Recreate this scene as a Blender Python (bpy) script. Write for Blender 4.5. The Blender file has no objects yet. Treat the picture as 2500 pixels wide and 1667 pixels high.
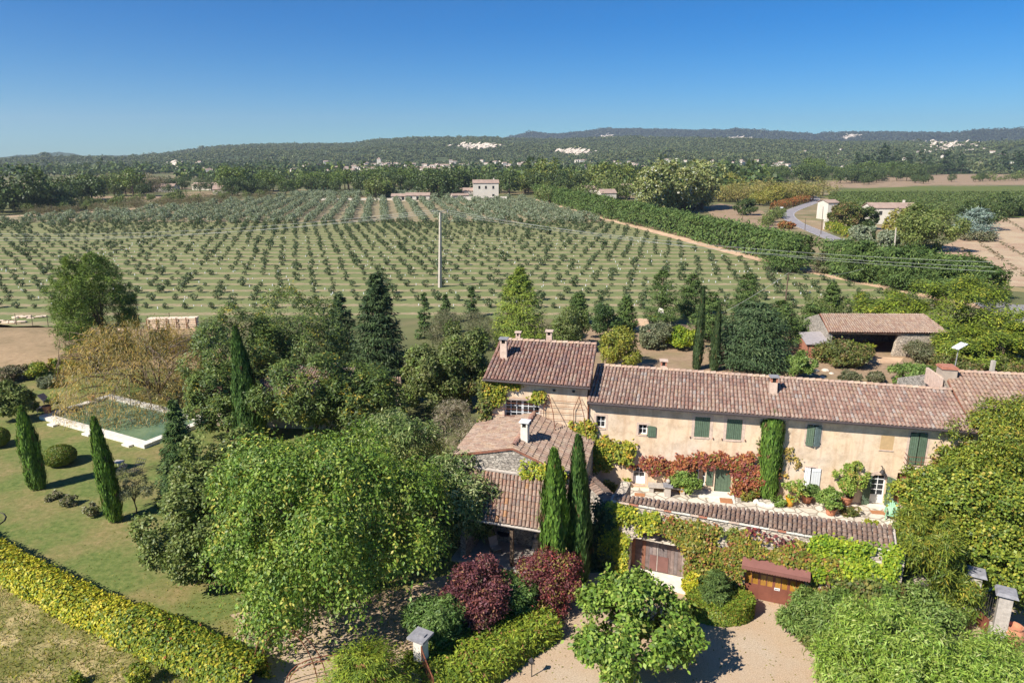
import bpy, math, random
import numpy as np
from mathutils import Matrix, Vector

# ---------------------------------------------------------------- scene, camera, world, sun
sc = bpy.context.scene
COL = sc.collection
rad = math.radians
CAMH = 25.0
FOC = 1700.0                                  # focal length in photograph pixels (2500 wide)
PITCH = math.atan((833.5 - 385.0) / FOC)
cam_d = bpy.data.cameras.new('camera'); cam = bpy.data.objects.new('camera', cam_d); COL.objects.link(cam)
cam_d.sensor_width = 36.0; cam_d.lens = 36.0 * FOC / 2500.0
cam_d.clip_start = 0.5; cam_d.clip_end = 30000.0
cam.location = (0, 0, CAMH); cam.rotation_euler = (math.pi / 2 - PITCH, 0, 0)
sc.camera = cam

SUN_EL = rad(42); SUN_DIR = Vector((0.79 * math.cos(SUN_EL), 0.613 * math.cos(SUN_EL), -math.sin(SUN_EL)))  # way the light travels
world = bpy.data.worlds.new('World'); sc.world = world; world.use_nodes = True
wn = world.node_tree.nodes; wl = world.node_tree.links
sky = wn.new('ShaderNodeTexSky'); sky.sky_type = 'NISHITA'; sky.sun_disc = False
sky.sun_elevation = SUN_EL; sky.sun_rotation = math.atan2(-0.79, -0.613)
sky.altitude = 1200; sky.air_density = 1.0; sky.dust_density = 0.15; sky.ozone_density = 6.0
hs = wn.new('ShaderNodeHueSaturation'); hs.inputs['Saturation'].default_value = 1.45
tint = wn.new('ShaderNodeMix'); tint.data_type = 'RGBA'; tint.blend_type = 'MULTIPLY'; tint.inputs[0].default_value = 1.0; tint.inputs[7].default_value = (0.66, 1.02, 1.16, 1)   # cool white balance of the whole sky
wl.new(sky.outputs[0], hs.inputs['Color']); wl.new(hs.outputs[0], tint.inputs[6])
wl.new(tint.outputs[2], wn['Background'].inputs[0]); wn['Background'].inputs[1].default_value = 0.056
sun_d = bpy.data.lights.new('sun', 'SUN'); sun_d.energy = 4.4; sun_d.angle = rad(0.53); sun_d.color = (1.0, 0.95, 0.87)
sun = bpy.data.objects.new('sun', sun_d); COL.objects.link(sun)
sun.rotation_euler = SUN_DIR.to_track_quat('-Z', 'Y').to_euler(); sun.location = (-60, -50, 80)
vs = sc.view_settings; vs.view_transform = 'Standard'; vs.look = 'None'; vs.exposure = 0.80; vs.gamma = 1.0
vs.use_curve_mapping = False
sc.render.engine = 'CYCLES'
sc.cycles.max_bounces = 8; sc.cycles.transparent_max_bounces = 8; sc.cycles.volume_bounces = 0

# ---------------------------------------------------------------- survey helpers: the photograph's calibrated rays
CP, SP = math.cos(PITCH), math.sin(PITCH)
def ray(u, v):
    e = (v - 833.5) / FOC
    return (u - 1250.0) / FOC, CP - e * SP, -SP - e * CP
def G(u, v, z=0.0):                           # where a sight line meets level z
    d, y, w = ray(u, v); t = (z - CAMH) / w
    return d * t, y * t
def Zat(u, v, Y):                             # X and height of a sight line at depth Y
    d, y, w = ray(u, v); t = Y / y
    return d * t, CAMH + w * t
def fit(u0, v0, u1, v1, zb=0.0, lift=0.0):
    """ellipsoid standing on level zb (its bottom lifted by lift) that fills a box of the photograph"""
    uc, vc = (u0 + u1) / 2, (v0 + v1) / 2
    d, y, w = ray(uc, vc)
    L = math.sqrt(d * d + y * y + w * w); sf = -w / L; cf = math.sqrt(1 - sf * sf)
    def q(t):
        D = t * L; r = (u1 - u0) / 2 * t / FOC; E = (v1 - v0) / 2 * t / FOC
        h2 = max((E * E - (r * sf) ** 2), (0.25 * E) ** 2) / cf ** 2
        return CAMH + w * t - zb - lift - math.sqrt(h2), r, math.sqrt(h2)
    lo, hi = 8.0, 3000.0
    for _ in range(60):
        m = (lo + hi) / 2
        if q(m)[0] > 0: lo = m
        else: hi = m
    _, r, h = q(lo)
    return d * lo, y * lo, CAMH + w * lo, r, h       # X, Y, centre z, radius, half height

# ---------------------------------------------------------------- colours
def s2l(c):
    c = c / 255.0
    return c / 12.92 if c <= 0.04045 else ((c + 0.055) / 1.055) ** 2.4
def rgb(r, g, b, k=1.0): return (s2l(r) * k, s2l(g) * k, s2l(b) * k)

# ---------------------------------------------------------------- materials
def mat(name):
    m = bpy.data.materials.new(name); m.use_nodes = True
    nt = m.node_tree
    return m, nt, nt.nodes, nt.links, nt.nodes['Principled BSDF']
def pos_coord(nt, scale=(1, 1, 1), rot=(0, 0, 0)):
    g = nt.nodes.new('ShaderNodeNewGeometry'); mp = nt.nodes.new('ShaderNodeMapping')
    mp.inputs['Scale'].default_value = scale; mp.inputs['Rotation'].default_value = rot
    nt.links.new(g.outputs['Position'], mp.inputs['Vector']); return mp.outputs[0]
def noise(nt, vec, scale, detail=4, rough=0.6, dist=0.0):
    n = nt.nodes.new('ShaderNodeTexNoise'); n.inputs['Scale'].default_value = scale
    n.inputs['Detail'].default_value = detail; n.inputs['Roughness'].default_value = rough
    n.inputs['Distortion'].default_value = dist
    nt.links.new(vec, n.inputs['Vector']); return n.outputs['Fac']
def ramp(nt, fac, stops, interp='LINEAR'):
    r = nt.nodes.new('ShaderNodeValToRGB'); cr = r.color_ramp; cr.interpolation = interp
    while len(cr.elements) < len(stops): cr.elements.new(0.5)
    for e, (p, c) in zip(cr.elements, stops): e.position = p; e.color = (c[0], c[1], c[2], 1)
    nt.links.new(fac, r.inputs[0]); return r.outputs[0]
def mixc(nt, fac, a, b, mode='MIX'):
    m = nt.nodes.new('ShaderNodeMix'); m.data_type = 'RGBA'; m.blend_type = mode
    for s, x in ((m.inputs[0], fac), (m.inputs[6], a), (m.inputs[7], b)):
        if isinstance(x, (int, float)): s.default_value = x
        elif isinstance(x, tuple): s.default_value = (x[0], x[1], x[2], 1)
        else: nt.links.new(x, s)
    return m.outputs[2]
def bump(nt, bs, h, strength=0.4, dist=0.05):
    b = nt.nodes.new('ShaderNodeBump'); b.inputs['Strength'].default_value = strength; b.inputs['Distance'].default_value = dist
    nt.links.new(h, b.inputs['Height']); nt.links.new(b.outputs[0], bs.inputs['Normal'])
def simple(name, col, rough=0.7, var=0.25, scale=4.0, metal=0.0, bmp=0.0, spec=0.4, detail=5):
    m, nt, N, L, bs = mat(name)
    f = noise(nt, pos_coord(nt), scale, detail)
    lo = tuple(c * (1 - var) for c in col); hi = tuple(min(1, c * (1 + var)) for c in col)
    L.new(ramp(nt, f, [(0.3, lo), (0.7, hi)]), bs.inputs['Base Color'])
    bs.inputs['Roughness'].default_value = rough; bs.inputs['Metallic'].default_value = metal
    bs.inputs['Specular IOR Level'].default_value = spec
    if bmp: bump(nt, bs, f, bmp, 0.03)
    return m
def two(name, stopsA, scaleA, stopsB, scaleB, scaleM, lo=0.42, hi=0.58, rough=0.9, bmp=0.3, bd=0.03, rot=0.0, stretch=(1, 1, 1)):
    """two noise-graded colour families swapped by a broad noise: ground covers"""
    m, nt, N, L, bs = mat(name)
    p = pos_coord(nt, stretch, (0, 0, rot))
    fa = noise(nt, p, scaleA, 6, 0.7); fb = noise(nt, p, scaleB, 6, 0.7); fm = noise(nt, p, scaleM, 5, 0.65)
    k = ramp(nt, fm, [(lo, (0, 0, 0)), (hi, (1, 1, 1))])
    L.new(mixc(nt, k, ramp(nt, fa, stopsA), ramp(nt, fb, stopsB)), bs.inputs['Base Color'])
    bs.inputs['Roughness'].default_value = rough; bs.inputs['Specular IOR Level'].default_value = 0.15
    if bmp: bump(nt, bs, fa, bmp, bd)
    return m
def leaf_mat(name, trans=0.3, rough=0.5, spec=0.35):
    m, nt, N, L, bs = mat(name)
    a = N.new('ShaderNodeAttribute'); a.attribute_name = 'col'
    L.new(a.outputs['Color'], bs.inputs['Base Color'])
    bs.inputs['Roughness'].default_value = rough; bs.inputs['Specular IOR Level'].default_value = spec
    t = N.new('ShaderNodeBsdfTranslucent')
    L.new(mixc(nt, 1.0, a.outputs['Color'], (1.25, 1.2, 0.55), 'MULTIPLY'), t.inputs['Color'])
    mx = N.new('ShaderNodeMixShader'); mx.inputs[0].default_value = trans
    L.new(bs.outputs[0], mx.inputs[1]); L.new(t.outputs[0], mx.inputs[2])
    L.new(mx.outputs[0], N['Material Output'].inputs['Surface'])
    return m
def attr_mat(name, rough=0.85, mott=0.35, scale=9.0, lichen=None, bmp=0.0):
    m, nt, N, L, bs = mat(name)
    a = N.new('ShaderNodeAttribute'); a.attribute_name = 'col'
    f = noise(nt, pos_coord(nt), scale, 5, 0.7)
    c = mixc(nt, 1.0, a.outputs['Color'], ramp(nt, f, [(0.3, (1 - mott,) * 3), (0.7, (1 + mott * 0.6,) * 3)]), 'MULTIPLY')
    if lichen:
        f2 = noise(nt, pos_coord(nt), 2.2, 6, 0.75)
        c = mixc(nt, ramp(nt, f2, [(0.56, (0, 0, 0)), (0.68, (0.75, 0.75, 0.75))]), c, lichen)
    L.new(c, bs.inputs['Base Color']); bs.inputs['Roughness'].default_value = rough
    bs.inputs['Specular IOR Level'].default_value = 0.2
    if bmp: bump(nt, bs, f, bmp, 0.02)
    return m
def stucco(name, A, B, stain, sc1=0.25):
    m, nt, N, L, bs = mat(name)
    p = pos_coord(nt); f1 = noise(nt, p, sc1, 6, 0.65); f2 = noise(nt, p, 1.4, 8, 0.75)
    f3 = noise(nt, pos_coord(nt, (1.6, 1.6, 0.22)), 1.1, 6, 0.7)
    c = ramp(nt, f1, [(0.38, A), (0.62, B)])
    c = mixc(nt, 1.0, c, ramp(nt, f2, [(0.3, (0.68, 0.65, 0.62)), (0.55, (1.04, 1.04, 1.04))]), 'MULTIPLY')
    c = mixc(nt, ramp(nt, f3, [(0.48, (0, 0, 0)), (0.66, (0.85, 0.85, 0.85))]), c, stain)
    L.new(c, bs.inputs['Base Color']); bs.inputs['Roughness'].default_value = 0.92; bs.inputs['Specular IOR Level'].default_value = 0.15
    bump(nt, bs, noise(nt, p, 9, 6, 0.7), 0.25, 0.02)
    return m
def stone(name, cols, scale=3.2, joint=(0.16, 0.14, 0.12), stretch=(1, 1, 2.0)):
    m, nt, N, L, bs = mat(name)
    p = pos_coord(nt, stretch)
    w = N.new('ShaderNodeTexNoise'); w.inputs['Scale'].default_value = 2.0
    L.new(p, w.inputs['Vector'])
    pv = mixc(nt, 0.12, p, w.outputs['Color'], 'ADD')
    v = N.new('ShaderNodeTexVoronoi'); v.inputs['Scale'].default_value = scale; L.new(pv, v.inputs['Vector'])
    v2 = N.new('ShaderNodeTexVoronoi'); v2.feature = 'DISTANCE_TO_EDGE'; v2.inputs['Scale'].default_value = scale; L.new(pv, v2.inputs['Vector'])
    sep = N.new('ShaderNodeSeparateColor'); L.new(v.outputs['Color'], sep.inputs[0])
    c = ramp(nt, sep.outputs[0], [(i / max(1, len(cols) - 1), q) for i, q in enumerate(cols)])
    j = ramp(nt, v2.outputs['Distance'], [(0.02, (0, 0, 0)), (0.09, (1, 1, 1))])
    c = mixc(nt, j, joint, c)
    c = mixc(nt, 1.0, c, ramp(nt, noise(nt, p, 6, 5, 0.7), [(0.3, (0.8, 0.8, 0.8)), (0.7, (1.1, 1.1, 1.1))]), 'MULTIPLY')
    L.new(c, bs.inputs['Base Color']); bs.inputs['Roughness'].default_value = 0.95; bs.inputs['Specular IOR Level'].default_value = 0.15
    bump(nt, bs, j, 0.6, 0.04)
    return m

M = {}
M['leaf'] = leaf_mat('leaf', 0.22, 0.5, 0.35)
M['needle'] = leaf_mat('needle', 0.14, 0.6, 0.25)
M['gloss'] = leaf_mat('glossy_leaf', 0.20, 0.5, 0.3)
M['bark'] = simple('bark', rgb(105, 88, 72), 0.95, 0.4, 3, bmp=0.5)
M['tile'] = attr_mat('canal_tile', 0.85, 0.4, 7.0, rgb(165, 150, 128), 0.3)
M['oldtile'] = attr_mat('weathered_tile', 0.9, 0.45, 6.0, rgb(112, 104, 98), 0.3)
M['deck'] = simple('tile_channel', rgb(150, 100, 80), 0.9, 0.35, 5)
M['mortar'] = simple('lime_mortar', rgb(205, 180, 160), 0.95, 0.2, 5, bmp=0.3)
M['stucco'] = stucco('ochre_render', rgb(226, 198, 164), rgb(222, 202, 178), rgb(200, 168, 136))
M['stucco_pale'] = stucco('pale_render', rgb(212, 196, 172), rgb(228, 210, 184), rgb(190, 166, 136))
M['white'] = simple('white_paint', (0.78, 0.78, 0.76), 0.5, 0.05, 3)
M['green'] = simple('green_shutter_paint', rgb(92, 110, 88), 0.7, 0.16, 5)
M['greygreen'] = simple('weathered_green_paint', rgb(112, 128, 124), 0.8, 0.3, 6)
M['palegreen'] = simple('pale_green_paint', rgb(140, 185, 150), 0.6, 0.08, 3)
M['rust'] = simple('rusty_iron', rgb(122, 72, 50), 0.8, 0.3, 6)
M['iron'] = simple('dark_iron', rgb(60, 56, 54), 0.6, 0.2, 6)
M['zinc'] = simple('zinc_gutter', rgb(78, 68, 66), 0.5, 0.15, 2)
M['lime'] = simple('limestone', rgb(222, 214, 198), 0.9, 0.14, 3, bmp=0.3)
M['limedull'] = simple('grey_limestone', rgb(180, 170, 158), 0.9, 0.2, 5, bmp=0.3)
M['slate'] = simple('grey_slab', rgb(142, 140, 142), 0.85, 0.25, 4, bmp=0.3)
M['concrete'] = simple('concrete', rgb(182, 172, 158), 0.9, 0.15, 3, bmp=0.2)
M['terra'] = simple('terracotta', rgb(196, 132, 100), 0.8, 0.18, 6)
M['glazed'] = simple('yellow_glaze', rgb(205, 150, 40), 0.35, 0.2, 5, spec=0.6)
M['brick'] = simple('red_brick', rgb(176, 118, 94), 0.9, 0.25, 6, bmp=0.3)
M['mat_door'] = simple('coir_mat', rgb(176, 122, 84), 0.95, 0.2, 20)
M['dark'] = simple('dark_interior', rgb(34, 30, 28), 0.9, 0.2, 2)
M['wood'] = attr_mat('weathered_wood', 0.9, 0.4, 3.0, None, 0.3)
M['brownpaint'] = simple('brown_paint', rgb(128, 78, 62), 0.55, 0.15, 2)
M['awning'] = simple('awning_canvas', rgb(132, 88, 78), 0.8, 0.14, 1.5)
M['amber'] = simple('amber_glass', rgb(168, 122, 52), 0.15, 0.3, 2, spec=0.6)
M['plate'] = simple('white_plate', (0.75, 0.75, 0.74), 0.5, 0.05, 3)
M['ink'] = simple('dark_ink', (0.03, 0.03, 0.04), 0.6, 0.1, 3)
M['charcoal'] = simple('charcoal_wicker', rgb(62, 58, 66), 0.8, 0.2, 12)
M['stonewall'] = stone('dry_stone', [rgb(214, 198, 176), rgb(188, 172, 152), rgb(226, 210, 186), rgb(172, 158, 142)])
M['greystone'] = stone('grey_stone', [rgb(190, 180, 166), rgb(160, 150, 138), rgb(204, 194, 178), rgb(146, 138, 128)], 3.6)
M['timber'] = simple('pale_cut_stone', rgb(232, 208, 180), 0.9, 0.15, 4)
M['shadecloth'] = simple('green_net', rgb(62, 150, 128), 0.8, 0.12, 2)
M['signred'] = simple('sign_red', rgb(178, 40, 46), 0.5, 0.06, 3)
M['blue'] = simple('sign_blue', rgb(52, 92, 170), 0.5, 0.06, 3)
M['yellow'] = simple('yellow_lid', rgb(222, 200, 40), 0.5, 0.06, 3)
M['flatroof'] = simple('fibre_cement', rgb(158, 150, 148), 0.9, 0.15, 3)
M['wire'] = simple('line_wire', rgb(176, 176, 166), 0.5, 0.05, 1)
M['farwall'] = simple('far_render', rgb(212, 202, 186), 0.9, 0.12, 0.2)
M['farroof'] = simple('far_tiles', rgb(164, 140, 124), 0.9, 0.2, 0.5)
M['hillrock'] = simple('pale_cliff', rgb(206, 190, 172), 0.95, 0.3, 0.15)
M['rock'] = simple('limestone_rock', rgb(206, 192, 172), 0.95, 0.2, 1.5, bmp=0.4)
def glassm():
    m, nt, N, L, bs = mat('window_glass')
    L.new(ramp(nt, noise(nt, pos_coord(nt), 1.2, 3), [(0.3, (0.012, 0.014, 0.016)), (0.7, (0.05, 0.055, 0.06))]), bs.inputs['Base Color'])
    bs.inputs['Roughness'].default_value = 0.08; bs.inputs['Specular IOR Level'].default_value = 0.6
    return m
M['glass'] = glassm()
def waterm():
    m, nt, N, L, bs = mat('pool_water')
    f = noise(nt, pos_coord(nt), 0.35, 4, 0.6)
    L.new(ramp(nt, f, [(0.3, rgb(84, 112, 88)), (0.7, rgb(124, 140, 104))]), bs.inputs['Base Color'])
    bs.inputs['Roughness'].default_value = 0.06; bs.inputs['IOR'].default_value = 1.33
    bump(nt, bs, noise(nt, pos_coord(nt), 3.0, 3), 0.05, 0.02)
    return m
M['water'] = waterm()
# ground covers
M['plain'] = two('plain_scrub', [(0.3, rgb(92, 96, 62)), (0.7, rgb(122, 120, 80))], 0.05, [(0.3, rgb(150, 124, 98)), (0.7, rgb(172, 150, 118))], 0.06, 0.012, 0.5, 0.62, bmp=0)
M['lawn'] = two('mown_lawn', [(0.28, rgb(76, 94, 44)), (0.5, rgb(104, 116, 60)), (0.72, rgb(132, 134, 78))], 2.4, [(0.28, rgb(108, 104, 62)), (0.5, rgb(138, 124, 80)), (0.72, rgb(166, 144, 104))], 2.6, 0.22, 0.42, 0.66, bmp=0.8, bd=.06)
M['rough'] = two('rough_grass', [(0.3, rgb(98, 104, 52)), (0.7, rgb(138, 130, 74))], 2.4, [(0.3, rgb(150, 132, 84)), (0.7, rgb(206, 184, 136))], 1.9, 0.45, 0.45, 0.6, bmp=0.6, bd=0.08)
M['meadow'] = two('dry_meadow', [(0.3, rgb(128, 110, 80)), (0.7, rgb(166, 142, 108))], 1.2, [(0.3, rgb(150, 124, 94)), (0.7, rgb(184, 158, 122))], 1.4, 0.12, bmp=0.5, bd=0.1)
M['yard'] = two('dry_yard', [(0.3, rgb(140, 116, 92)), (0.7, rgb(176, 150, 122))], 1.6, [(0.3, rgb(116, 108, 74)), (0.7, rgb(146, 130, 94))], 1.6, 0.1, 0.52, 0.66, bmp=0.5, bd=0.1)
M['gravel'] = two('beige_gravel', [(0.3, rgb(140, 116, 92)), (0.5, rgb(184, 156, 126)), (0.72, rgb(214, 190, 160))], 17, [(0.3, rgb(146, 128, 108)), (0.6, rgb(200, 180, 154))], 15, 0.20, 0.4, 0.65, bmp=0.35, bd=0.03)
M['paving'] = stone('limestone_paving', [rgb(226, 214, 196), rgb(206, 192, 174), rgb(234, 224, 206)], 1.4, rgb(160, 148, 130), (1, 1, 1))
M['track'] = two('pale_track', [(0.3, rgb(200, 164, 130)), (0.7, rgb(232, 202, 168))], 0.8, [(0.3, rgb(176, 142, 112)), (0.7, rgb(206, 174, 142))], 0.9, 0.2, bmp=0.2)
M['ploughed'] = two('ploughed_earth', [(0.3, rgb(172, 150, 120)), (0.7, rgb(200, 178, 146))], 0.5, [(0.3, rgb(160, 132, 106)), (0.7, rgb(190, 160, 132))], 0.9, 0.08, bmp=0.4, bd=0.12)
M['asphalt'] = two('asphalt', [(0.3, rgb(148, 142, 142)), (0.7, rgb(166, 158, 156))], 1.2, [(0.3, rgb(132, 128, 130)), (0.7, rgb(152, 146, 146))], 1.6, 0.3, bmp=0.1)
M['roadmark'] = simple('road_paint', (0.7, 0.7, 0.68), 0.7, 0.1, 3)
M['verge'] = two('roadside_grass', [(0.3, rgb(108, 110, 66)), (0.7, rgb(140, 134, 88))], 0.5, [(0.3, rgb(160, 138, 100)), (0.7, rgb(186, 160, 122))], 0.7, 0.06, bmp=0.2)
def fieldm(name, green, brown, period, w, vary):
    m, nt, N, L, bs = mat(name)
    g = N.new('ShaderNodeNewGeometry'); sx = N.new('ShaderNodeSeparateXYZ'); L.new(g.outputs['Position'], sx.inputs[0])
    def mth(op, a, b=None):
        q = N.new('ShaderNodeMath'); q.operation = op
        for i, x in enumerate((a, b)):
            if x is None: continue
            if isinstance(x, (int, float)): q.inputs[i].default_value = x
            else: L.new(x, q.inputs[i])
        return q.outputs[0]
    n1 = noise(nt, pos_coord(nt, (0.25, 1, 1)), 0.16, 4)
    ph = mth('MULTIPLY', mth('ADD', sx.outputs[1], mth('MULTIPLY', n1, vary)), 2 * math.pi / period)
    sv = mth('MULTIPLY', mth('ADD', mth('SINE', ph), 1.0), 0.5)
    fine = noise(nt, pos_coord(nt, (0.35, 1.2, 1)), 0.9, 6, 0.75)
    k = mth('ADD', sv, mth('MULTIPLY', mth('SUBTRACT', fine, 0.5), 1.6))
    big = noise(nt, pos_coord(nt), 0.02, 4)
    gcol = mixc(nt, big, ramp(nt, fine, [(0.3, green[0]), (0.7, green[1])]), ramp(nt, fine, [(0.3, green[1]), (0.7, green[2])]))
    bcol = ramp(nt, noise(nt, pos_coord(nt), 0.7, 5), [(0.3, brown[0]), (0.7, brown[1])])
    L.new(mixc(nt, ramp(nt, k, [(w, (0, 0, 0)), (w + 0.3, (1, 1, 1))]), gcol, bcol), bs.inputs['Base Color'])
    bs.inputs['Roughness'].default_value = 0.95; bs.inputs['Specular IOR Level'].default_value = 0.1
    bump(nt, bs, fine, 0.6, 0.25)
    return m
M['grove'] = fieldm('striped_grove_floor', [rgb(96, 108, 64), rgb(122, 130, 82), rgb(138, 138, 94)], [rgb(146, 132, 100), rgb(176, 156, 124)], 7.0, 0.70, 2.2)
M['uppergrove'] = fieldm('upper_grove_floor', [rgb(120, 118, 86), rgb(140, 132, 98), rgb(150, 138, 106)], [rgb(150, 132, 108), rgb(176, 152, 126)], 9.0, 0.55, 6.0)
M['vines'] = fieldm('vineyard_rows', [rgb(74, 92, 44), rgb(96, 110, 56), rgb(112, 118, 60)], [rgb(120, 120, 70), rgb(140, 130, 84)], 5.0, 0.8, 2.0)
def hillm(name, cols, rocks, rockcol, sc1):
    m, nt, N, L, bs = mat(name)
    p = pos_coord(nt)
    f1 = noise(nt, p, sc1, 5, 0.75); f2 = noise(nt, pos_coord(nt, (1, 0.6, 1)), 0.0035, 5, 0.6); f4 = noise(nt, p, sc1 * 2.6, 3, 0.7)
    c = mixc(nt, ramp(nt, f2, [(0.42, (0, 0, 0)), (0.58, (1, 1, 1))]), ramp(nt, f1, [(0.36, cols[0]), (0.6, cols[1])]), ramp(nt, f1, [(0.36, cols[2]), (0.6, cols[3])]))
    c = mixc(nt, 1.0, c, ramp(nt, f4, [(0.35, (0.45, 0.48, 0.5)), (0.55, (1.15, 1.15, 1.1))]), 'MULTIPLY')
    f3 = noise(nt, pos_coord(nt, (0.55, 0.4, 2.5)), 0.0065, 9, 0.72)
    c = mixc(nt, ramp(nt, f3, [(rocks, (0, 0, 0)), (rocks + 0.02, (0.9, 0.9, 0.9))]), c, rockcol)
    L.new(c, bs.inputs['Base Color']); bs.inputs['Roughness'].default_value = 0.95; bs.inputs['Specular IOR Level'].default_value = 0.05
    return m
M['hill'] = hillm('wooded_hill', [rgb(50, 62, 46), rgb(84, 94, 66), rgb(62, 74, 50), rgb(96, 102, 70)], 0.70, rgb(210, 186, 166), 0.045)
M['ridge'] = hillm('far_ridge', [rgb(44, 62, 48), rgb(66, 82, 60), rgb(52, 70, 50), rgb(78, 92, 64)], 0.655, rgb(206, 192, 186), 0.03)

# ---------------------------------------------------------------- object helpers
def tag(o, label=None, cat=None, group=None, kind=None):
    if label: o['label'] = label
    if cat: o['category'] = cat
    if group: o['group'] = group
    if kind: o['kind'] = kind
    return o
def thing(name, label, cat, loc=(0, 0, 0), group=None):
    o = bpy.data.objects.new(name, None); COL.objects.link(o); o.location = loc
    o.empty_display_size = 0.3; o['o'] = list(map(float, loc)); tag(o, label, cat, group)
    return o
def origin(parent):
    while parent is not None:
        if 'o' in parent: return np.array(parent['o'][:], float)
        parent = parent.parent
    return np.zeros(3)
def link(name, me, m, parent=None, loc=None):
    o = bpy.data.objects.new(name, me); COL.objects.link(o)
    if m is not None and not me.materials: me.materials.append(m)
    if parent is not None: o.parent = parent
    if loc is not None: o.location = loc
    return o
class Fr:                                      # a frame standing on the ground, turned about Z
    def __init__(s, x, y, z=0.0, ang=0.0):
        s.o = np.array([x, y, z], float); a = rad(ang)
        s.ex = np.array([math.cos(a), math.sin(a), 0.0]); s.ey = np.array([-math.sin(a), math.cos(a), 0.0]); s.ez = np.array([0, 0, 1.0]); s.ang = a
    def p(s, a, b, z=0.0): return s.o + a * s.ex + b * s.ey + z * s.ez
    def sub(s, a, b, z=0.0, ang=0.0):
        q = s.p(a, b, z); return Fr(q[0], q[1], q[2], math.degrees(s.ang) + ang)
class MB:                                      # collects faces, builds one mesh object
    def __init__(s): s.v = []; s.f = []
    def poly(s, *pts):
        i = len(s.v); s.v += [tuple(map(float, p)) for p in pts]; s.f.append(tuple(range(i, i + len(pts)))); return s
    def hexa(s, P):                            # 8 corners: bottom loop 0-3, top loop 4-7
        i = len(s.v); s.v += [tuple(map(float, p)) for p in P]
        s.f += [tuple(i + k for k in q) for q in ((3, 2, 1, 0), (4, 5, 6, 7), (0, 1, 5, 4), (1, 2, 6, 5), (2, 3, 7, 6), (3, 0, 4, 7))]; return s
    def box(s, fr, a0, a1, b0, b1, z0, z1):
        return s.hexa([fr.p(a, b, z) for z in (z0, z1) for a, b in ((a0, b0), (a1, b0), (a1, b1), (a0, b1))])
    def slab(s, Q, t):                         # quad Q thickened downward by t
        Q = [np.array(q, float) for q in Q]; n = np.cross(Q[1] - Q[0], Q[-1] - Q[0]); n /= np.linalg.norm(n)
        if n[2] < 0: n = -n
        return s.hexa([q - n * t for q in Q] + Q)
    def prism(s, base, dirv):                  # polygon swept along a vector
        d = np.array(dirv, float); B = [np.array(p, float) for p in base]; n = len(B); i = len(s.v)
        s.v += [tuple(p) for p in B] + [tuple(p + d) for p in B]
        s.f.append(tuple(i + k for k in range(n))[::-1]); s.f.append(tuple(i + n + k for k in range(n)))
        s.f += [(i + k, i + (k + 1) % n, i + n + (k + 1) % n, i + n + k) for k in range(n)]; return s
    def tube(s, pts, r, n=6, caps=True):
        pts = [np.array(p, float) for p in pts]; rs = r if isinstance(r, (list, tuple)) else [r] * len(pts); i0 = len(s.v)
        up = np.array([0, 0, 1.0])
        for k, p in enumerate(pts):
            t = pts[min(k + 1, len(pts) - 1)] - pts[max(k - 1, 0)]; t = t / (np.linalg.norm(t) + 1e-9)
            x = np.cross(t, up)
            if np.linalg.norm(x) < 0.1: x = np.cross(t, np.array([1.0, 0, 0]))
            x /= np.linalg.norm(x); y = np.cross(t, x)
            s.v += [tuple(p + rs[k] * (math.cos(2 * math.pi * j / n) * x + math.sin(2 * math.pi * j / n) * y)) for j in range(n)]
        for k in range(len(pts) - 1):
            for j in range(n):
                a = i0 + k * n + j; b = i0 + k * n + (j + 1) % n; s.f.append((a, b, b + n, a + n))
        if caps:
            s.f.append(tuple(i0 + j for j in range(n))[::-1]); s.f.append(tuple(i0 + (len(pts) - 1) * n + j for j in range(n)))
        return s
    def lathe(s, c, prof, n=16):
        c = np.array(c, float); i0 = len(s.v)
        for r, z in prof: s.v += [tuple(c + np.array([r * math.cos(2 * math.pi * j / n), r * math.sin(2 * math.pi * j / n), z])) for j in range(n)]
        for k in range(len(prof) - 1):
            for j in range(n):
                a = i0 + k * n + j; b = i0 + k * n + (j + 1) % n; s.f.append((a, b, b + n, a + n))
        return s
    def build(s, name, m, parent=None, smooth=False, bevel=0.0):
        o0 = origin(parent)
        me = bpy.data.meshes.new(name); me.from_pydata([tuple(np.array(p) - o0) for p in s.v], [], s.f)
        if smooth: me.polygons.foreach_set('use_smooth', [True] * len(me.polygons))
        me.update(); o = link(name, me, m, parent)
        if bevel:
            b = o.modifiers.new('edge', 'BEVEL'); b.width = bevel; b.segments = 1
        return o
def quadmesh(name, V, C):
    n = len(V) // 4; me = bpy.data.meshes.new(name)
    me.vertices.add(4 * n); me.vertices.foreach_set('co', np.ascontiguousarray(V, np.float32).ravel())
    me.loops.add(4 * n); me.loops.foreach_set('vertex_index', np.arange(4 * n, dtype=np.int32))
    me.polygons.add(n); me.polygons.foreach_set('loop_start', np.arange(0, 4 * n, 4, dtype=np.int32))
    a = me.attributes.new('col', 'FLOAT_COLOR', 'FACE')
    a.data.foreach_set('color', np.concatenate([np.clip(C, 0, 1), np.ones((n, 1))], 1).astype(np.float32).ravel())
    me.update(calc_edges=True); return me
def setcol(me, c):
    a = me.attributes.get('col') or me.attributes.new('col', 'FLOAT_COLOR', 'FACE')
    a.data.foreach_set('color', np.tile(np.array([c[0], c[1], c[2], 1.0], np.float32), len(me.polygons)))
def single(mb, name, m, label, cat, group=None, **k): return tag(mb.build(name, m, **k), label, cat, group)
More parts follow.
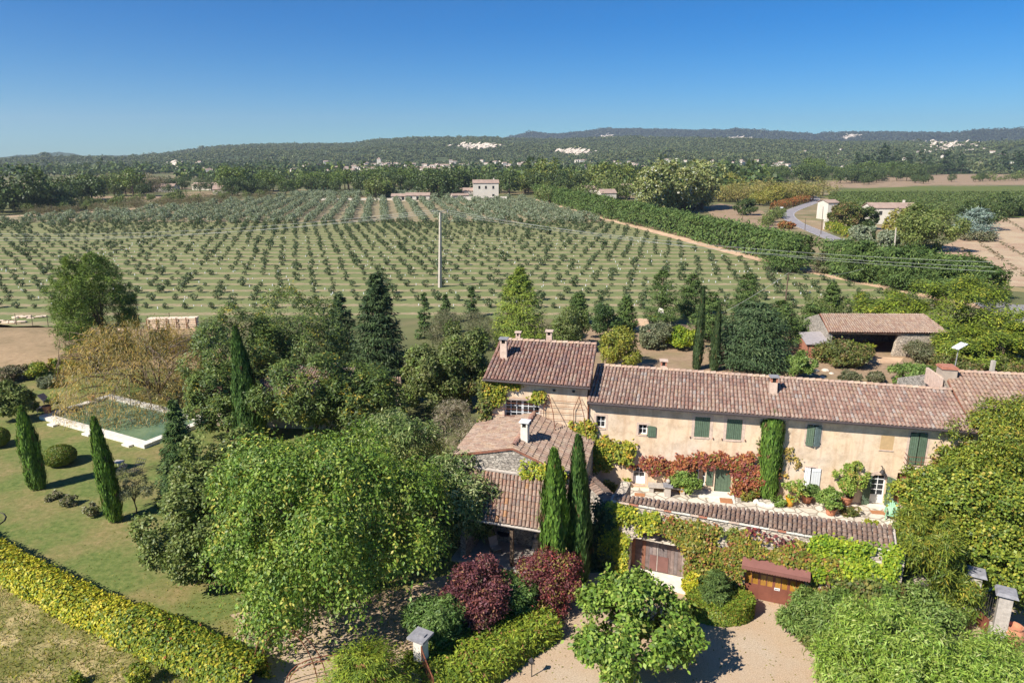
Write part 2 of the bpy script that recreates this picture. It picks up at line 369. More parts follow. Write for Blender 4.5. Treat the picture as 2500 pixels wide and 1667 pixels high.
def sheet(name, pts, level, m, px=True, parent=None, base=0.0, wob=0.0):
    """a ground cover: outline (photograph points or metres) laid flat, one level of 4 mm above the last"""
    z = base + 0.004 * level; P = [G(u, v, base) if px else (u, v) for u, v in pts]
    if wob:                                    # ragged natural edge
        rw_ = np.random.default_rng(int(level * 7 + len(pts))); Q = []
        for (x0, y0), (x1, y1) in zip(P, P[1:] + P[:1]):
            k = min(60, max(1, int(math.hypot(x1 - x0, y1 - y0) / (wob * 1.6)))); Q += [(x0 + (x1 - x0) * t / k + (rw_.normal() * wob * .4 if t else 0), y0 + (y1 - y0) * t / k + (rw_.normal() * wob * .4 if t else 0)) for t in range(k)]
        P = Q
    mb = MB(); mb.poly(*[(x, y, z) for x, y in P]); return tag(mb.build(name, m, parent), kind='structure')
def ribbon(name, pts, w, level, m, smooth=3):
    P = [np.array(p, float) for p in pts]
    for _ in range(smooth):
        Q = [P[0]]
        for a, b in zip(P[:-1], P[1:]): Q += [a * .75 + b * .25, a * .25 + b * .75]
        P = Q + [P[-1]]
    mb = MB(); L = []; R = []
    for k, p in enumerate(P):
        t = P[min(k + 1, len(P) - 1)] - P[max(0, k - 1)]; t /= np.linalg.norm(t); n = np.array([-t[1], t[0]])
        wl_, wr_ = (w if isinstance(w, tuple) else (-w / 2, w / 2))
        L.append(p + n * wl_); R.append(p + n * wr_)
    z = 0.004 * level
    for k in range(len(P) - 1): mb.poly((*L[k], z), (*R[k], z), (*R[k + 1], z), (*L[k + 1], z))
    return tag(mb.build(name, m), kind='structure'), P

# ---------------------------------------------------------------- foliage
def unit(v): return v / (np.linalg.norm(v, axis=-1, keepdims=True) + 1e-9)
def rdir(r, n): return unit(r.normal(size=(n, 3)))
UP = np.array([0, 0, 1.0])
def quads(P, N, T, L, W):
    B = unit(np.cross(N, T)); T = unit(np.cross(B, N)); L = np.reshape(L, (-1, 1)) * np.ones((len(P), 1)); W = np.reshape(W, (-1, 1)) * np.ones((len(P), 1))
    V = np.stack([P, P + T * L * .45 + B * W * .5, P + T * L, P + T * L * .45 - B * W * .5], 1)
    return V.reshape(-1, 3)
PAL = {  # leaf colours: (r, g, b, share)
 'mulberry': [(114, 142, 54, 4), (142, 162, 68, 2.2), (86, 116, 44, 3.4), (184, 178, 80, .6), (132, 152, 82, 1)],
 'darkbroad': [(112, 126, 64, 3), (132, 144, 80, 2), (92, 108, 54, 3), (148, 156, 96, .8)],
 'pale': [(140, 154, 92, 2), (166, 176, 124, 1.6), (104, 126, 66, 2.4), (84, 106, 54, 2)],
 'sophora': [(88, 108, 54, 3), (108, 126, 62, 3), (72, 92, 46, 2), (166, 152, 62, .35), (120, 132, 64, .8)],
 'hillwood': [(102, 112, 72, 3), (120, 126, 82, 2), (84, 98, 64, 2)],
 'ridgewood': [(74, 86, 66, 3), (88, 98, 74, 2)],
 'olivegreen': [(104, 116, 66, 3), (126, 134, 80, 2), (90, 108, 56, 2), (120, 144, 66, .8)],
 'greygreen': [(116, 124, 96, 3), (134, 138, 106, 2), (96, 104, 80, 2)],
 'dusty': [(112, 114, 84, 3), (128, 122, 92, 2), (92, 100, 70, 2)],
 'twig': [(150, 140, 118, 3), (128, 120, 96, 2), (120, 128, 84, 1.4)],
 'cypress': [(74, 104, 50, 3), (92, 120, 58, 2), (58, 86, 42, 2)],
 'cypbright': [(92, 124, 50, 3), (114, 146, 60, 2), (76, 104, 44, 2)],
 'cypdark': [(66, 86, 52, 3), (82, 100, 60, 2), (54, 72, 44, 2)],
 'conifer': [(78, 102, 56, 3), (96, 118, 64, 2.4), (62, 86, 46, 2)],
 'blueconifer': [(74, 96, 62, 3), (94, 112, 74, 2), (60, 80, 52, 2)],
 'pine': [(96, 118, 50, 3), (118, 138, 56, 2), (76, 98, 42, 2)],
 'pinebright': [(126, 144, 58, 3), (150, 162, 68, 1.6), (100, 122, 50, 2)],
 'leyland': [(86, 108, 56, 3), (104, 124, 64, 2), (72, 94, 48, 2)],
 'yellowcyp': [(140, 146, 56, 3), (168, 160, 66, 1.6), (108, 120, 50, 2)],
 'golden': [(176, 172, 44, 3), (206, 190, 66, 2), (140, 150, 42, 2), (110, 132, 44, 1.3)],
 'goldgreen': [(128, 142, 44, 3), (160, 160, 52, 1.5), (92, 116, 44, 2.6), (190, 176, 62, .7), (150, 90, 60, .15)],
 'ivyred': [(120, 126, 52, 3), (146, 132, 60, 2), (150, 100, 64, 1), (98, 112, 46, 2), (176, 160, 62, .8)],
 'ivyyellow': [(166, 166, 50, 3), (136, 148, 50, 3), (196, 184, 66, 1.4), (104, 126, 46, 2)],
 'ivybright': [(132, 156, 46, 3), (160, 172, 52, 2), (104, 134, 44, 2)],
 'ivydark': [(104, 112, 58, 3), (130, 106, 70, 1.2), (84, 98, 48, 2), (140, 134, 70, 1)],
 'vinered': [(156, 92, 62, 3), (138, 78, 72, 2), (170, 118, 70, 1.5), (126, 124, 56, 1)],
 'vineyel': [(164, 158, 56, 3), (138, 144, 54, 3), (184, 146, 58, .8), (108, 126, 48, 2.4)],
 'purple': [(122, 74, 76, 3), (104, 62, 66, 2.6), (142, 88, 78, 1.2), (150, 108, 76, .5), (96, 86, 60, .5)],
 'purplered': [(128, 72, 70, 3), (108, 64, 64, 2), (164, 76, 70, .5), (146, 130, 66, 1.2)],
 'bay': [(96, 124, 62, 3), (122, 146, 82, 1.6), (76, 102, 50, 2)],
 'juniper': [(124, 142, 46, 3), (146, 158, 54, 2), (98, 122, 44, 2), (150, 110, 70, .25)],
 'persimmon': [(114, 144, 56, 3), (142, 164, 74, 2), (90, 116, 46, 2.4), (168, 170, 90, .3)],
 'box': [(118, 134, 46, 3), (96, 118, 42, 2.4), (150, 136, 58, .8)],
 'vine': [(138, 150, 58, 3), (112, 132, 50, 3), (160, 162, 62, 1.2), (86, 108, 44, 2.6), (180, 160, 68, .4)],
 'wisteria': [(140, 148, 54, 3), (114, 130, 48, 3), (170, 152, 58, 1), (88, 108, 42, 2.6)],
 'peach': [(132, 158, 62, 3), (154, 176, 84, 2), (106, 136, 52, 2), (160, 172, 100, .7)],
 'oleander': [(112, 136, 66, 3), (134, 154, 84, 2), (90, 116, 54, 2)],
 'sumac': [(132, 148, 52, 3), (112, 130, 48, 3), (166, 166, 60, 1), (88, 106, 44, 2)],
 'willow': [(176, 150, 76, 3), (160, 140, 84, 2), (128, 126, 72, 2), (196, 160, 78, 1.4), (150, 136, 112, 1)],
 'straw': [(184, 164, 116, 3), (150, 140, 84, 2), (120, 126, 66, 2)],
 'lav': [(160, 152, 124, 3), (140, 136, 104, 2), (122, 128, 82, 3)],
 'olive': [(134, 146, 120, 3), (152, 160, 136, 2), (114, 128, 102, 2)],
 'truffle': [(84, 102, 66, 3), (100, 114, 76, 2), (106, 104, 80, .8), (72, 90, 56, 2)],
 'faroak': [(80, 98, 54, 3), (98, 112, 62, 2), (66, 84, 48, 2)],
 'farpine': [(98, 118, 56, 3), (118, 134, 64, 2), (80, 100, 50, 2)],
 'faryellow': [(150, 146, 66, 3), (130, 132, 60, 2), (168, 152, 76, 1)],
 'farplane': [(112, 126, 60, 3), (134, 140, 68, 2), (92, 108, 54, 2)],
 'poplar': [(140, 148, 92, 3), (164, 166, 112, 1.6), (116, 128, 76, 2), (190, 190, 170, .5)],
 'reed': [(158, 148, 80, 3), (138, 134, 74, 2), (170, 152, 98, 1.6), (120, 124, 68, 1.4)],
 'scrub': [(112, 108, 76, 3), (134, 116, 90, 2), (96, 100, 66, 2)],
 'orange': [(168, 102, 60, 3), (156, 122, 68, 2), (132, 120, 66, 2)],
 'bluespruce': [(126, 146, 138, 3), (148, 164, 156, 2), (104, 122, 112, 2)],
 'citrus': [(120, 148, 62, 3), (148, 164, 78, 2), (170, 150, 80, .8)],
 'potgreen': [(112, 140, 64, 3), (136, 158, 80, 2), (90, 116, 52, 1.5)],
}
KLEAF = 1.0
def pick(r, pal, n):
    a = np.array(PAL[pal], float); w = a[:, 3] / a[:, 3].sum(); k = r.choice(len(a), n, p=w)
    q = a[k, :3] / 255.0; q = np.where(q <= 0.04045, q / 12.92, ((q + 0.055) / 1.055) ** 2.4) * KLEAF
    return np.where((q[:, 1] > q[:, 0])[:, None], q * np.array([1.03, 1.0, .92]), q)
def shade_jit(r, C, a=0.22): return C * r.uniform(1 - a, 1 + a, (len(C), 1)) * r.uniform(0.93, 1.07, (len(C), 3))
def clumps(r, cc, ocd, rad_, per, ls, asp, pal, out=0.6, up=0.5, rnd=0.8, droop=0.3, needle=0.0, mix=0.18):
    """leaves in clumps: cc centres, ocd outward directions, rad_ clump radius"""
    n = len(cc); C0 = pick(r, pal, n)
    O = np.repeat(ocd, per, 0); J = r.normal(size=(n * per, 3)) * np.repeat(np.reshape(rad_, (-1, 1)) * np.ones((n, 1)), per, 0) * .75
    P = np.repeat(cc, per, 0) + J - O * (J * O).sum(1, keepdims=True) * .55
    N = unit(O * out + UP * up + rdir(r, n * per) * rnd)
    T = unit(rdir(r, n * per) - UP * droop + O * needle)
    C = np.repeat(C0, per, 0); k = r.random(n * per) < mix; C[k] = pick(r, pal, int(k.sum()))
    s = ls * r.uniform(0.7, 1.3, n * per)
    return quads(P, N, T, s, s * asp), shade_jit(r, C)
def crown(r, c, R, nl, nleaf, ls, asp, pal, per=22, cr=0.10, lob=(0.20, 0.42), bias=0.66, core=.5, **k):
    """uneven crown: lobes of many sizes round an ellipsoid, clumps on the lobes, leaves in the clumps"""
    c = np.array(c, float); R = np.array(R, float); i = np.arange(nl) + 0.5
    ph = np.arccos(1 - 1.75 * i / nl); th = math.pi * (1 + 5 ** .5) * i + r.uniform(0, 6)
    D = np.stack([np.cos(th) * np.sin(ph), np.sin(th) * np.sin(ph), np.cos(ph)], 1); D = unit(D + r.normal(size=D.shape) * .26)
    f = r.uniform(lob[0], lob[1], nl); LC = c + D * R * np.clip(1.0 - f + r.normal(size=nl) * .11, .25, 1.0)[:, None]; LR = f[:, None] * R * np.array([1, 1, .85])
    LC = np.vstack([LC, c]); LR = np.vstack([LR, R * core]); D = np.vstack([D, UP]); crown.lobes = (LC[:-1], LR[:-1])
    wgt = LR[:, 0] ** 2; wgt = wgt / wgt.sum(); cc = []; oo = []
    for q in range(nl + 1):
        m = max(1, int(nleaf / per * wgt[q])); d = rdir(r, m * 4 + 8)
        if q < nl: d = d[(d @ D[q]) > -.25]
        d = d[:m]; cc.append(LC[q] + d * LR[q] * r.uniform(.66, 1.1, (len(d), 1))); oo.append(unit(d + .4 * D[q]))
    cc = np.vstack(cc); oo = np.vstack(oo)
    return clumps(r, cc, oo, cr * float(R[:2].mean()) * r.uniform(.6, 1.4, len(cc)), per, ls, asp, pal, **k)
def strands(r, c, R, n, per, length, ls, asp, pal, z0=-.2, lobes=None):
    """hanging sprays from the shell of a crown"""
    c = np.array(c, float); R = np.array(R, float); d = rdir(r, n * 3); d = d[d[:, 2] > z0][:n]; n = len(d)
    if lobes is None: A = c + d * R * r.uniform(.82, 1.02, (n, 1))
    else: q = r.integers(0, len(lobes[0]), n); A = lobes[0][q] + d * lobes[1][q] * r.uniform(.8, 1.08, (n, 1))
    O = unit(d * np.array([1, 1, 0]) + 1e-3)
    t = np.tile(np.linspace(0, 1, per), n)[:, None]; Ln = np.repeat(length * r.uniform(.5, 1.2, n), per)[:, None]
    P = np.repeat(A, per, 0) + np.repeat(O, per, 0) * Ln * .38 * np.sqrt(t) - UP * Ln * t ** 1.4 + r.normal(size=(n * per, 3)) * ls * .55
    C = np.repeat(pick(r, pal, n), per, 0)
    N = unit(np.repeat(O, per, 0) * .8 + UP * .35 + rdir(r, n * per) * .7); T = unit(-UP + rdir(r, n * per) * .7)
    s = ls * r.uniform(.7, 1.3, n * per); k = r.random(n * per) < .3; C[k] = pick(r, pal, int(k.sum()))
    return quads(P, N, T, s, s * asp), shade_jit(r, C)
def column(r, base, h, rx, n, L, W, pal, flat=0.55, taper=0.62, lean=0.0, jag=0.1):
    """clipped or fastigiate cypress: upright sprays on a ridged spindle"""
    t = r.random(n) ** .9; a = r.uniform(0, 2 * math.pi, n)
    prof = np.minimum(1, (np.clip(1 - t, 0, 1) / flat) ** taper) * (.72 + .28 * np.minimum(1, t / .12))
    k = r.uniform(0, 6.3, 4)
    rr = rx * prof * (1 + jag * np.sin(5 * a + 7 * t + k[0]) + jag * .8 * np.sin(9 * a - 11 * t + k[1])) * np.where(r.random(n) < .3, r.uniform(.55, .9, n), np.where(r.random(n) < .05, r.uniform(1.08, 1.32, n), r.uniform(.88, 1.06, n))) * (1 + .07 * np.sin(3 * a + 17 * t + k[2]))
    P = np.array(base) + np.stack([np.cos(a) * rr + lean * t * h, np.sin(a) * rr, t * (h - L * .5)], 1)
    O = np.stack([np.cos(a), np.sin(a), np.zeros(n)], 1)
    N = unit(O + rdir(r, n) * .45 + UP * .15); T = unit(UP + O * .22 + rdir(r, n) * .22)
    s = r.uniform(.6, 1.2, n); C = pick(r, pal, n); br = np.sin(4 * a + 13 * t + k[3]) * np.sin(9 * t + k[0]) > .93; C[br] = np.array(rgb(120, 100, 66)) * r.uniform(.7, 1.1, (int(br.sum()), 1))
    return quads(P, N, T, L * s, W * s), shade_jit(r, C, .25)
def cone(r, base, h, R, n, ls, asp, pal, z0=.06, pw=.85, droop=.22, per=46, up=.7, narrow=1.0):
    """layered conifer: whorled boughs carrying flat sprays"""
    nb = max(10, n // per); t = r.random(nb) ** 1.35 * (1 - z0) + z0; a = r.uniform(0, 2 * math.pi, nb)
    Lb = R * np.clip(1 - t, 0.02, 1) ** pw * r.uniform(.72, 1.12, nb) + .03 * h * (1 - t)
    f = r.random((nb, per)) ** .62; sp = (1 - f) * .30 + .10
    off = r.normal(size=(nb, per)) * sp * Lb[:, None] * narrow
    rr = f * Lb[:, None]; ca, sa = np.cos(a)[:, None], np.sin(a)[:, None]
    P = np.stack([ca * rr - sa * off, sa * rr + ca * off, (t * h)[:, None] - droop * rr + .16 * Lb[:, None] * f ** 3 + r.normal(size=(nb, per)) * .05 * Lb[:, None]], 2).reshape(-1, 3) + np.array(base)
    O = np.repeat(np.stack([np.cos(a), np.sin(a), np.zeros(nb)], 1), per, 0); m = nb * per
    N = unit(UP * up + O * .5 + rdir(r, m) * .55); T = unit(O * .8 + rdir(r, m) * .6 - UP * .1)
    C = np.repeat(pick(r, pal, nb), per, 0); k = r.random(m) < .4; C[k] = pick(r, pal, int(k.sum()))
    s = ls * r.uniform(.65, 1.3, m)
    return quads(P, N, T, s, s * asp), shade_jit(r, C, .25)
def vnoise(r, x, y):
    """smooth random field from a handful of waves"""
    f = np.zeros_like(x)
    for w in (1, 1.9, 3.4):
        for _ in range(3):
            a = r.uniform(0, 6.3); f = f + np.sin((x * math.cos(a) + y * math.sin(a)) * w + r.uniform(0, 6.3)) / w
    return f / 3.0
def strip(r, pts, wid, hgt, n, ls, asp, pal, rough=0.18, z=0.0, taper=.12, per=10):
    """hedge along a line: clumps over its top and both faces"""
    P = np.array(pts, float); seg = np.linalg.norm(np.diff(P, axis=0), axis=1); S = np.concatenate([[0], np.cumsum(seg)])
    m = n // per; s = r.uniform(0, S[-1], m); k = np.clip(np.searchsorted(S, s) - 1, 0, len(seg) - 1); f = (s - S[k]) / seg[k]
    C = P[k] + (P[k + 1] - P[k]) * f[:, None]; T = (P[k + 1] - P[k]) / seg[k][:, None]; Nn = np.stack([-T[:, 1], T[:, 0]], 1)
    W = np.interp(s, S, wid) if np.ndim(wid) else np.full(m, wid); Hh = np.interp(s, S, hgt) if np.ndim(hgt) else np.full(m, hgt)
    q = r.random(m); top = q < .4; side = np.where(q < .72, 1.0, -1.0)
    u = np.where(top, r.uniform(-1, 1, m), side); zz = np.where(top, 1.0, r.random(m) ** .8)
    w1 = 1 + rough * vnoise(r, s / max(.5, np.mean(W)) * 1.6, zz * 2.0)
    x = C + Nn * (u * W / 2 * w1 * (1 - taper * zz))[:, None]
    pz = z + Hh * zz * (1 + rough * .6 * vnoise(r, s / max(.5, np.mean(W)) * 1.9, u)) + r.normal(size=m) * .03
    cc = np.column_stack([x, pz]); oo = np.column_stack([Nn * np.where(top, u * .4, side)[:, None], np.where(top, 1.0, .25)])
    return clumps(r, cc, unit(oo), np.full(m, ls * 1.1), per, ls, asp, pal, out=.9, up=.2, rnd=.7)
def join(*vc): return np.vstack([a for a, _ in vc]), np.vstack([b for _, b in vc])
def tubes_vc(mb, col):
    V = []; 
    for f in mb.f:
        if len(f) == 4: V += [mb.v[i] for i in f]
    V = np.array(V); return V, np.tile(np.array(col), (len(V) // 4, 1))
def limbs(r, base, c, R, r0, n=7, lean=(0, 0)):
    """tapered trunk with limbs reaching into a crown"""
    base = np.array(base, float); c = np.array(c, float); mb = MB()
    fork = base + (c - base) * .45 + np.array([r.normal() * .1, r.normal() * .1, 0])
    mb.tube([base - UP * .1, base + (fork - base) * .5 + r.normal(size=3) * .06, fork], [r0 * 1.25, r0 * .9, r0 * .75], 8)
    for k in range(n):
        d = unit(np.array([[math.cos(6.28 * k / n + r.normal() * .3), math.sin(6.28 * k / n + r.normal() * .3), r.uniform(.1, 1.1)]]))[0]
        e = c + d * np.array(R) * r.uniform(.55, .85); m_ = fork + (e - fork) * .5 + UP * .12 * np.linalg.norm(e - fork)
        mb.tube([fork, m_, e], [r0 * .5, r0 * .3, r0 * .1], 5)
    return mb
def plant(name, label, cat, base, vc, m='leaf', trunk=None, group=None, part='foliage', bark='bark'):
    o = thing(name, label, cat, tuple(map(float, base)), group)
    link(part, quadmesh(part, vc[0] - np.array(base, float), vc[1]), M[m], o)
    if trunk is not None: trunk.build('trunk', M[bark], o, smooth=True)
    return o
def shrub(name, label, cat, base, vc, m='leaf', group=None):
    return tag(link(name, quadmesh(name, vc[0] - np.array(base, float), vc[1]), M[m], loc=tuple(map(float, base))), label, cat, group)
def egg(r, c, R, h, n, nleaf, ls, asp, pal, per=34, low=.36, **k):
    """egg-shaped crown of bushy tufts, widest at the fraction low of its height"""
    V = []; C = []; c = np.array(c, float)
    for q in range(n):
        t = (q + r.random()) / n; t = .04 + .93 * t; w = (1 - ((t - low) / (1 - low)) ** 2 if t > low else 1 - .75 * ((low - t) / low) ** 2); w = math.sqrt(max(.02, w)); a = q * 2.4 + r.normal() * .5
        f = r.uniform(.24, .40) * (.55 + .45 * w); p = c + np.array([math.cos(a) * R * max(0, w - f * .75), math.sin(a) * R * max(0, w - f * .75), (t * 2 - 1) * h])
        v, cc_ = crown(r, p, (R * f, R * f, R * f * 1.05), 7, int(nleaf / n), ls, asp, pal, per=per, lob=(.3, .55), **k); V.append(v); C.append(cc_)
    v, cc_ = crown(r, c - UP * h * .1, (R * .6, R * .6, h * .7), 8, nleaf // 6, ls, asp, pal, per=per, **k); V.append(v); C.append(cc_)
    return np.vstack(V), np.vstack(C)
def rng(k): return np.random.default_rng(k)

# ---------------------------------------------------------------- canal-tile roofs
TILES = {}
def tile_mesh(key, Lt, rt, col):
    k = (key, round(Lt, 3), round(rt, 3))
    if k in TILES: return TILES[k]
    n = 5; v = []; f = []
    for y, rr, dz in ((0.0, rt * .86, 0.0), (Lt, rt * 1.08, 0.035)):       # y runs down the slope, lower end wider and lifted
        for j in range(n + 1):
            a = math.pi * j / n; v.append((-math.cos(a) * rr, y, math.sin(a) * rr * .8 + dz))
    for j in range(n): f.append((j, j + 1, n + 1 + j + 1, n + 1 + j))
    i = len(v); rr = rt * .86                                              # thickness seen at the lower end
    for j in range(n + 1):
        a = math.pi * j / n; v.append((-math.cos(a) * rr, Lt, math.sin(a) * rr * .72 + .02))
    for j in range(n): f.append((n + 1 + j, n + 2 + j, i + j + 1, i + j))
    me = bpy.data.meshes.new('tile'); me.from_pydata(v, [], f); me.update(); setcol(me, col); TILES[k] = me
    return me
KTILE = 0.76
TILECOL = {
 'warm': [rgb(185, 154, 136), rgb(176, 144, 128), rgb(192, 164, 145), rgb(168, 134, 119), rgb(195, 171, 152), rgb(159, 135, 123), rgb(186, 157, 134), rgb(188, 173, 161)],
 'red': [rgb(173, 137, 122), rgb(163, 124, 110), rgb(185, 152, 134), rgb(155, 126, 118), rgb(178, 139, 121), rgb(189, 162, 142), rgb(165, 139, 129), rgb(183, 144, 122)],
 'pale': [rgb(191, 164, 144), rgb(182, 152, 132), rgb(196, 171, 149), rgb(175, 144, 125), rgb(188, 158, 136), rgb(193, 165, 139), rgb(178, 154, 136), rgb(189, 157, 132)],
 'grey': [rgb(166, 139, 119), rgb(156, 129, 112), rgb(174, 147, 128), rgb(149, 126, 110), rgb(168, 136, 114), rgb(182, 156, 135), rgb(161, 129, 109), rgb(158, 136, 119)],
 'shed': [rgb(180, 154, 134), rgb(168, 141, 122), rgb(175, 139, 119), rgb(159, 135, 121), rgb(188, 161, 141), rgb(193, 147, 108), rgb(163, 144, 131), rgb(179, 148, 125)],
}
def tile_roof(roof, Q, pitch, course, cols, seed, m='tile', keep=300):
    """Q: ridge left, ridge right, eave right, eave left; one tile object per tile (the nearest `keep`), the rest one stuff part"""
    r = rng(seed); Q = [np.array(q, float) for q in Q]; o0 = origin(roof)
    nu = max(2, int(round((np.linalg.norm(Q[1] - Q[0]) + np.linalg.norm(Q[2] - Q[3])) / 2 / pitch)))
    sl = (np.linalg.norm(Q[3] - Q[0]) + np.linalg.norm(Q[2] - Q[1])) / 2; nv = max(1, int(round(sl / course))); items = []
    for i in range(nu):
        fu = (i + .5) / nu
        A = Q[0] + (Q[1] - Q[0]) * fu; B = Q[3] + (Q[2] - Q[3]) * fu; wl_ = np.linalg.norm(B - A)
        if wl_ < .15: continue
        d = (B - A) / wl_; x = (Q[2] - Q[3]); x = x / np.linalg.norm(x)
        n = np.cross(x, d); n = n / np.linalg.norm(n)
        if n[2] < 0: n = -n
        x = np.cross(d, n); k = max(1, int(round(wl_ / course))); cl = wl_ / k
        for j in range(k):
            p = A + d * (cl * j + r.normal() * .012) + x * r.normal() * .008 + n * (.012 + r.uniform(0, .012))
            items.append((p, x, d, n, cl * 1.13, int(r.choice(8, p=[.2, .18, .16, .12, .1, .1, .09, .05]))))
    items.sort(key=lambda q: np.linalg.norm(q[0] - np.array([0, 0, CAMH])))
    rt = pitch * .43; Vs = []; Fs = []; Cs = []; c0 = TILECOL[cols]
    Lc = float(np.median([q[4] for q in items]))
    for q, (p, x, d, n, Lt, ci) in enumerate(items):
        me = tile_mesh(cols + str(ci), Lc, rt, tuple(KTILE * q_ for q_ in c0[ci]))
        R = np.eye(4); R[:3, 0] = x; R[:3, 1] = d * Lt / Lc; R[:3, 2] = n; R[:3, 3] = p - o0
        if q < keep:
            o = bpy.data.objects.new('tile', me); COL.objects.link(o); o.parent = roof; o.matrix_basis = Matrix(R.tolist())
            if not me.materials: me.materials.append(M[m])
        else:
            v = np.array([w.co[:] for w in me.vertices]); i0 = Vs[-1][1] if Vs else 0
            Vs.append((v @ R[:3, :3].T + R[:3, 3], i0 + len(v))); Fs += [tuple(i0 + t for t in f.vertices) for f in me.polygons]; Cs += [tuple(KTILE * q_ for q_ in c0[ci])] * len(me.polygons)
    if Vs:
        me = bpy.data.meshes.new('tiles'); me.from_pydata(np.vstack([a for a, _ in Vs]).tolist(), [], Fs); me.update()
        a = me.attributes.new('col', 'FLOAT_COLOR', 'FACE'); a.data.foreach_set('color', np.column_stack([np.array(Cs), np.ones(len(Cs))]).astype(np.float32).ravel())
        tag(link('tiles', me, M[m], roof), kind='stuff')
    return nu
def ridge_row(roof, A, B, cols, seed, m='tile', step=.42, rt=.13):
    r = rng(seed); A, B = np.array(A, float), np.array(B, float); o0 = origin(roof); L = np.linalg.norm(B - A); k = int(L / step); d = (B - A) / L
    n = UP - d * d[2]; n /= np.linalg.norm(n); x = np.cross(d, n)
    for j in range(k):
        me = tile_mesh('r' + cols + str(j % 8), step * 1.12, rt, TILECOL[cols][(j * 5 + seed) % 8])
        R = np.eye(4); R[:3, 0] = x; R[:3, 1] = d; R[:3, 2] = n; R[:3, 3] = A + d * step * j + n * .05 + r.normal(size=3) * .006 - o0
        o = bpy.data.objects.new('ridge_tile', me); COL.objects.link(o); o.parent = roof; o.matrix_basis = Matrix(R.tolist())
        if not me.materials: me.materials.append(M[m])
def wall_holes(mb, fr, a0, a1, z0, z1, holes, b=0.0, th=0.45, ztop=None):
    """front face with rectangular openings and their reveals; holes: (a0,a1,z0,z1)"""
    A = sorted({a0, a1, *[h[0] for h in holes], *[h[1] for h in holes]}); Zs = sorted({z0, z1, *[h[2] for h in holes], *[h[3] for h in holes]})
    for i in range(len(A) - 1):
        for j in range(len(Zs) - 1):
            am, zm = (A[i] + A[i + 1]) / 2, (Zs[j] + Zs[j + 1]) / 2
            if any(h[0] < am < h[1] and h[2] < zm < h[3] for h in holes): continue
            zt = [Zs[j + 1], Zs[j + 1]]
            if ztop and j == len(Zs) - 2: zt = [ztop(A[i]), ztop(A[i + 1])]
            mb.poly(fr.p(A[i], b, Zs[j]), fr.p(A[i + 1], b, Zs[j]), fr.p(A[i + 1], b, zt[1]), fr.p(A[i], b, zt[0]))
    for h in holes:
        mb.poly(fr.p(h[0], b, h[2]), fr.p(h[0], b, h[3]), fr.p(h[0], b + th, h[3]), fr.p(h[0], b + th, h[2]))
        mb.poly(fr.p(h[1], b + th, h[2]), fr.p(h[1], b + th, h[3]), fr.p(h[1], b, h[3]), fr.p(h[1], b, h[2]))
        mb.poly(fr.p(h[0], b, h[3]), fr.p(h[1], b, h[3]), fr.p(h[1], b + th, h[3]), fr.p(h[0], b + th, h[3]))
        mb.poly(fr.p(h[0], b + th, h[2]), fr.p(h[1], b + th, h[2]), fr.p(h[1], b, h[2]), fr.p(h[0], b, h[2]))

# ================================================================ THE GROUND
gr = MB(); gr.poly((-6900, -150, 0), (6900, -150, 0), (6900, 7300, 0), (-6900, 7300, 0))
tag(gr.build('ground', M['plain']), kind='structure')
sheet('lawn', [(-700, 1160), (-400, 1010), (0, 960), (60, 930), (230, 905), (480, 900), (640, 960), (1010, 1020), (1250, 1200), (1330, 1420), (1000, 1480), (650, 1560), (640, 1800), (330, 1800), (-200, 1500)], 1, M['lawn'], wob=0.45)
sheet('meadow', [(-400, 800), (0, 792), (330, 805), (520, 800), (560, 900), (240, 900), (60, 925), (-400, 1000)], 1, M['meadow'], wob=1.0)
sheet('rough_grass', [(-500, 1300), (0, 1350), (330, 1560), (640, 1860), (-700, 1860)], 2, M['rough'])
sheet('gravel_courtyard', [(560, 1500), (760, 1470), (1010, 1430), (1180, 1380), (1420, 1400), (1560, 1400), (1700, 1380), (1850, 1440), (2120, 1440), (2600, 1500), (2700, 2000), (500, 2000), (610, 1620)], 2, M['gravel'], wob=0.45)
sheet('dry_yard', [(1400, 800), (1560, 780), (1760, 800), (1980, 830), (2250, 835), (2600, 850), (2600, 960), (1900, 960), (1450, 960)], 2, M['yard'], wob=1.0)
sheet('barn_apron', [(2080, 874), (2110, 869), (2205, 874), (2195, 888), (2090, 884)], 4, M['track'])
xt = lambda Y: float(np.interp(Y, [100, 128, 168, 239, 426], [80.5, 76, 62.2, 48.9, 14.8]))
sheet('grove_floor', [(-330, 104), (-60, 103), (-45, 110), (60, 108), (80, 108), (76, 128), (62, 168), (48.9, 239), (41, 284), (-330, 284)], 1, M['grove'], px=False)
sheet('upper_grove_floor', [(-240, 283), (41.2, 283), (14.8, 426), (12.5, 440), (-168, 440)], 2, M['uppergrove'], px=False)
ribbon('farm_track', [(13, 440), (14.8, 426), (48.9, 239), (62.2, 168), (76, 128), (82, 112)], (-0.2, 4.2), 4, M['track'])
ribbon('white_track', [(-340, 240), (-215, 296), (-154, 439), (13, 441)], 3.5, 4, M['track'])
ribbon('hedge_verge', [(19, 440), (20, 426), (54, 239), (68, 168), (82, 128), (90, 112)], 5.0, 3, M['yard'])
road, RP = ribbon('country_road', [(75, 88), (80, 104), (86, 124), (90, 148)] + [G(u, v) for u, v in ((2141, 620), (2088, 601), (2034, 583), (1981, 561), (1942, 545), (1922, 528), (1925, 517), (1968, 501), (1992, 492), (1990, 483), (1963, 467), (1945, 455))], 5.6, 5, M['asphalt'])
ribbon('side_road', [(82, 118), (100, 114), (140, 104)], 7.0, 6, M['asphalt'])
dash = MB()
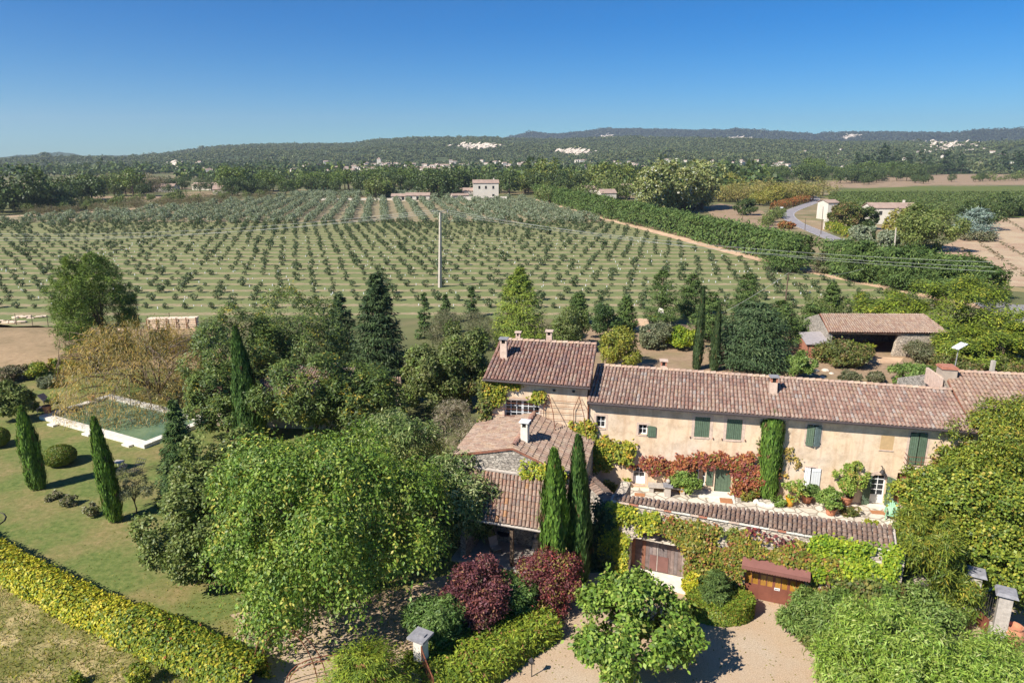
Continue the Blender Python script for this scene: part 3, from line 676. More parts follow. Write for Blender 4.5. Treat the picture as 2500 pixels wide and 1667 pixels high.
for k in range(2, len(RP) - 3):
    a, b = RP[k], RP[k + 1]; t = (b - a) / np.linalg.norm(b - a); n = np.array([-t[1], t[0]])
    for sgn in (-1, 1):
        p = a + n * sgn * 2.45; q = a + (b - a) * .6 + n * sgn * 2.45
        dash.poly((*(p - n * .07), .028), (*(p + n * .07), .028), (*(q + n * .07), .028), (*(q - n * .07), .028))
tag(dash.build('road_marking', M['roadmark']), kind='structure')
sheet('ploughed_field', [(2265, 612), (2330, 590), (2420, 530), (2760, 540), (2800, 690), (2500, 700), (2395, 700)], 1, M['ploughed'])
sheet('roadside_verge', [(2380, 694), (2600, 712), (2600, 722), (2395, 704)], 3, M['verge'])
sheet('vineyard', [(2010, 480), (2060, 462), (2250, 455), (2420, 455), (2700, 455), (2700, 532), (2400, 530), (2250, 520), (2080, 500)], 1, M['vines'])
sheet('upper_vineyard', [(2250, 420), (2330, 413), (2700, 410), (2700, 424), (2280, 425)], 1, M['vines'])
sheet('stubble_field', [(1720, 505), (1760, 497), (1860, 515), (1905, 545), (1870, 570), (1740, 530)], 1, M['yard'])
sheet('fallow_strip', [(1960, 455), (2060, 438), (2300, 426), (2700, 426), (2700, 452), (2300, 452), (2080, 458)], 2, M['yard'])
sheet('fallow_field', [(190, 486), (200, 479), (290, 479), (400, 478), (560, 470), (560, 478), (380, 486)], 1, M['yard'])
sheet('green_strip', [(1940, 432), (2010, 428), (2080, 430), (2060, 440), (1960, 441)], 3, M['vines'])
# weed rows across the ploughed field
r = rng(5); Pw = []
for (x0, y0, x1, y1) in ((2390, 590, 2510, 680), (2440, 590, 2560, 660), (2455, 535, 2560, 600), (2350, 605, 2440, 690)):
    a, b = np.array(G(x0, y0)), np.array(G(x1, y1)); k = 320; t = r.random(k)[:, None]
    Pw.append(np.column_stack([a + (b - a) * t + r.normal(size=(k, 2)) * .45, np.zeros(k)]))
Pw = np.vstack(Pw); nW = len(Pw)
V = quads(Pw, unit(UP + rdir(r, nW) * .6), rdir(r, nW), .7, .45)
tag(link('weeds', quadmesh('weeds', V, pick(r, 'scrub', nW) * .9), M['leaf']), kind='stuff')

# ---------------------------------------------------------------- hills: skyline read as heights at real distances
SKY1 = [(-900, 399), (-300, 397), (0, 394), (60, 395), (150, 390), (215, 388), (300, 389), (360, 383), (430, 375), (530, 363), (625, 356), (700, 354), (870, 353), (900, 346), (1000, 339), (1100, 336), (1180, 337), (1250, 342), (1330, 343), (1400, 341), (1550, 336), (1700, 341), (1875, 346), (2050, 352), (2200, 347), (2330, 352), (2500, 347), (3400, 350)]
SKY2 = [(-900, 396), (900, 372), (1150, 355), (1225, 343), (1262, 334), (1298, 327), (1330, 331), (1365, 333), (1400, 327), (1480, 318), (1550, 319), (1650, 321), (1750, 324), (1850, 323), (1900, 325), (1985, 331), (2010, 328), (2060, 327), (2200, 327), (2330, 328), (2370, 325), (2400, 322), (2430, 322), (2500, 325), (2700, 322), (3400, 330)]
def lattice(seed):
    tab = np.random.default_rng(seed).random((256, 256))
    def f(x, y):
        xi, yi = np.floor(x).astype(int), np.floor(y).astype(int); fx, fy = x - xi, y - yi
        fx = fx * fx * (3 - 2 * fx); fy = fy * fy * (3 - 2 * fy); g = lambda a, b: tab[a % 256, b % 256]
        return (g(xi, yi) * (1 - fx) + g(xi + 1, yi) * fx) * (1 - fy) + (g(xi, yi + 1) * (1 - fx) + g(xi + 1, yi + 1) * fx) * fy
    return f
LN1, LN2 = lattice(3), lattice(8)
def crest(skyl, th, rr):
    u = 1250 + FOC / CP * np.tan(th); v = np.interp(u, [p[0] for p in skyl], [p[1] for p in skyl])
    e = (v - 833.5) / FOC; d = (u - 1250) / FOC; y = CP - e * SP; w = -SP - e * CP
    return CAMH + rr * w / np.hypot(d, y)
def hill_z(th, rr, skyl, r0, r1, amp, canopy):
    c = crest(skyl, th, r1); t = np.clip((rr - r0) / (r1 - r0), 0, 1)
    s = t * t * (3 - 2 * t) * .55 + t * .45; X, Y = rr * np.sin(th), rr * np.cos(th)
    z = (c + 1) * s - 1
    sp = (LN1(X / 420, Y / 420) - .5) * 1.2 + (LN1(X / 170 + 9, Y / 170) - .5) * .6
    z = z + amp * sp * np.sin(math.pi * np.clip(t, 0, 1)) ** .8
    z = z - np.clip((rr - r1) / 900, 0, 1) * 40
    fade = np.clip(t * 12, 0, 1)
    return z - canopy * 1.6 * fade * (t > .9) * ((t - .9) * 10) * 0 + canopy * fade * (LN2(X / 13, Y / 13) * .6 + LN2(X / 31 + 5, Y / 31) * .7 - .65)
def hills(name, skyl, r0, r1, r2, nth, nr, amp, canopy, m):
    th = np.linspace(rad(-46), rad(46), nth); rr = np.concatenate([r0 + (r1 - r0) * np.linspace(0, 1, nr) ** .9, np.linspace(r1, r2, 8)[1:]])
    TH, RR = np.meshgrid(th, rr); Zz = hill_z(TH, RR, skyl, r0, r1, amp, canopy)
    V = np.stack([RR * np.sin(TH), RR * np.cos(TH), Zz], 2).reshape(-1, 3); R_, C_ = len(rr), nth
    i = np.arange(R_ * C_).reshape(R_, C_); F = np.stack([i[:-1, :-1], i[:-1, 1:], i[1:, 1:], i[1:, :-1]], 2).reshape(-1, 4)
    me = bpy.data.meshes.new(name); me.vertices.add(len(V)); me.vertices.foreach_set('co', V.astype(np.float32).ravel())
    me.loops.add(F.size); me.loops.foreach_set('vertex_index', F.astype(np.int32).ravel())
    me.polygons.add(len(F)); me.polygons.foreach_set('loop_start', np.arange(0, F.size, 4, dtype=np.int32)); me.update(calc_edges=True)
    return tag(link(name, me, m), kind='structure')
HR0, HR1 = 1350.0, 3200.0
hills('wooded_hills', SKY1, HR0, HR1, 4000, 640, 72, 26.0, 5.0, M['hill'])
hills('far_ridge', SKY2, 4300, 6000, 6800, 520, 44, 60.0, 12.0, M['ridge'])

# ---------------------------------------------------------------- air: even pale haze round the whole scene
hz = MB(); hz.box(Fr(0, 0), -7000, 7000, -200, 7400, -1.0, 420.0)
hm = bpy.data.materials.new('haze'); hm.use_nodes = True; hm.node_tree.nodes.remove(hm.node_tree.nodes['Principled BSDF'])
pv = hm.node_tree.nodes.new('ShaderNodeVolumePrincipled'); pv.inputs['Color'].default_value = (0.78, 0.88, 1.0, 1); pv.inputs['Density'].default_value = 9.5e-5
pv.inputs['Anisotropy'].default_value = 0.2
hm.node_tree.links.new(pv.outputs[0], hm.node_tree.nodes['Material Output'].inputs['Volume'])
tag(hz.build('haze', hm), kind='stuff')

# ================================================================ FARMHOUSE
T0 = 2.5                                         # terrace level
HF = Fr(5.2, 45.52, 0, -9.457)
eav = lambda a: 8.86 - .0225 * a
sheet('terrace_paving', [tuple(HF.p(a, b)[:2]) for a, b in ((-0.5, .2), (30, .2))][::-1] + [(5.9, 38.75), (10.2, 37.08), (20.35, 33.08), (29.0, 37.2)], 1, M['paving'], px=False, base=T0)
fh = thing('farmhouse', 'long ochre farmhouse wing with a pinkish tiled roof and green shutters', 'house', tuple(HF.p(11.5, 0, T0)))
holes = [(.66, 1.30, 6.8, 7.7), (3.58, 4.16, 6.5, 7.25), (7.32, 8.32, 6.6, 8.07), (9.42, 10.42, 6.54, 8.03), (14.55, 15.42, 6.5, 7.95), (20.92, 21.93, 5.6, 7.84), (14.72, 15.4, 3.2, 4.9),
         (18.98, 19.86, T0, 4.68), (3.36, 4.2, 2.75, 4.2), (7.45, 8.28, 2.9, 4.83), (8.92, 10.02, T0, 4.8), (20.5, 21.45, T0, 4.95)]
mb = MB(); wall_holes(mb, HF, 0, 31.5, 0, 8.5, holes, 0, .4, ztop=lambda a: eav(a) - .02)
mb.box(HF, 0, 31.5, .41, .5, 0, 8.2)             # dark inner skin behind the openings is covered by the glass
mb.box(HF, 0, 31.5, 3.6, 7.6, 0, 7.4)
mb.build('wall', M['stucco'], fh)
fr_ = MB()
rl = lambda a: 10.28 - .0245 * a
roofQ = [HF.p(.45, 3.5, rl(.45)), HF.p(24.4, 3.5, rl(24.4)), HF.p(24.4, -.55, eav(24.4)), HF.p(.0, -.55, eav(0))]
rb = MB(); rb.slab(roofQ, .14); rb.slab([roofQ[1], roofQ[0], HF.p(.45, 7.8, rl(.45) - 1.4), HF.p(24.4, 7.8, rl(24.4) - 1.4)], .14)
roof = rb.build('roof', M['deck'], fh)
tile_roof(roof, roofQ, .25, .43, 'warm', 11)
ridge_row(roof, roofQ[0], roofQ[1], 'pale', 3, rt=.16)
mb = MB(); mb.tube([HF.p(.02, -.62, eav(0) - .05), HF.p(24.4, -.62, eav(24.4) - .05)], .085, 8); mb.build('gutter', M['zinc'], fh)
mb = MB(); mb.box(HF, 0.02, 24.3, -.42, 0, 8.0, 8.26); 
for k in range(3): pass
mb = MB(); mb.hexa([HF.p(.02, -.4, eav(0) - .28), HF.p(24.3, -.4, eav(24.3) - .28), HF.p(24.3, -.003, eav(24.3) - .42), HF.p(.02, -.003, eav(0) - .42), HF.p(.02, -.4, eav(0) - .15), HF.p(24.3, -.4, eav(24.3) - .15), HF.p(24.3, -.003, eav(24.3) - .05), HF.p(.02, -.003, eav(0) - .05)])
mb.build('cornice', M['mortar'], fh)
mb = MB(); mb.tube([HF.p(.1, -.5, 8.72), HF.p(.1, -.09, 8.4), HF.p(.1, -.09, 5.6)], .06, 8); mb.build('downpipe', M['rust'], fh)
def surround(fr, a0, a1, z0, z1, w=.16, m='mortar', par=fh, b=-.012):
    mb = MB(); mb.box(fr, a0 - w, a0, b, .05, z0 - w * .6, z1 + w); mb.box(fr, a1, a1 + w, b, .05, z0 - w * .6, z1 + w); mb.box(fr, a0, a1, b, .05, z1, z1 + w); mb.box(fr, a0, a1, b - .03, .05, z0 - w * .6, z0)
    return mb.build('surround', M[m], par)
def window(par, fr, a0, a1, z0, z1, nc, nr, b=.22, arch=0.0, solid=0.0, name='window', f=.06, curtain=False):
    """frame with glazing bars; panes are sub-parts"""
    mb = MB(); w = a1 - a0; zb = z0 + solid
    mb.box(fr, a0, a0 + f, b, b + .06, z0, z1); mb.box(fr, a1 - f, a1, b, b + .06, z0, z1); mb.box(fr, a0 + f, a1 - f, b, b + .06, z1 - f, z1)
    mb.box(fr, a0 + f, a1 - f, b, b + .06, z0, z0 + max(f, solid))
    for i in range(1, nc): x = a0 + w * i / nc; mb.box(fr, x - .022, x + .022, b - .004, b + .05, zb, z1 - f)
    for j in range(1, nr): z = zb + (z1 - zb) * j / nr; mb.box(fr, a0 + f, a1 - f, b + .002, b + .045, z - .02, z + .02)
    o = mb.build(name, M['white'], par)
    for i in range(nc):
        for j in range(nr):
            xa, xb = a0 + w * i / nc, a0 + w * (i + 1) / nc; za, zc = zb + (z1 - zb) * j / nr, zb + (z1 - zb) * (j + 1) / nr
            q = MB(); q.box(fr, xa + .01, xb - .01, b + .03, b + .04, za + .01, zc - .01); q.build('pane', M['glass'], o)
    if curtain:
        q = MB()
        for k in range(14):
            x = a0 + .1 + (w - .2) * k / 14; q.box(fr, x, x + (w - .2) / 20, b + .09, b + .12, z0 + .1, z1 - .08)
        q.build('curtain', M['plate'], o)
    return o
def shutter(par, fr, a0, a1, z0, z1, b=-.05, arch=0.0, m='green', planks=4, bars=(0.2, 0.8), label=None):
    mb = MB(); w = a1 - a0; g = .008
    for k in range(planks):
        x0 = a0 + w * k / planks + g; x1 = a0 + w * (k + 1) / planks - g
        def top(x): 
            if not arch: return z1
            t = (x - a0) / w; t = t if arch > 0 else 1 - t
            return z1 - abs(arch) * (1 - t) ** 2
        mb.hexa([fr.p(x0, b - .045, z0), fr.p(x1, b - .045, z0), fr.p(x1, b, z0), fr.p(x0, b, z0), fr.p(x0, b - .045, top(x0)), fr.p(x1, b - .045, top(x1)), fr.p(x1, b, top(x1)), fr.p(x0, b, top(x0))])
    for q in bars: z = z0 + (z1 - z0) * q; mb.box(fr, a0 + .03, a1 - .03, b - .066, b - .046, z - .05, z + .05)
    o = mb.build('shutter', M[m], par)
    h = MB()
    for q in (.12, .86): z = z0 + (z1 - z0) * q; h.box(fr, a0 - .05, a0 + .02, b - .03, b + .02, z - .025, z + .025)
    h.build('hinge', M['iron'], o)
    if label: o['label'] = label
    return o
# upper floor
window(fh, HF, .66, 1.30, 6.8, 7.7, 2, 2); surround(HF, .66, 1.30, 6.8, 7.7)
window(fh, HF, 3.58, 4.16, 6.5, 7.25, 2, 2); surround(HF, 3.58, 4.16, 6.5, 7.25, .14)
shutter(fh, HF, 4.2, 4.76, 6.42, 7.22, arch=-.06, bars=())
for a in (7.32, 9.42):
    surround(HF, a, a + 1.0, 6.6 if a < 9 else 6.55, 8.05 if a < 9 else 8.02, .2)
    shutter(fh, HF, a + .01, a + .495, 6.6 if a < 9 else 6.55, 8.06 if a < 9 else 8.02, b=.06, bars=()); shutter(fh, HF, a + .505, a + .99, 6.6 if a < 9 else 6.55, 8.06 if a < 9 else 8.02, b=.06, bars=())
    bk = MB(); bk.box(HF, a - .28, a - .24, -.09, .01, 6.5, 6.62); bk.box(HF, a + 1.24, a + 1.28, -.09, .01, 6.5, 6.62); bk.build('shutter_catch', M['rust'], fh)
window(fh, HF, 14.55, 15.42, 6.5, 7.95, 2, 3); surround(HF, 14.55, 15.42, 6.5, 7.95, .12)
s1 = HF.sub(14.55, -.02, 0, -18); shutter(fh, s1, 0, .46, 6.5, 7.93, b=0, bars=()); s2 = HF.sub(15.42, -.02, 0, 180 + 24)
shutter(fh, s2, 0, .46, 6.5, 7.93, b=.05, m='greygreen', bars=(.15, .85), label='weathered grey green shutter leaf half open')
s1 = HF.sub(20.92, -.03, 0, -5); shutter(fh, s1, 0, .48, 5.62, 7.84, b=0, arch=.10, bars=()); s2 = HF.sub(21.93, -.03, 0, 5); shutter(fh, s2, -.48, 0, 5.62, 7.84, b=0, arch=-.10, bars=())
surround(HF, 20.92, 21.93, 5.6, 7.84, .16); window(fh, HF, 20.92, 21.93, 5.6, 7.84, 2, 4)
mb = MB(); mb.box(HF, 19.17, 19.97, -.006, .0, 6.5, 7.5); mb.build('blocked_window', simple('ochre_patch', rgb(192, 160, 116), .95, .15, 3, bmp=.3), fh)
mb = MB(); mb.box(HF, 19.1, 20.02, -.05, .02, 6.43, 6.5); mb.build('sill', M['mortar'], fh)
# ground floor
window(fh, HF, 3.36, 4.2, 2.75, 4.2, 2, 3, solid=.55, name='door'); surround(HF, 3.36, 4.2, 2.75, 4.2, .15)
o = window(fh, HF, 7.45, 7.86, 2.9, 4.83, 1, 4, solid=.3, name='door'); o['label'] = 'glazed white door leaf standing closed beside its open leaf'
o = window(fh, HF.sub(8.28, .1, 0, -62), -.42, 0, 2.9, 4.83, 1, 4, b=0, solid=.3, name='door'); o['label'] = 'glazed white door leaf swung open'
shutter(fh, HF, 8.33, 8.78, 3.1, 4.83, planks=3); shutter(fh, HF, 6.95, 7.4, 3.1, 4.83, planks=3, m='greygreen')
mb = MB(); 
for k in range(5): mb.box(HF, 8.93 + k * .217, 8.93 + (k + 1) * .217 - .012, .1, .15, T0 + .02, 4.78)
mb.build('door', M['green'], fh)['label'] = 'closed grey green plank door under the red vine'
mb = MB(); mb.box(HF, 7.3, 10.2, -.75, 0.02, T0, T0 + .16); mb.box(HF, 8.6, 10.2, -1.3, -.75, T0, T0 + .08); mb.build('step', M['lime'], fh)
window(fh, HF, 14.72, 15.4, 3.2, 4.9, 2, 3); 
shutter(fh, HF.sub(14.72, -.02, 0, -14), -.02, .36, 3.2, 4.9, b=0, m='white', bars=(.9,), label='white shutter leaf half closed'); shutter(fh, HF.sub(15.72, -.03, 0, 6), -.60, 0, 3.2, 4.88, b=0, m='white', bars=(.9,), label='white shutter leaf folded back')
surround(HF, 14.72, 15.4, 3.2, 4.9, .1)
window(fh, HF, 18.98, 19.86, T0 + .06, 4.68, 2, 4, solid=.62, name='door')['label'] = 'white arched door with eight panes'
ar = MB()
for sgn in (0, 1):
    pts = [HF.p(18.98 if not sgn else 19.86, .12, 4.68)]
    for k in range(7):
        t = k / 6; x = .44 * t; pts.append(HF.p(18.98 + x if not sgn else 19.86 - x, .12, 4.68 - .22 * (1 - math.sin(math.acos(1 - t)))))
    ar.prism(pts, HF.ey * .1)
ar.build('arch', M['mortar'], fh); mb = MB()
for k in range(9):
    t0, t1 = math.pi * k / 9, math.pi * (k + 1) / 9; c = lambda t, q: HF.p(19.42 - math.cos(t) * (.44 + q), -.012, 4.5 + math.sin(t) * (.22 + q * .9))
    mb.poly(c(t0, .02), c(t1, .02), c(t1, .26), c(t0, .26))
mb.build('arch_stone', M['mortar'], fh)
shutter(fh, HF.sub(18.95, -.05, 0, 8), -.5, 0, T0 + .05, 4.66, b=0, arch=.14, planks=4, bars=(.2, .55, .85)); shutter(fh, HF.sub(19.9, -.05, 0, -10), 0, .5, T0 + .05, 4.66, b=0, arch=-.14, planks=4, bars=(.2, .55, .85))
mb = MB(); mb.tube([HF.p(19.42, 0, 5.35), HF.p(19.42, -.22, 5.42), HF.p(19.42, -.34, 5.25)], .025, 5); mb.lathe(HF.p(19.42, -.34, 5.02), [(.01, .24), (.06, .22), (.16, .04), (.17, 0), (.0, .02)], 12); mb.build('wall_lamp', M['iron'], fh)
mb = MB(); mb.box(HF, 18.86, 19.98, -.5, .02, T0, T0 + .09); mb.build('threshold', M['lime'], fh)
mb = MB(); mb.box(HF, 20.5, 21.45, .3, .36, T0, 4.95); mb.build('door', M['brownpaint'], fh)['label'] = 'dark brown door half hidden by the vine'
# balcony at the right pair of tall shutters
bal = MB(); bal.box(HF, 20.7, 23.2, -.75, -.003, 5.35, 5.47); bal.box(HF, 20.9, 23.0, -.45, -.003, 5.2, 5.35); balo = bal.build('balcony', M['lime'], fh)
mb = MB()
for z in (5.75, 6.1, 6.42): mb.tube([HF.p(20.72, -.02, z), HF.p(20.72, -.72, z), HF.p(23.15, -.72, z), HF.p(23.15, -.02, z)], .018, 5)
for a in (20.72, 21.5, 22.3, 23.15): mb.tube([HF.p(a, -.72, 5.47), HF.p(a, -.72, 6.45)], .02, 5)
mb.build('railing', M['rust'], balo)
def chimney(par, fr, a, b, z0, z1, w=.36, d=.36, name='chimney', m='mortar', cap='mortar', open_m='dark', gap=.3, brick=False):
    mb = MB(); mb.hexa([fr.p(a + i * w * q, b + j * d * q, z) for z, q in ((z0, .58), (z1 - gap, .5)) for i, j in ((-1, -1), (1, -1), (1, 1), (-1, 1))])
    o = mb.build(name, M[m], par)
    mb = MB()
    for i in (-1, 1):
        for j in (-1, 1): mb.box(fr, a + i * w * .5 - .05 - i * .05, a + i * w * .5 + .05 - i * .05, b + j * d * .5 - .05 - j * .05, b + j * d * .5 + .05 - j * .05, z1 - gap, z1)
    mb.build('pillar', M['brick' if brick else m], o)
    mb = MB(); mb.box(fr, a - w * .36, a + w * .36, b - d * .36, b + d * .36, z1 - gap + .005, z1 - .02); mb.build('flue', M['dark'], o)
    mb = MB(); mb.box(fr, a - w * .72, a + w * .72, b - d * .72, b + d * .72, z1, z1 + .07); mb.build('cap', M[cap], o)
    return o
chimney(fh, HF, 5.25, 3.9, 9.9, 10.75, .42, .4, cap='mortar', gap=.34, brick=True)
chimney(fh, HF, 12.55, 1.9, 9.2, 10.55, .44, .44, cap='slate', gap=.36, brick=True)

# tall left block
tb = thing('tower_house', 'taller square block of the farmhouse with three chimneys', 'house', tuple(HF.p(-3.4, 0, 0)))
mb = MB(); wall_holes(mb, HF, -7.0, -.003, 0, 9.6, [(-5.82, -3.32, 7.0, 8.5)], 0, .45, ztop=lambda a: 9.98)
g1 = [HF.p(.0, .0, 0), HF.p(.0, 8, 0), HF.p(.0, 8, 9.95), HF.p(.0, 4, 11.6), HF.p(.0, 0, 9.95)]; g2 = [HF.p(-7, .0, 0), HF.p(-7, 0, 9.95), HF.p(-7, 4, 11.6), HF.p(-7, 8, 9.95), HF.p(-7, 8, 0)]
mb.poly(*g1); mb.poly(*g2); mb.poly(HF.p(0, 8, 0), HF.p(-7, 8, 0), HF.p(-7, 8, 9.95), HF.p(0, 8, 9.95)); mb.build('wall', M['stucco'], tb)
tq = [HF.p(-6.85, 4, 11.78), HF.p(.42, 4, 11.70), HF.p(.20, -.5, 9.9), HF.p(-7.25, -.5, 10.12)]
rb = MB(); rb.slab(tq, .12); rb.slab([tq[1], tq[0], HF.p(-7.2, 8.4, 10.1), HF.p(.2, 8.4, 10.0)], .12); roof = rb.build('roof', M['deck'], tb)
tile_roof(roof, tq, .25, .43, 'red', 21); ridge_row(roof, tq[0], tq[1], 'pale', 4, rt=.16)
mb = MB(); mb.tube([tq[3] - UP * .07 - HF.ey * .06, tq[2] - UP * .07 - HF.ey * .06], .085, 8); mb.build('gutter', M['zinc'], tb)
for a0, a1 in ((-5.8, -4.57), (-4.55, -3.34)): window(tb, HF, a0, a1, 7.02, 8.48, 3, 3, b=.3, curtain=True)
surround(HF, -5.82, -3.32, 7.0, 8.5, .14, par=tb)
chimney(tb, HF, -6.2, 2.0, 10.7, 12.4, .46, .46, cap='slate', gap=.32); chimney(tb, HF, -5.66, 5.2, 11.0, 12.1, .34, .34, gap=.26); chimney(tb, HF, -3.25, 5.0, 11.0, 12.34, .42, .42, gap=.28)
for a in (-2.3, -.95):
    mb = MB(); mb.lathe(HF.p(a, -.06, 9.4), [(.0, -.08), (.09, -.06), (.11, 0), (.09, .06), (0, .08)], 10); mb.build('spotlight', M['iron'], tb)
# iron arched trellis on the tall wall
tr = thing('wall_trellis', 'rusty iron arched trellis on the tall block wall', 'trellis', tuple(HF.p(-1.5, -.3, 6.4)))
mb = MB()
for a in (-3.0, -.9):
    mb.tube([HF.p(a + .28 * 0, -.15, 6.2), HF.p(a, -.15, 8.1), HF.p(a + .35, -.2, 9.1), HF.p(a + .75, -.9, 8.0), HF.p(a + 1.0, -1.3, 6.4)], .028, 5)
mb.build('arch', M['rust'], tr)
mb = MB()
for z in (6.9, 7.4, 7.9, 8.35, 8.75): mb.tube([HF.p(-6.6, -.16, z), HF.p(-.3, -.16, z - .1)], .016, 4)
mb.build('wire', M['rust'], tr)

# end house at the right edge with its gable and chimney
eh = thing('end_house', 'higher tiled house at the right end with a broad stone chimney', 'house', tuple(HF.p(28.5, 3, T0)))
er = [HF.p(24.6, 5.5, 10.42), HF.p(33, 5.5, 10.4), HF.p(33, -.6, 8.22), HF.p(24.42, -.6, 8.28)]
mb = MB(); mb.poly(HF.p(24.35, 3.6, 7), HF.p(24.35, 12.5, 7), HF.p(24.35, 12.5, 7.75), HF.p(24.35, 5.5, 10.35), HF.p(24.35, 3.6, 9.75)); mb.box(HF, 24.36, 33, 3.7, 12.4, 0, 7.8); mb.build('gable_wall', M['greystone'], eh)
rb = MB(); rb.slab(er, .12); rb.slab([er[1], er[0], HF.p(24.4, 12.9, 7.6), HF.p(33, 12.9, 7.6)], .12); roof = rb.build('roof', M['deck'], eh)
tile_roof(roof, er, .27, .46, 'pale', 31); ridge_row(roof, er[0], er[1], 'pale', 5, rt=.17)
cf = HF; mb = MB(); mb.box(cf, 24.2, 25.15, 4.6, 5.6, 9.3, 10.85); ch = mb.build('chimney', simple('grey_render', rgb(176, 160, 142), .95, .15, 2, bmp=.2), eh)
mb = MB(); mb.box(cf, 24.12, 25.23, 4.52, 5.68, 10.85, 10.93); mb.box(cf, 24.2, 25.15, 4.6, 5.6, 10.935, 11.0); mb.build('cap', M['brick'], ch)
mb = MB(); mb.box(cf, 24.05, 24.2, 4.3, 6.9, 9.2, 10.3); mb.build('buttress', M['mortar'], eh)

# ---------------------------------------------------------------- gabled annex and open shed in front of the tall block
an = thing('gabled_annex', 'low stone annex with a sunken pale tiled gable roof and white chimney', 'house', (.5, 43, 0))
Rf, Rbk, Rb, Rfr = np.array([.04, 41.4, 7.0]), np.array([1.57, 46.1, 7.6]), np.array([5.75, 45.4, 6.0]), np.array([4.3, 40.0, 5.3])
Lb, Lf = np.array([-2.3, 47.0, 6.75]), np.array([-3.9, 42.7, 5.95])
rb = MB(); rb.slab([Rbk, Rb, Rfr, Rf], .12); rb.slab([Rf, Lf, Lb, Rbk], .12); roof = rb.build('roof', M['deck'], an)
tile_roof(roof, [Rf, Rbk, Rb, Rfr], .22, .42, 'pale', 41, keep=160); tile_roof(roof, [Rbk, Rf, Lf, Lb], .22, .42, 'pale', 42, keep=140)
ridge_row(roof, Rbk + UP * .02, Rf + UP * .02, 'red', 7, rt=.17)
fl = np.array([.95, -.312, 0]); mb = MB()
g = [Lf * np.array([1, 1, 0]) + UP * 0, Rfr * np.array([1, 1, 0]), Rfr - UP * .12, Rf - UP * .12, Lf - UP * .12]; dn = np.array([.312, .95, 0]) * .12
mb.poly(*[p + dn for p in g]); mb.poly(*[p + dn for p in (Rfr * [1, 1, 0], Rb * [1, 1, 0], Rb - UP * .12, Rfr - UP * .12)]); mb.poly(*[p + np.array([.1, 0, 0]) for p in (Lb * [1, 1, 0], Lf * [1, 1, 0], Lf - UP * .12, Lb - UP * .12)])
mb.build('wall', M['greystone'], an)
cF = Fr(.85, 42.6, 0, -18); chimney(an, cF, 0, 0, 6.2, 8.35, .46, .46, m='lime', cap='white', gap=.34)
sh = thing('open_shed', 'lean-to shed with mossy tiled roof open at the front', 'shed', (.5, 39.5, 0))
sq = [np.array([-3.2, 42.55, 5.15]), np.array([3.6, 40.3, 5.15]), np.array([3.2, 37.3, 3.3]), np.array([-3.4, 39.5, 3.3])]
rb = MB(); rb.slab(sq, .1); roof = rb.build('roof', M['deck'], sh); tile_roof(roof, sq, .255, .42, 'shed', 51)
mb = MB(); mb.slab([sq[0] + UP * .2, sq[1] + UP * .2, sq[1] + UP * .2 + fl * 0 + np.array([-.05, -.15, -.05]), sq[0] + UP * .2 + np.array([-.05, -.15, -.05])], .12); mb.build('flashing', M['limedull'], sh)
mb = MB(); mb.tube([sq[3] - UP * .12, sq[2] - UP * .12], .1, 6); mb.build('fascia', M['limedull'], sh)
SF = Fr(-3.3, 39.7, 0, -18.4); mb = MB(); mb.box(SF, 0, .35, 0, 3, 0, 3.2); mb.box(SF, 6.4, 6.75, 0, 3, 0, 3.2); mb.build('side_wall', M['greystone'], sh)
mb = MB(); mb.box(SF, -.6, 7, -.3, 3.0, .02, .12); mb.build('floor', M['limedull'], sh)
mb = MB(); mb.box(SF, 3.3, 3.5, .1, .3, .12, 3.25); mb.build('post', M['bark'], sh)

# ---------------------------------------------------------------- courtyard wall with gate, garage and tiled coping
WF = Fr(10.2, 37.05, 0, -21.5)
cw = thing('courtyard_wall', 'tall rubble courtyard wall topped with grey tiles under ivy', 'wall', (10.2, 37.05, 0))
mb = MB(); wall_holes(mb, WF, -4.5, 11.0, 0, 4.72, [(-3.2, .1, 0, 3.1), (3.62, 6.8, 0, 2.55)], 0, .92); mb.box(WF, 11.0, 11.5, 0, .5, 0, 4.7)
mb.poly(WF.p(-4.5, 0, 0), WF.p(-4.5, 0, 4.72), WF.p(-4.5, 2.5, 4.72), WF.p(-4.5, 2.5, 0)); mb.box(WF, -4.5, -3.9, .55, 3.2, 0, 4.6)
mb.build('rubble', M['stonewall'], cw)
mb = MB(); q0, q1 = np.array([20.35, 33.05, 0]), np.array([29.0, 37.15, 0]); nn = np.array([.43, -.9, 0]) * .45; mb.hexa([q0, q0 + nn, q1 + nn, q1] + [p + UP * 2.56 for p in (q0, q0 + nn, q1 + nn, q1)]); mb.build('retaining_wall', M['stonewall'], cw)
ar = MB()
for sgn in (0, 1):
    pts = [WF.p(-3.2 if not sgn else .1, -.001, 3.1)]
    for k in range(9):
        t = k / 8; pts.append(WF.p((-3.2 + 1.65 * t) if not sgn else (.1 - 1.65 * t), -.001, 3.1 - 1.25 * (1 - math.sin(math.acos(1 - t)))))
    ar.prism(pts, WF.ey * .88)
ar.build('gate_arch', M['stonewall'], cw)
mb = MB(); mb.hexa([WF.p(-4.5, .02, 4.5), WF.p(11.1, .02, 4.5), WF.p(11.1, 1.7, 4.5), WF.p(-4.5, .55, 4.5), WF.p(-4.5, .02, 4.74), WF.p(11.1, .02, 4.74), WF.p(11.1, 1.7, 5.25), WF.p(-4.5, .55, 4.9)])
cop = mb.build('coping', M['limedull'], cw)
bD = lambda s: float(np.interp(s, [-4.4, -3.6, -.6, 1.6, 4.5, 6.8, 9.5, 11.0], [.45, .5, .62, 1.0, 1.15, 1.3, 1.55, 1.7]))
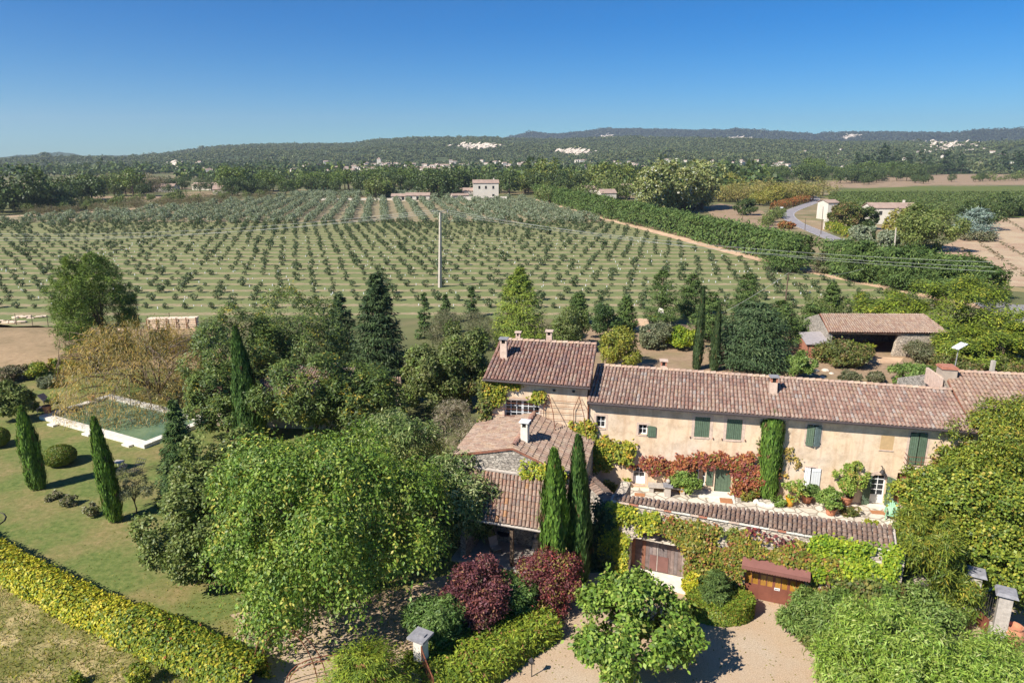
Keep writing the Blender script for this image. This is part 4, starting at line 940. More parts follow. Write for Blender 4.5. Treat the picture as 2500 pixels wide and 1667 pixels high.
for i in range(10):
    s0 = -4.35 + i * 1.53; s1 = s0 + 1.53
    tile_roof(cop, [WF.p(s0, bD(s0), 4.86 + .28 * bD(s0)), WF.p(s1, bD(s1), 4.86 + .28 * bD(s1)), WF.p(s1, -.06, 4.84), WF.p(s0, -.06, 4.84)], .255, .33, 'grey', 61 + i, m='oldtile', keep=30)
r = rng(9); s = -4.45; ck = 0
while s < 11.0:
    w = r.uniform(.42, .62); mb = MB(); mb.box(WF, s + .008, s + w - .008, -.1 - r.uniform(0, .015), .015, 4.72, 4.80); mb.build('coping_stone', M[['lime', 'mortar', 'brick', 'lime'][ck % 4] if ck % 7 else 'lime'], cw); s += w; ck += 1
gt = thing('gate', 'arched double gate of weathered grey brown planks in the ivied wall', 'gate', tuple(WF.p(-1.55, .86, 0)))
r = rng(14); zc = lambda x: 1.85 + 1.25 * math.sqrt(max(0, 1 - ((x + 1.55) / 1.65) ** 2)) + .0
WCOL = [rgb(122, 104, 98), rgb(136, 118, 110), rgb(110, 90, 86), rgb(140, 96, 76), rgb(128, 116, 112), rgb(150, 134, 126)]
for k in range(15):
    x0 = -3.2 + .22 * k + .006; x1 = x0 + .208; za, zb_ = max(.1, zc(x0 + .01)) - .02, max(.1, zc(x1 - .01)) - .02; db = r.uniform(0, .02)
    mb = MB(); mb.hexa([WF.p(x0, .80 + db, .04), WF.p(x1, .80 + db, .04), WF.p(x1, .86, .04), WF.p(x0, .86, .04), WF.p(x0, .80 + db, za), WF.p(x1, .80 + db, zb_), WF.p(x1, .86, zb_), WF.p(x0, .86, za)])
    o = mb.build('plank', M['wood'], gt); setcol(o.data, WCOL[int(r.integers(0, 6))])
mb = MB(); mb.box(WF, -2.05, -.9, .775, .792, .1, 1.15); mb.build('kick_plate', simple('red_brown_sheet', rgb(122, 86, 78), .7, .15, 2), gt)
mb = MB(); mb.box(WF, -1.6, -1.56, .76, .792, .1, 3.0); mb.build('cover_strip', M['limedull'], gt)
mb = MB(); mb.box(WF, -3.3, .4, -.55, .75, 0.012, .05); mb.box(WF, -.4, .7, -.9, -.55, .012, .22); mb.build('step', M['lime'], cw)
gd = thing('garage_door', 'brown folding garage door with two rows of amber panes', 'garage door', tuple(WF.p(5.2, .2, 0)))
mb = MB(); L4 = (6.8 - 3.62) / 4
for k in range(4):
    x0 = 3.62 + L4 * k; x1 = x0 + L4; mb.box(WF, x0, x1, .18, .23, .02, .98); mb.box(WF, x0 + .03, x1 - .03, .165, .18, .12, .9)
    for a, b in ((x0, x0 + .07), (x1 - .07, x1), ((x0 + x1) / 2 - .03, (x0 + x1) / 2 + .03)): mb.box(WF, a, b, .181, .229, .98, 2.5)
    for z0, z1 in ((1.66, 1.73), (2.38, 2.5)): mb.box(WF, x0 + .07, x1 - .07, .183, .227, z0, z1)
    for q in range(2):
        for j, (z0, z1) in enumerate(((.98, 1.66), (1.73, 2.38))):
            g_ = MB(); xa = x0 + .07 + q * (L4 / 2 - .04); g_.box(WF, xa, xa + L4 / 2 - .1, .2, .21, z0 + .002, z1 - .002); g_.build('pane', M['amber'], gd)
mb.build('leaf', M['brownpaint'], gd)
mb = MB(); mb.box(WF, 5.26, 5.56, .145, .16, .86, 1.02); pl = mb.build('plate', M['plate'], gd)
mb = MB()
for k, (x, w) in enumerate(((5.30, .05), (5.36, .02), (5.39, .04), (5.45, .03), (5.49, .03))): mb.box(WF, x, x + w, .14, .1445, .91, .96)
mb.build('marking', M['ink'], pl)
mb = MB(); mb.box(WF, 6.81, 6.98, .05, .3, 0, 2.5); mb.build('jamb', M['limedull'], gd)
aw = thing('awning', 'faded red brown canvas awning with scalloped edge over the garage', 'awning', tuple(WF.p(5.2, -.3, 2.7)))
mb = MB(); A_ = [WF.p(3.42, -.02, 2.98), WF.p(7.0, -.02, 2.98), WF.p(7.02, -.82, 2.62), WF.p(3.4, -.82, 2.62)]; mb.slab(A_, .02); mb.build('canvas', M['awning'], aw)
mb = MB(); n = 26
for k in range(n):
    x0 = 3.4 + 3.62 * k / n; x1 = 3.4 + 3.62 * (k + 1) / n; P_ = [WF.p(x0, -.825, 2.615)] + [WF.p(x0 + (x1 - x0) * t, -.83, 2.44 - .07 * math.sin(math.pi * t)) for t in (0, .25, .5, .75, 1)] + [WF.p(x1, -.825, 2.615)]
    mb.poly(*P_)
mb.build('valance', M['awning'], aw); mb = MB()
for x in (3.45, 6.97): mb.tube([WF.p(x, -.02, 2.4), WF.p(x, -.8, 2.58)], .02, 5)
mb.build('arm', M['iron'], aw)
# return wall at the left end of the coping
rw = thing('return_wall', 'short tiled wall stub beside the tall dark cypress', 'wall', (5.6, 40.2, 0)); RW = Fr(6.0, 38.9, 0, 110)
mb = MB(); mb.box(RW, .2, 3.2, -.3, .3, 0, 4.55); mb.build('rubble', M['greystone'], rw)
mb = MB(); mb.box(RW, .2, 3.2, -.34, .34, 4.55, 4.62); c2 = mb.build('coping', M['limedull'], rw)
tile_roof(c2, [RW.p(.2, .02, 4.85), RW.p(3.2, .02, 4.85), RW.p(3.2, -.42, 4.68), RW.p(.2, -.42, 4.68)], .27, .44, 'grey', 77, m='oldtile', keep=20); tile_roof(c2, [RW.p(3.2, .02, 4.85), RW.p(.2, .02, 4.85), RW.p(.2, .42, 4.68), RW.p(3.2, .42, 4.68)], .27, .44, 'grey', 78, m='oldtile', keep=20)

# ---------------------------------------------------------------- stone barn behind
BF = Fr(40.9, 87.3, 0, -.6)
ba = thing('stone_barn', 'open fronted stone barn with a sagging tiled roof in the dry yard', 'barn', (48.5, 88, 0))
bq = [BF.p(.4, 4.0, 4.75), BF.p(14.2, 4.0, 4.75), BF.p(15.4, -.3, 3.2), BF.p(-.1, -.3, 3.3)]
rb = MB(); rb.slab(bq, .12); rb.slab([bq[1], bq[0], BF.p(.3, 8, 3.2), BF.p(15, 8, 3.2)], .12); roof = rb.build('roof', M['deck'], ba)
tile_roof(roof, bq, .3, .5, 'pale', 71, keep=300)
mb = MB(); mb.poly(BF.p(.0, 0, 0), BF.p(0, 8, 0), BF.p(0, 8, 3.2), BF.p(.2, 4, 4.7), BF.p(0, 0, 3.2)); mb.poly(BF.p(15, 0, 0), BF.p(15, 8, 0), BF.p(15, 8, 3.1), BF.p(14.6, 4, 4.65), BF.p(15, 0, 3.1)); mb.box(BF, 0, 15, 7.5, 8, 0, 3.1)
mb.box(BF, -.02, .55, -.01, .6, 0, 3.15); mb.build('wall', M['greystone'], ba)
mb = MB(); mb.hexa([BF.p(8.7, 0, 0), BF.p(15, 0, 0), BF.p(15, .6, 0), BF.p(8.7, .6, 0), BF.p(9.1, 0, 3.0), BF.p(15, 0, 3.0), BF.p(15, .6, 3.0), BF.p(9.1, .6, 3.0)]); mb.build('front_wall', M['stonewall'], ba)
mb = MB(); mb.tube([BF.p(.3, -.1, 3.1), BF.p(9.2, -.1, 3.0)], .12, 6); mb.build('beam', M['bark'], ba)
bx_ = thing('brick_outhouse', 'small red brick outhouse with a grey sheet roof beside the barn', 'outhouse', (39.6, 86.5, 0)); b2 = Fr(38.0, 86.6, 0, -6)
mb = MB(); mb.box(b2, 0, 3.0, 0, 3.2, 0, 1.75); mb.build('wall', M['brick'], bx_)
mb = MB(); mb.slab([b2.p(-.2, 3.4, 2.55), b2.p(3.3, 3.4, 2.75), b2.p(3.3, -.3, 1.95), b2.p(-.2, -.3, 1.85)], .08); mb.build('roof', M['flatroof'], bx_)
mb = MB(); mb.box(b2, .9, 1.0, -.06, .0, 0, 1.8); mb.box(b2, .12, .2, -.06, 0, 0, 1.8); mb.build('post', M['bark'], bx_)
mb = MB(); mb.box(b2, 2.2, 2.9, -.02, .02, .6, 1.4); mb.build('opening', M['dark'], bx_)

# ---------------------------------------------------------------- cottage glimpsed through the trees on the left
ct = thing('hidden_cottage', 'pink tiled cottage glimpsed through the big dark trees', 'house', (-22, 66, 0))
CFr = Fr(-28.5, 63, 0, -6)
mb = MB(); mb.box(CFr, 0, 12.5, 0, 8, 0, 3.4); mb.build('wall', M['stucco_pale'], ct)
cq = [CFr.p(-.3, 4, 5.0), CFr.p(12.8, 4, 5.0), CFr.p(12.8, -.5, 3.4), CFr.p(-.3, -.5, 3.4)]; rb = MB(); rb.slab(cq, .1); rb.slab([cq[1], cq[0], CFr.p(-.3, 8.5, 3.4), CFr.p(12.8, 8.5, 3.4)], .1); roof = rb.build('roof', M['deck'], ct)
tile_roof(roof, cq, .25, .45, 'warm', 81, keep=0); chimney(ct, CFr, 11.3, 2.0, 4.2, 5.9, .5, .5, m='lime', cap='white')
gs = thing('garden_shed', 'small tiled lean-to roof showing beside the dark spruce', 'shed', (-10.5, 63, 0)); x0, y0 = G(925, 935, 2.6); GF = Fr(x0 - .3, y0 - .3, 0, -3)
mb = MB(); mb.box(GF, .1, 2.5, .1, 1.3, 0, 2.45); mb.build('wall', M['stucco_pale'], gs)
gq = [GF.p(-.1, 1.3, 2.95), GF.p(2.4, 1.3, 2.95), GF.p(2.75, -.15, 2.5), GF.p(-.1, -.15, 2.5)]; rb = MB(); rb.slab(gq, .08); roof = rb.build('roof', M['deck'], gs); tile_roof(roof, gq, .24, .4, 'warm', 82, keep=40)

# ================================================================ VEGETATION NEAR THE HOUSE
def broad(name, label, cat, bbox, seed, pal, nleaf, ls, asp=.6, zb=0.0, lift=0.0, nl=16, m='leaf', trunk=.18, group=None, weep=None, sq=1.0, bark='bark', extra=(), Yd=None, **k):
    r = rng(seed); X, Y, Zc, R, h = fit(*bbox, zb, lift)
    if Yd: Y = Yd; X, Zc = Zat((bbox[0] + bbox[2]) / 2, (bbox[1] + bbox[3]) / 2, Y); s_ = math.sqrt(Y * Y + (CAMH - Zc) ** 2) / FOC; R = (bbox[2] - bbox[0]) / 2 * s_; h = (bbox[3] - bbox[1]) / 2 * s_ * .95
    c = (X, Y, Zc); Rv = (R, R * sq, h); parts = [crown(r, c, Rv, nl, nleaf, ls, asp, pal, **k)]
    for bb2, n2 in extra: X2, Y2, Z2, R2, h2 = fit(*bb2, zb, lift); parts.append(crown(r, (X2, Y2, Z2), (R2, R2, h2), nl, n2, ls, asp, pal, **k))
    if weep: parts.append(strands(r, c, Rv, weep[0], weep[1], weep[2], ls, asp, weep[3] if len(weep) > 3 else pal, lobes=crown.lobes))
    tb_ = limbs(r, (X, Y, zb), (X, Y, Zc), (R * .8, R * .8 * sq, h * .8), trunk) if trunk else None
    if tb_ is None: return shrub(name, label, cat, (X, Y, zb), join(*parts), m, group)
    return plant(name, label, cat, (X, Y, zb), join(*parts), m, tb_, group, 'crown', bark)
def cyp(name, label, base, top, wpx, seed, pal='cypress', n=9000, zb=0.0, L=.5, W=.1, group=None, flat=.6, taper=.55, jag=.1):
    r = rng(seed); x, y = G(base[0], base[1], zb); rx = wpx / 2 / FOC * math.hypot(y, CAMH) * (.92 if flat < .2 else .76); y += rx * .8; tx, h = Zat(top[0], top[1], y)
    tk = MB(); tk.tube([(x, y, zb - .1), (x, y, zb + .6 * (h - zb))], [.12, .05], 6)
    return plant(name, label, 'cypress', (x, y, zb), column(r, (x, y, zb), h - zb, rx, n, L, W, pal, flat, taper, (tx - x) / max(1, h - zb), jag), 'needle', tk, group)
def conif(name, label, bbox, seed, pal, n, ls, asp=.32, cat='conifer', zb=0.0, group=None, m='needle', yb=None, **k):
    r = rng(seed); uc = (bbox[0] + bbox[2]) / 2; x, y = G(uc, yb or bbox[3], zb); R = (bbox[2] - bbox[0]) / 2 / FOC * math.hypot(y, CAMH)
    y += R * (.75 if yb is None else 0); x2, h = Zat(uc, bbox[1], y); x = x2; R *= y / max(1, y - R * .75)
    tk = MB(); tk.tube([(x, y, zb - .1), (x, y, zb + .92 * (h - zb))], [.05 * R + .08, .03], 6)
    return plant(name, label, cat, (x, y, zb), cone(r, (x, y, zb), h - zb, R, n, ls, asp, pal, **k), m, tk, group)

# big trees in front
broad('weeping_tree', 'huge yellow green weeping tree with drooping sprays over the gravel', 'tree', (500, 1030, 1075, 1520), 101, 'mulberry', 46000, .21, .5, nl=44, m='leaf', trunk=.3, weep=(1300, 22, 1.9), per=34, cr=.075, lob=(.14, .34), droop=.8)
broad('broad_dark_tree', 'dark green rounded tree at the left of the weeping tree', 'tree', (352, 1190, 610, 1425), 102, 'darkbroad', 22000, .2, .6, nl=34, trunk=.22, m='leaf', lob=(.16, .36), per=30, cr=.08, extra=(((455, 1040, 665, 1330), 18000), ((385, 1115, 620, 1400), 18000)))
broad('peach_tree', 'pale long leaved tree pressed against the annex gable', 'tree', (1000, 1090, 1240, 1345), 103, 'pale', 16000, .34, .26, nl=18, trunk=.12, droop=.8, lob=(.3, .46))
broad('almond_tree', 'pale green feathery tree top behind the weeping tree', 'tree', (865, 985, 1085, 1240), 104, 'pale', 14000, .32, .28, nl=18, trunk=.12, droop=.7)
broad('twiggy_shrub', 'half bare greyish twiggy shrub left of the annex roof', 'shrub', (1015, 965, 1185, 1120), 105, 'twig', 7000, .3, .16, nl=12, trunk=None, rnd=1.2)
r = rng(106)
conif('fir', 'narrow dark fir beside the near corner of the pool', (360, 978, 482, 1255), 106, 'conifer', 17000, .3, .3, cat='fir', droop=.2, pw=.75)
for i, (bb, lb, n) in enumerate((((455, 735, 690, 1010), 'leftmost of the feathery dark trees hiding the cottage', 19000), ((600, 700, 850, 960), 'tallest feathery tree with yellow tips above the cottage', 19000), ((640, 850, 880, 1090), 'feathery dark tree right behind the tall lone cypress', 18000), ((770, 880, 985, 1085), 'low spreading dark tree under the big spruce', 16000), ((455, 880, 640, 1060), 'dense dark tree on the lawn right of the bare willow', 16000))):
    broad('feathery_tree', lb, 'tree', bb, 110 + i, 'sophora', n, .34, .36, nl=30, trunk=.2, cr=.09, lob=(.16, .34), up=.9)
conif('spruce', 'tall dark spruce at the field edge left of the house', (838, 668, 995, 985), 120, 'cypdark', 26000, .42, .3, cat='spruce', pw=.62, droop=.12, yb=965)
conif('spruce', 'lower greyer spruce leaning on the tall dark spruce', (775, 715, 880, 900), 121, 'blueconifer', 9000, .42, .3, cat='spruce', pw=.6, yb=890)
# shrubs between the spruce and the tower
broad('olive_green_shrub', 'wide olive green shrub left of the tower house', 'shrub', (975, 835, 1120, 1010), 122, 'olivegreen', 15000, .28, .5, nl=18, trunk=None)
broad('olive_green_shrub', 'tall leafy shrub touching the thin young cypress', 'shrub', (1055, 790, 1195, 985), 123, 'olivegreen', 16000, .28, .5, nl=18, trunk=None)
broad('tamarisk', 'misty grey green tamarisk in front of the striped grove', 'shrub', (1045, 740, 1215, 860), 124, 'dusty', 12000, .34, .16, nl=14, trunk=None, rnd=1.2)
broad('climber', 'bright green climber low beside the tower house wall', 'shrub', (1075, 890, 1200, 1000), 125, 'ivydark', 9000, .22, .7, nl=12, trunk=None, m='gloss')
conif('pine', 'tall layered pine rising behind the tower house roof', (1195, 655, 1342, 860), 126, 'pinebright', 22000, .42, .22, cat='pine', pw=.6, droop=-.05, per=60, yb=850)
for i, bb in enumerate(((1012, 712, 1056, 825), (1066, 720, 1108, 790), (1134, 700, 1168, 775))):
    conif('young_conifer', 'small dark conifer %s in front of the striped grove' % ('nearest the tall spruce', 'midway between spruce and pine', 'just left of the tall pine')[i], bb, 127 + i, 'conifer', 2600, .42, .3, yb=bb[3])
for i, (bb, p, lb) in enumerate((((1330, 745, 1450, 860), 'olivegreen', 'rounded olive shrub right of the pine'), ((1425, 735, 1520, 830), 'conifer', 'dark shrub behind the two roof chimneys'), ((1455, 795, 1572, 905), 'yellowcyp', 'yellow green cypress shrub touching the long roof'), ((1560, 785, 1650, 850), 'greygreen', 'grey twiggy shrub at the field gate'), ((1625, 793, 1705, 852), 'ivybright', 'bright yellow green shrub left of the twin cypresses'))):
    broad('garden_shrub', lb, 'shrub', bb, 131 + i, p, 9000, .3, .4, nl=14, trunk=None)
for i, (bb, lb) in enumerate((((1572, 662, 1668, 795), 'bushy conifer behind the white gate pillar'), ((1655, 668, 1730, 775), 'bushy conifer left of the twin cypress tips'), ((1788, 668, 1868, 775), 'dark conifer left of the wooden pole'), ((1690, 715, 1790, 830), 'low conifer between the twin cypresses and the cedar'), ((1862, 735, 1965, 850), 'bushy conifer right of the wooden pole'), ((2008, 690, 2062, 790), 'narrow dark conifer behind the barn roof'), ((1930, 745, 2040, 830), 'low conifer left of the barn gable'), ((1385, 715, 1440, 790), 'slim conifer above the yellow green shrub'), ((1500, 725, 1560, 810), 'slim conifer left of the gate pillar'))):
    conif('hedge_conifer', lb, bb, 140 + i, 'leyland', 7000, .42, .26, cat='conifer', pw=.5, droop=-.25, yb=bb[3])
cyp('slim_cypress', 'left of the two slim cypresses in the yard', (1703, 905), (1718, 700), 30, 150, 'cypdark', 8000, L=.45, flat=.8)
cyp('slim_cypress', 'right of the two slim cypresses beside the cedar', (1745, 908), (1757, 745), 30, 151, 'cypdark', 7000, L=.45, flat=.8)
conif('cedar', 'broad blue green cedar behind the long roof', (1745, 738, 1950, 930), 152, 'blueconifer', 30000, .42, .26, cat='cedar', pw=.42, droop=.02, per=60, yb=893)
broad('walnut_bush', 'spreading bush with big light leaves in front of the barn', 'shrub', (1978, 828, 2130, 893), 153, 'ivydark', 9000, .32, .45, nl=14, trunk=None)
broad('sapling', 'small walnut sapling with bright fronds at the barn opening', 'shrub', (2062, 826, 2132, 880), 154, 'sumac', 2500, .42, .3, nl=8, trunk=None, droop=.5)
for i, (bb, p, lb) in enumerate((((2168, 880, 2275, 945), 'oleander', 'rounded shrub in front of the barn pier'), ((2265, 868, 2400, 925), 'ivydark', 'dull green brush below the lamp post'), ((2210, 830, 2330, 885), 'dusty', 'ivy heap over the barn front wall'), ((2400, 870, 2510, 915), 'ivydark', 'brush behind the end house ridge'), ((1960, 715, 2090, 785), 'olivegreen', 'scrubby thicket behind the barn'), ((1920, 860, 1990, 925), 'oleander', 'shrub at the right foot of the cedar'), ((2050, 905, 2100, 938), 'dusty', 'low weeds on the yard above the roof'), ((2120, 905, 2160, 935), 'dusty', 'second clump of low weeds above the roof'))):
    broad('yard_shrub', lb, 'shrub', bb, 160 + i, p, 6000, .3, .4, nl=12, trunk=None)
for i, (bb, lb) in enumerate((((2090, 705, 2260, 815), 'yellowish sumac thicket behind the barn roof'), ((2235, 675, 2475, 835), 'large sumac tree between barn and road'), ((2290, 800, 2480, 900), 'low sumac growth right of the barn'), ((2455, 770, 2560, 890), 'sumac at the right edge by the road'))):
    broad('sumac', lb, 'tree', bb, 170 + i, 'sumac', 17000, .5, .3, nl=24, trunk=.12, cr=.10, lob=(.14, .32), up=1.1, rnd=.5)
# left garden
def leaning_pine(bb, seed):
    r = rng(seed); X, Y, Zc, R, h = fit(*bb, 0, 1.0)
    vc = egg(r, (X, Y, Zc), R * 1.02, h, 40, 42000, .46, .14, 'pine', needle=.9, droop=-.4, up=.5, cr=.2)
    mb = limbs(r, (X + R * .35, Y, 0), (X, Y, Zc), (R * .7, R * .7, h * .7), .28)
    return plant('umbrella_pine', 'bushy bright pine at the left edge of the striped grove', 'pine', (X + R * .35, Y, 0), vc, 'needle', mb, None, 'crown')
leaning_pine((122, 628, 322, 858), 180)
r = rng(181); Y = 69.0; X, Zc = Zat(340, 925, Y); sD = math.sqrt(X * X + Y * Y + (CAMH - Zc) ** 2) / FOC; R = 152 * sD; h = 138 * sD
wv = join(strands(r, (X, Y, Zc), (R * .95, R * .95, h), 760, 26, 3.4, .42, .11, 'willow', z0=-.3), crown(r, (X, Y, Zc + .3), (R * .95, R * .95, h * .9), 26, 9000, .34, .15, 'willow', per=18, cr=.13, droop=1.2))
X += 2.6; mb = limbs(r, (X + .8, Y, 0), (X - 2.6, Y, Zc), (R * .9, R * .9, h * .85), .3, n=13)
for k in range(60):
    a = r.uniform(0, 6.28); s0 = np.array([X - 2.6, Y, Zc]) + np.array([math.cos(a) * R * .45, math.sin(a) * R * .45, r.uniform(-.1, .6) * h]); e0 = s0 + np.array([math.cos(a) * R * .45, math.sin(a) * R * .45, r.uniform(-.1, .3) * h])
    mb.tube([s0, (s0 + e0) / 2 + UP * .35, e0, e0 + np.array([math.cos(a) * .6, math.sin(a) * .6, -r.uniform(1.2, 3.2)])], [.07, .05, .035, .012], 4)
plant('willow', 'half bare golden weeping willow leaning over the pool', 'willow', (X + .8, Y, 0), wv, 'leaf', mb, None, 'crown')
cyp('columnar_cypress', 'cypress nearest the left edge on the lawn', (84, 1200), (50, 996), 52, 182, 'cypbright', 11000, L=.42, W=.09, flat=.45)
cyp('columnar_cypress', 'cypress on the lawn in front of the pool', (274, 1280), (228, 1021), 50, 183, 'cypbright', 11000, L=.42, W=.09, flat=.45)
cyp('tall_cypress', 'tallest lone cypress standing right of the willow', (610, 1090), (573, 800), 92, 184, 'cypress', 20000, L=.55, W=.11, flat=.85, taper=.7)
cyp('thin_cypress', 'thin young cypress at the corner of the tower house', (1171, 975), (1177, 812), 18, 185, 'cypbright', 3000, L=.5, flat=.7)
cyp('facade_cypress', 'clipped bright green cypress standing against the long facade', (1880, 1222), (1890, 1006), 50, 186, 'cypbright', 16000, zb=T0, L=.45, W=.08, flat=.12, taper=.5, jag=.06)
cyp('shed_cypress', 'bushy bright cypress right of the open shed', (1360, 1455), (1352, 1102), 76, 187, 'cypbright', 22000, L=.5, W=.11, flat=.5, jag=.16)
cyp('shed_cypress', 'dark twin cypress between the shed and the ivied wall', (1415, 1440), (1412, 1068), 60, 188, 'cypress', 20000, L=.5, W=.1, flat=.5, jag=.14)
def topiary(label, bb, seed, n=14000):
    r = rng(seed); X, Y, Zc, R, h = fit(*bb); d = rdir(r, n); d[:, 2] = np.where(d[:, 2] < -.75, -d[:, 2], d[:, 2]); P = np.array([X, Y, Zc]) + d * np.array([R, R, h]) * r.uniform(.94, 1.02, (n, 1))
    return shrub('topiary', label, 'clipped bush', (X, Y, 0), (quads(P, unit(d + rdir(r, n) * .6), rdir(r, n), .14, .08), shade_jit(r, pick(r, 'box', n) * .85, .15)), 'leaf')
topiary('clipped oval bush alone on the lawn between two cypresses', (108, 1086, 181, 1137), 190); topiary('clipped bush cut by the left edge near the loungers', (-40, 1043, 18, 1092), 191)
broad('round_bush', 'rounded leafy bush left of the willow', 'shrub', (130, 866, 190, 914), 192, 'goldgreen', 6000, .3, .5, nl=12, trunk=None)
for i, (bb, p, lb) in enumerate((((185, 862, 260, 905), 'greygreen', 'grey lavender shrub between round bush and willow'), ((-20, 925, 76, 1030), 'darkbroad', 'dark tree at the left edge behind the loungers'), ((-10, 890, 70, 930), 'scrub', 'brownish brush at the left meadow edge'), ((55, 885, 135, 925), 'goldgreen', 'yellowish brush left of the round bush'), ((95, 915, 150, 945), 'greygreen', 'silver shrub behind the loungers'), ((365, 800, 420, 860), 'olivegreen', 'low bush below the stacked stone'), ((250, 805, 330, 860), 'darkbroad', 'dark undergrowth beneath the pine'))):
    broad('border_shrub', lb, 'shrub', bb, 193 + i, p, 5000 if i != 1 else 11000, .28, .4, nl=12, trunk=None)
for i, (bb, lb) in enumerate((((112, 1200, 148, 1220), 'faded rose bush nearest the left cypress'), ((148, 1206, 190, 1236), 'faded rose bush in the middle of the lawn bed'), ((206, 1228, 240, 1262), 'faded rose bush beside the second cypress'))):
    broad('rose_bush', lb, 'shrub', bb, 205 + i, 'lav', 1500, .16, .5, nl=9, trunk=None, rnd=1.2)
broad('young_olive', 'thin young olive tree between the cypress and the fir', 'tree', (278, 1145, 368, 1235), 210, 'greygreen', 3000, .2, .2, lift=.8, nl=12, trunk=.06)
# golden hedge
hp_ = [np.array(G(u, v, .65)) for u, v in ((-260, 1225), (0, 1372), (200, 1472), (400, 1562), (600, 1650))]
r = rng(211); V1 = strip(r, hp_[:4], [2.0, 1.9, 1.8, 1.8], 1.2, 48000, .18, .62, 'golden', rough=.14); V2 = strip(r, [hp_[2] * .4 + hp_[3] * .6, hp_[3], hp_[4], hp_[4] + (hp_[4] - hp_[3]) * .08], [1.9, 1.8, 1.7, 1.6], 1.3, 32000, .18, .62, 'goldgreen', rough=.14)
shrub('hedge', 'long clipped golden hedge crossing the lower left corner', 'hedge', (*hp_[1], 0), join(V1, V2), 'gloss')
for i, (bb, lb) in enumerate((((172, 1640, 202, 1672), 'small yellow green tuft on the rough grass'), ((305, 1610, 372, 1680), 'larger green weed clump near the hedge'))):
    broad('weed_clump', lb, 'shrub', bb, 212 + i, 'goldgreen', 1800, .16, .5, nl=8, trunk=None)
r = rng(214); n = 9000; u = r.uniform(-50, 520, n); v = r.uniform(1340, 1690, n); k = v > 1372 + .47 * u; P = np.array([G(a, b) + (0.0,) for a, b in zip(u[k], v[k])]); n = len(P)
V = quads(P, unit(rdir(r, n) * [1, 1, .3]), unit(UP + rdir(r, n) * .8), r.uniform(.1, .32, n), .05)
tag(link('dry_grass', quadmesh('dry_grass', V, np.where((r.random(n) < .55)[:, None], pick(r, 'straw', n), pick(r, 'goldgreen', n))), M['leaf']), kind='stuff')
# island bed and courtyard planting
broad('berberis', 'purple leaved shrub on the left of the planted island', 'shrub', (1078, 1372, 1250, 1545), 220, 'purple', 19000, .17, .45, nl=22, trunk=None, cr=.14, lob=(.26, .42), rnd=1.1)
broad('berberis', 'wine red shrub with orange tips in front of the shed', 'shrub', (1258, 1335, 1425, 1490), 221, 'purplered', 17000, .17, .45, nl=20, trunk=None, cr=.14, lob=(.26, .42), rnd=1.1)
broad('laurel_bush', 'round green bush behind the gate pillar', 'shrub', (990, 1443, 1135, 1590), 222, 'bay', 16000, .24, .28, nl=16, trunk=None, m='gloss', lob=(.38, .52), bias=.5)
broad('laurel_bush', 'small round green bush between the two purple shrubs', 'shrub', (1210, 1398, 1315, 1518), 223, 'bay', 11000, .22, .28, nl=14, trunk=None, m='gloss', lob=(.38, .52), bias=.5)
broad('laurel_bush', 'hidden green bush behind the purple shrub', 'shrub', (1195, 1388, 1270, 1440), 224, 'bay', 5000, .22, .28, nl=10, trunk=None, m='gloss')
jp = [np.array(G(u, v, .45)) for u, v in ((1075, 1645), (1150, 1610), (1240, 1560), (1310, 1530), (1345, 1520))]
r = rng(225); shrub('juniper_bed', 'low clipped juniper hedge curving round the planted island', 'hedge', (*jp[2], 0), join(strip(r, jp, [3.3, 3.6, 2.9, 2.3, 1.7], .9, 24000, .24, .3, 'juniper', rough=.12), strip(r, [jp[0] + (jp[0] - jp[1]) * .6, jp[0]], 3.4, .85, 9000, .22, .3, 'juniper', rough=.12)), 'needle')
broad('yellow_leaf_plant', 'little plant with round yellow leaves below the purple shrub', 'plant', (1196, 1488, 1236, 1528), 226, 'golden', 260, .24, .8, nl=6, trunk=None)
broad('persimmon_tree', 'big leaved fruit tree shading the gravel courtyard', 'tree', (1398, 1395, 1705, 1640), 227, 'persimmon', 15000, .25, .6, lift=.5, nl=30, m='gloss', trunk=.14, cr=.10, lob=(.12, .28), droop=.9, per=14, core=.22)
r = rng(228); X, Y = G(1760, 1475, .6); n = 13000; a = r.uniform(0, 6.28, n); q = r.random(n)
side = q < .55; rr = np.where(side, 1.0, np.sqrt(r.random(n))); P = np.column_stack([X + np.cos(a) * rr * 1.85, Y + np.sin(a) * rr * 1.15, np.where(side, r.random(n) * 1.0, 1.02) + r.normal(size=n) * .04 + .05 * np.sin(5 * a)])
Nn = unit(np.column_stack([np.cos(a) * side, np.sin(a) * side, np.where(side, .25, 1.0)]) + rdir(r, n) * .5)
shrub('round_hedge', 'clipped round box hedge beside the garage door', 'hedge', (X, Y, 0), (quads(P, Nn, rdir(r, n), .15, .095), shade_jit(r, pick(r, 'box', n), .3)), 'gloss')
conif('dwarf_conifer', 'small bushy conifer growing out of the round box hedge', (1703, 1396, 1797, 1478), 229, 'leyland', 12000, .18, .25, pw=.4, yb=1490, droop=-.1)
broad('oleander', 'oleander bush right of the garage door', 'shrub', (1915, 1425, 2075, 1565), 230, 'oleander', 17000, .28, .22, nl=18, trunk=None, droop=.5)
broad('low_groundcover', 'low dark groundcover along the courtyard edge', 'shrub', (1955, 1515, 2070, 1600), 231, 'ivydark', 7000, .14, .5, nl=14, trunk=None)
broad('small_gold_shrub', 'golden shrub between the arched gate and the round hedge', 'shrub', (1662, 1400, 1712, 1465), 232, 'golden', 3500, .17, .6, nl=10, trunk=None)
conif('corner_juniper', 'feathery juniper cut by the bottom edge beside the gate pillar', (785, 1598, 1000, 1760), 233, 'juniper', 26000, .2, .2, cat='juniper', pw=.35, yb=1740, droop=-.2)
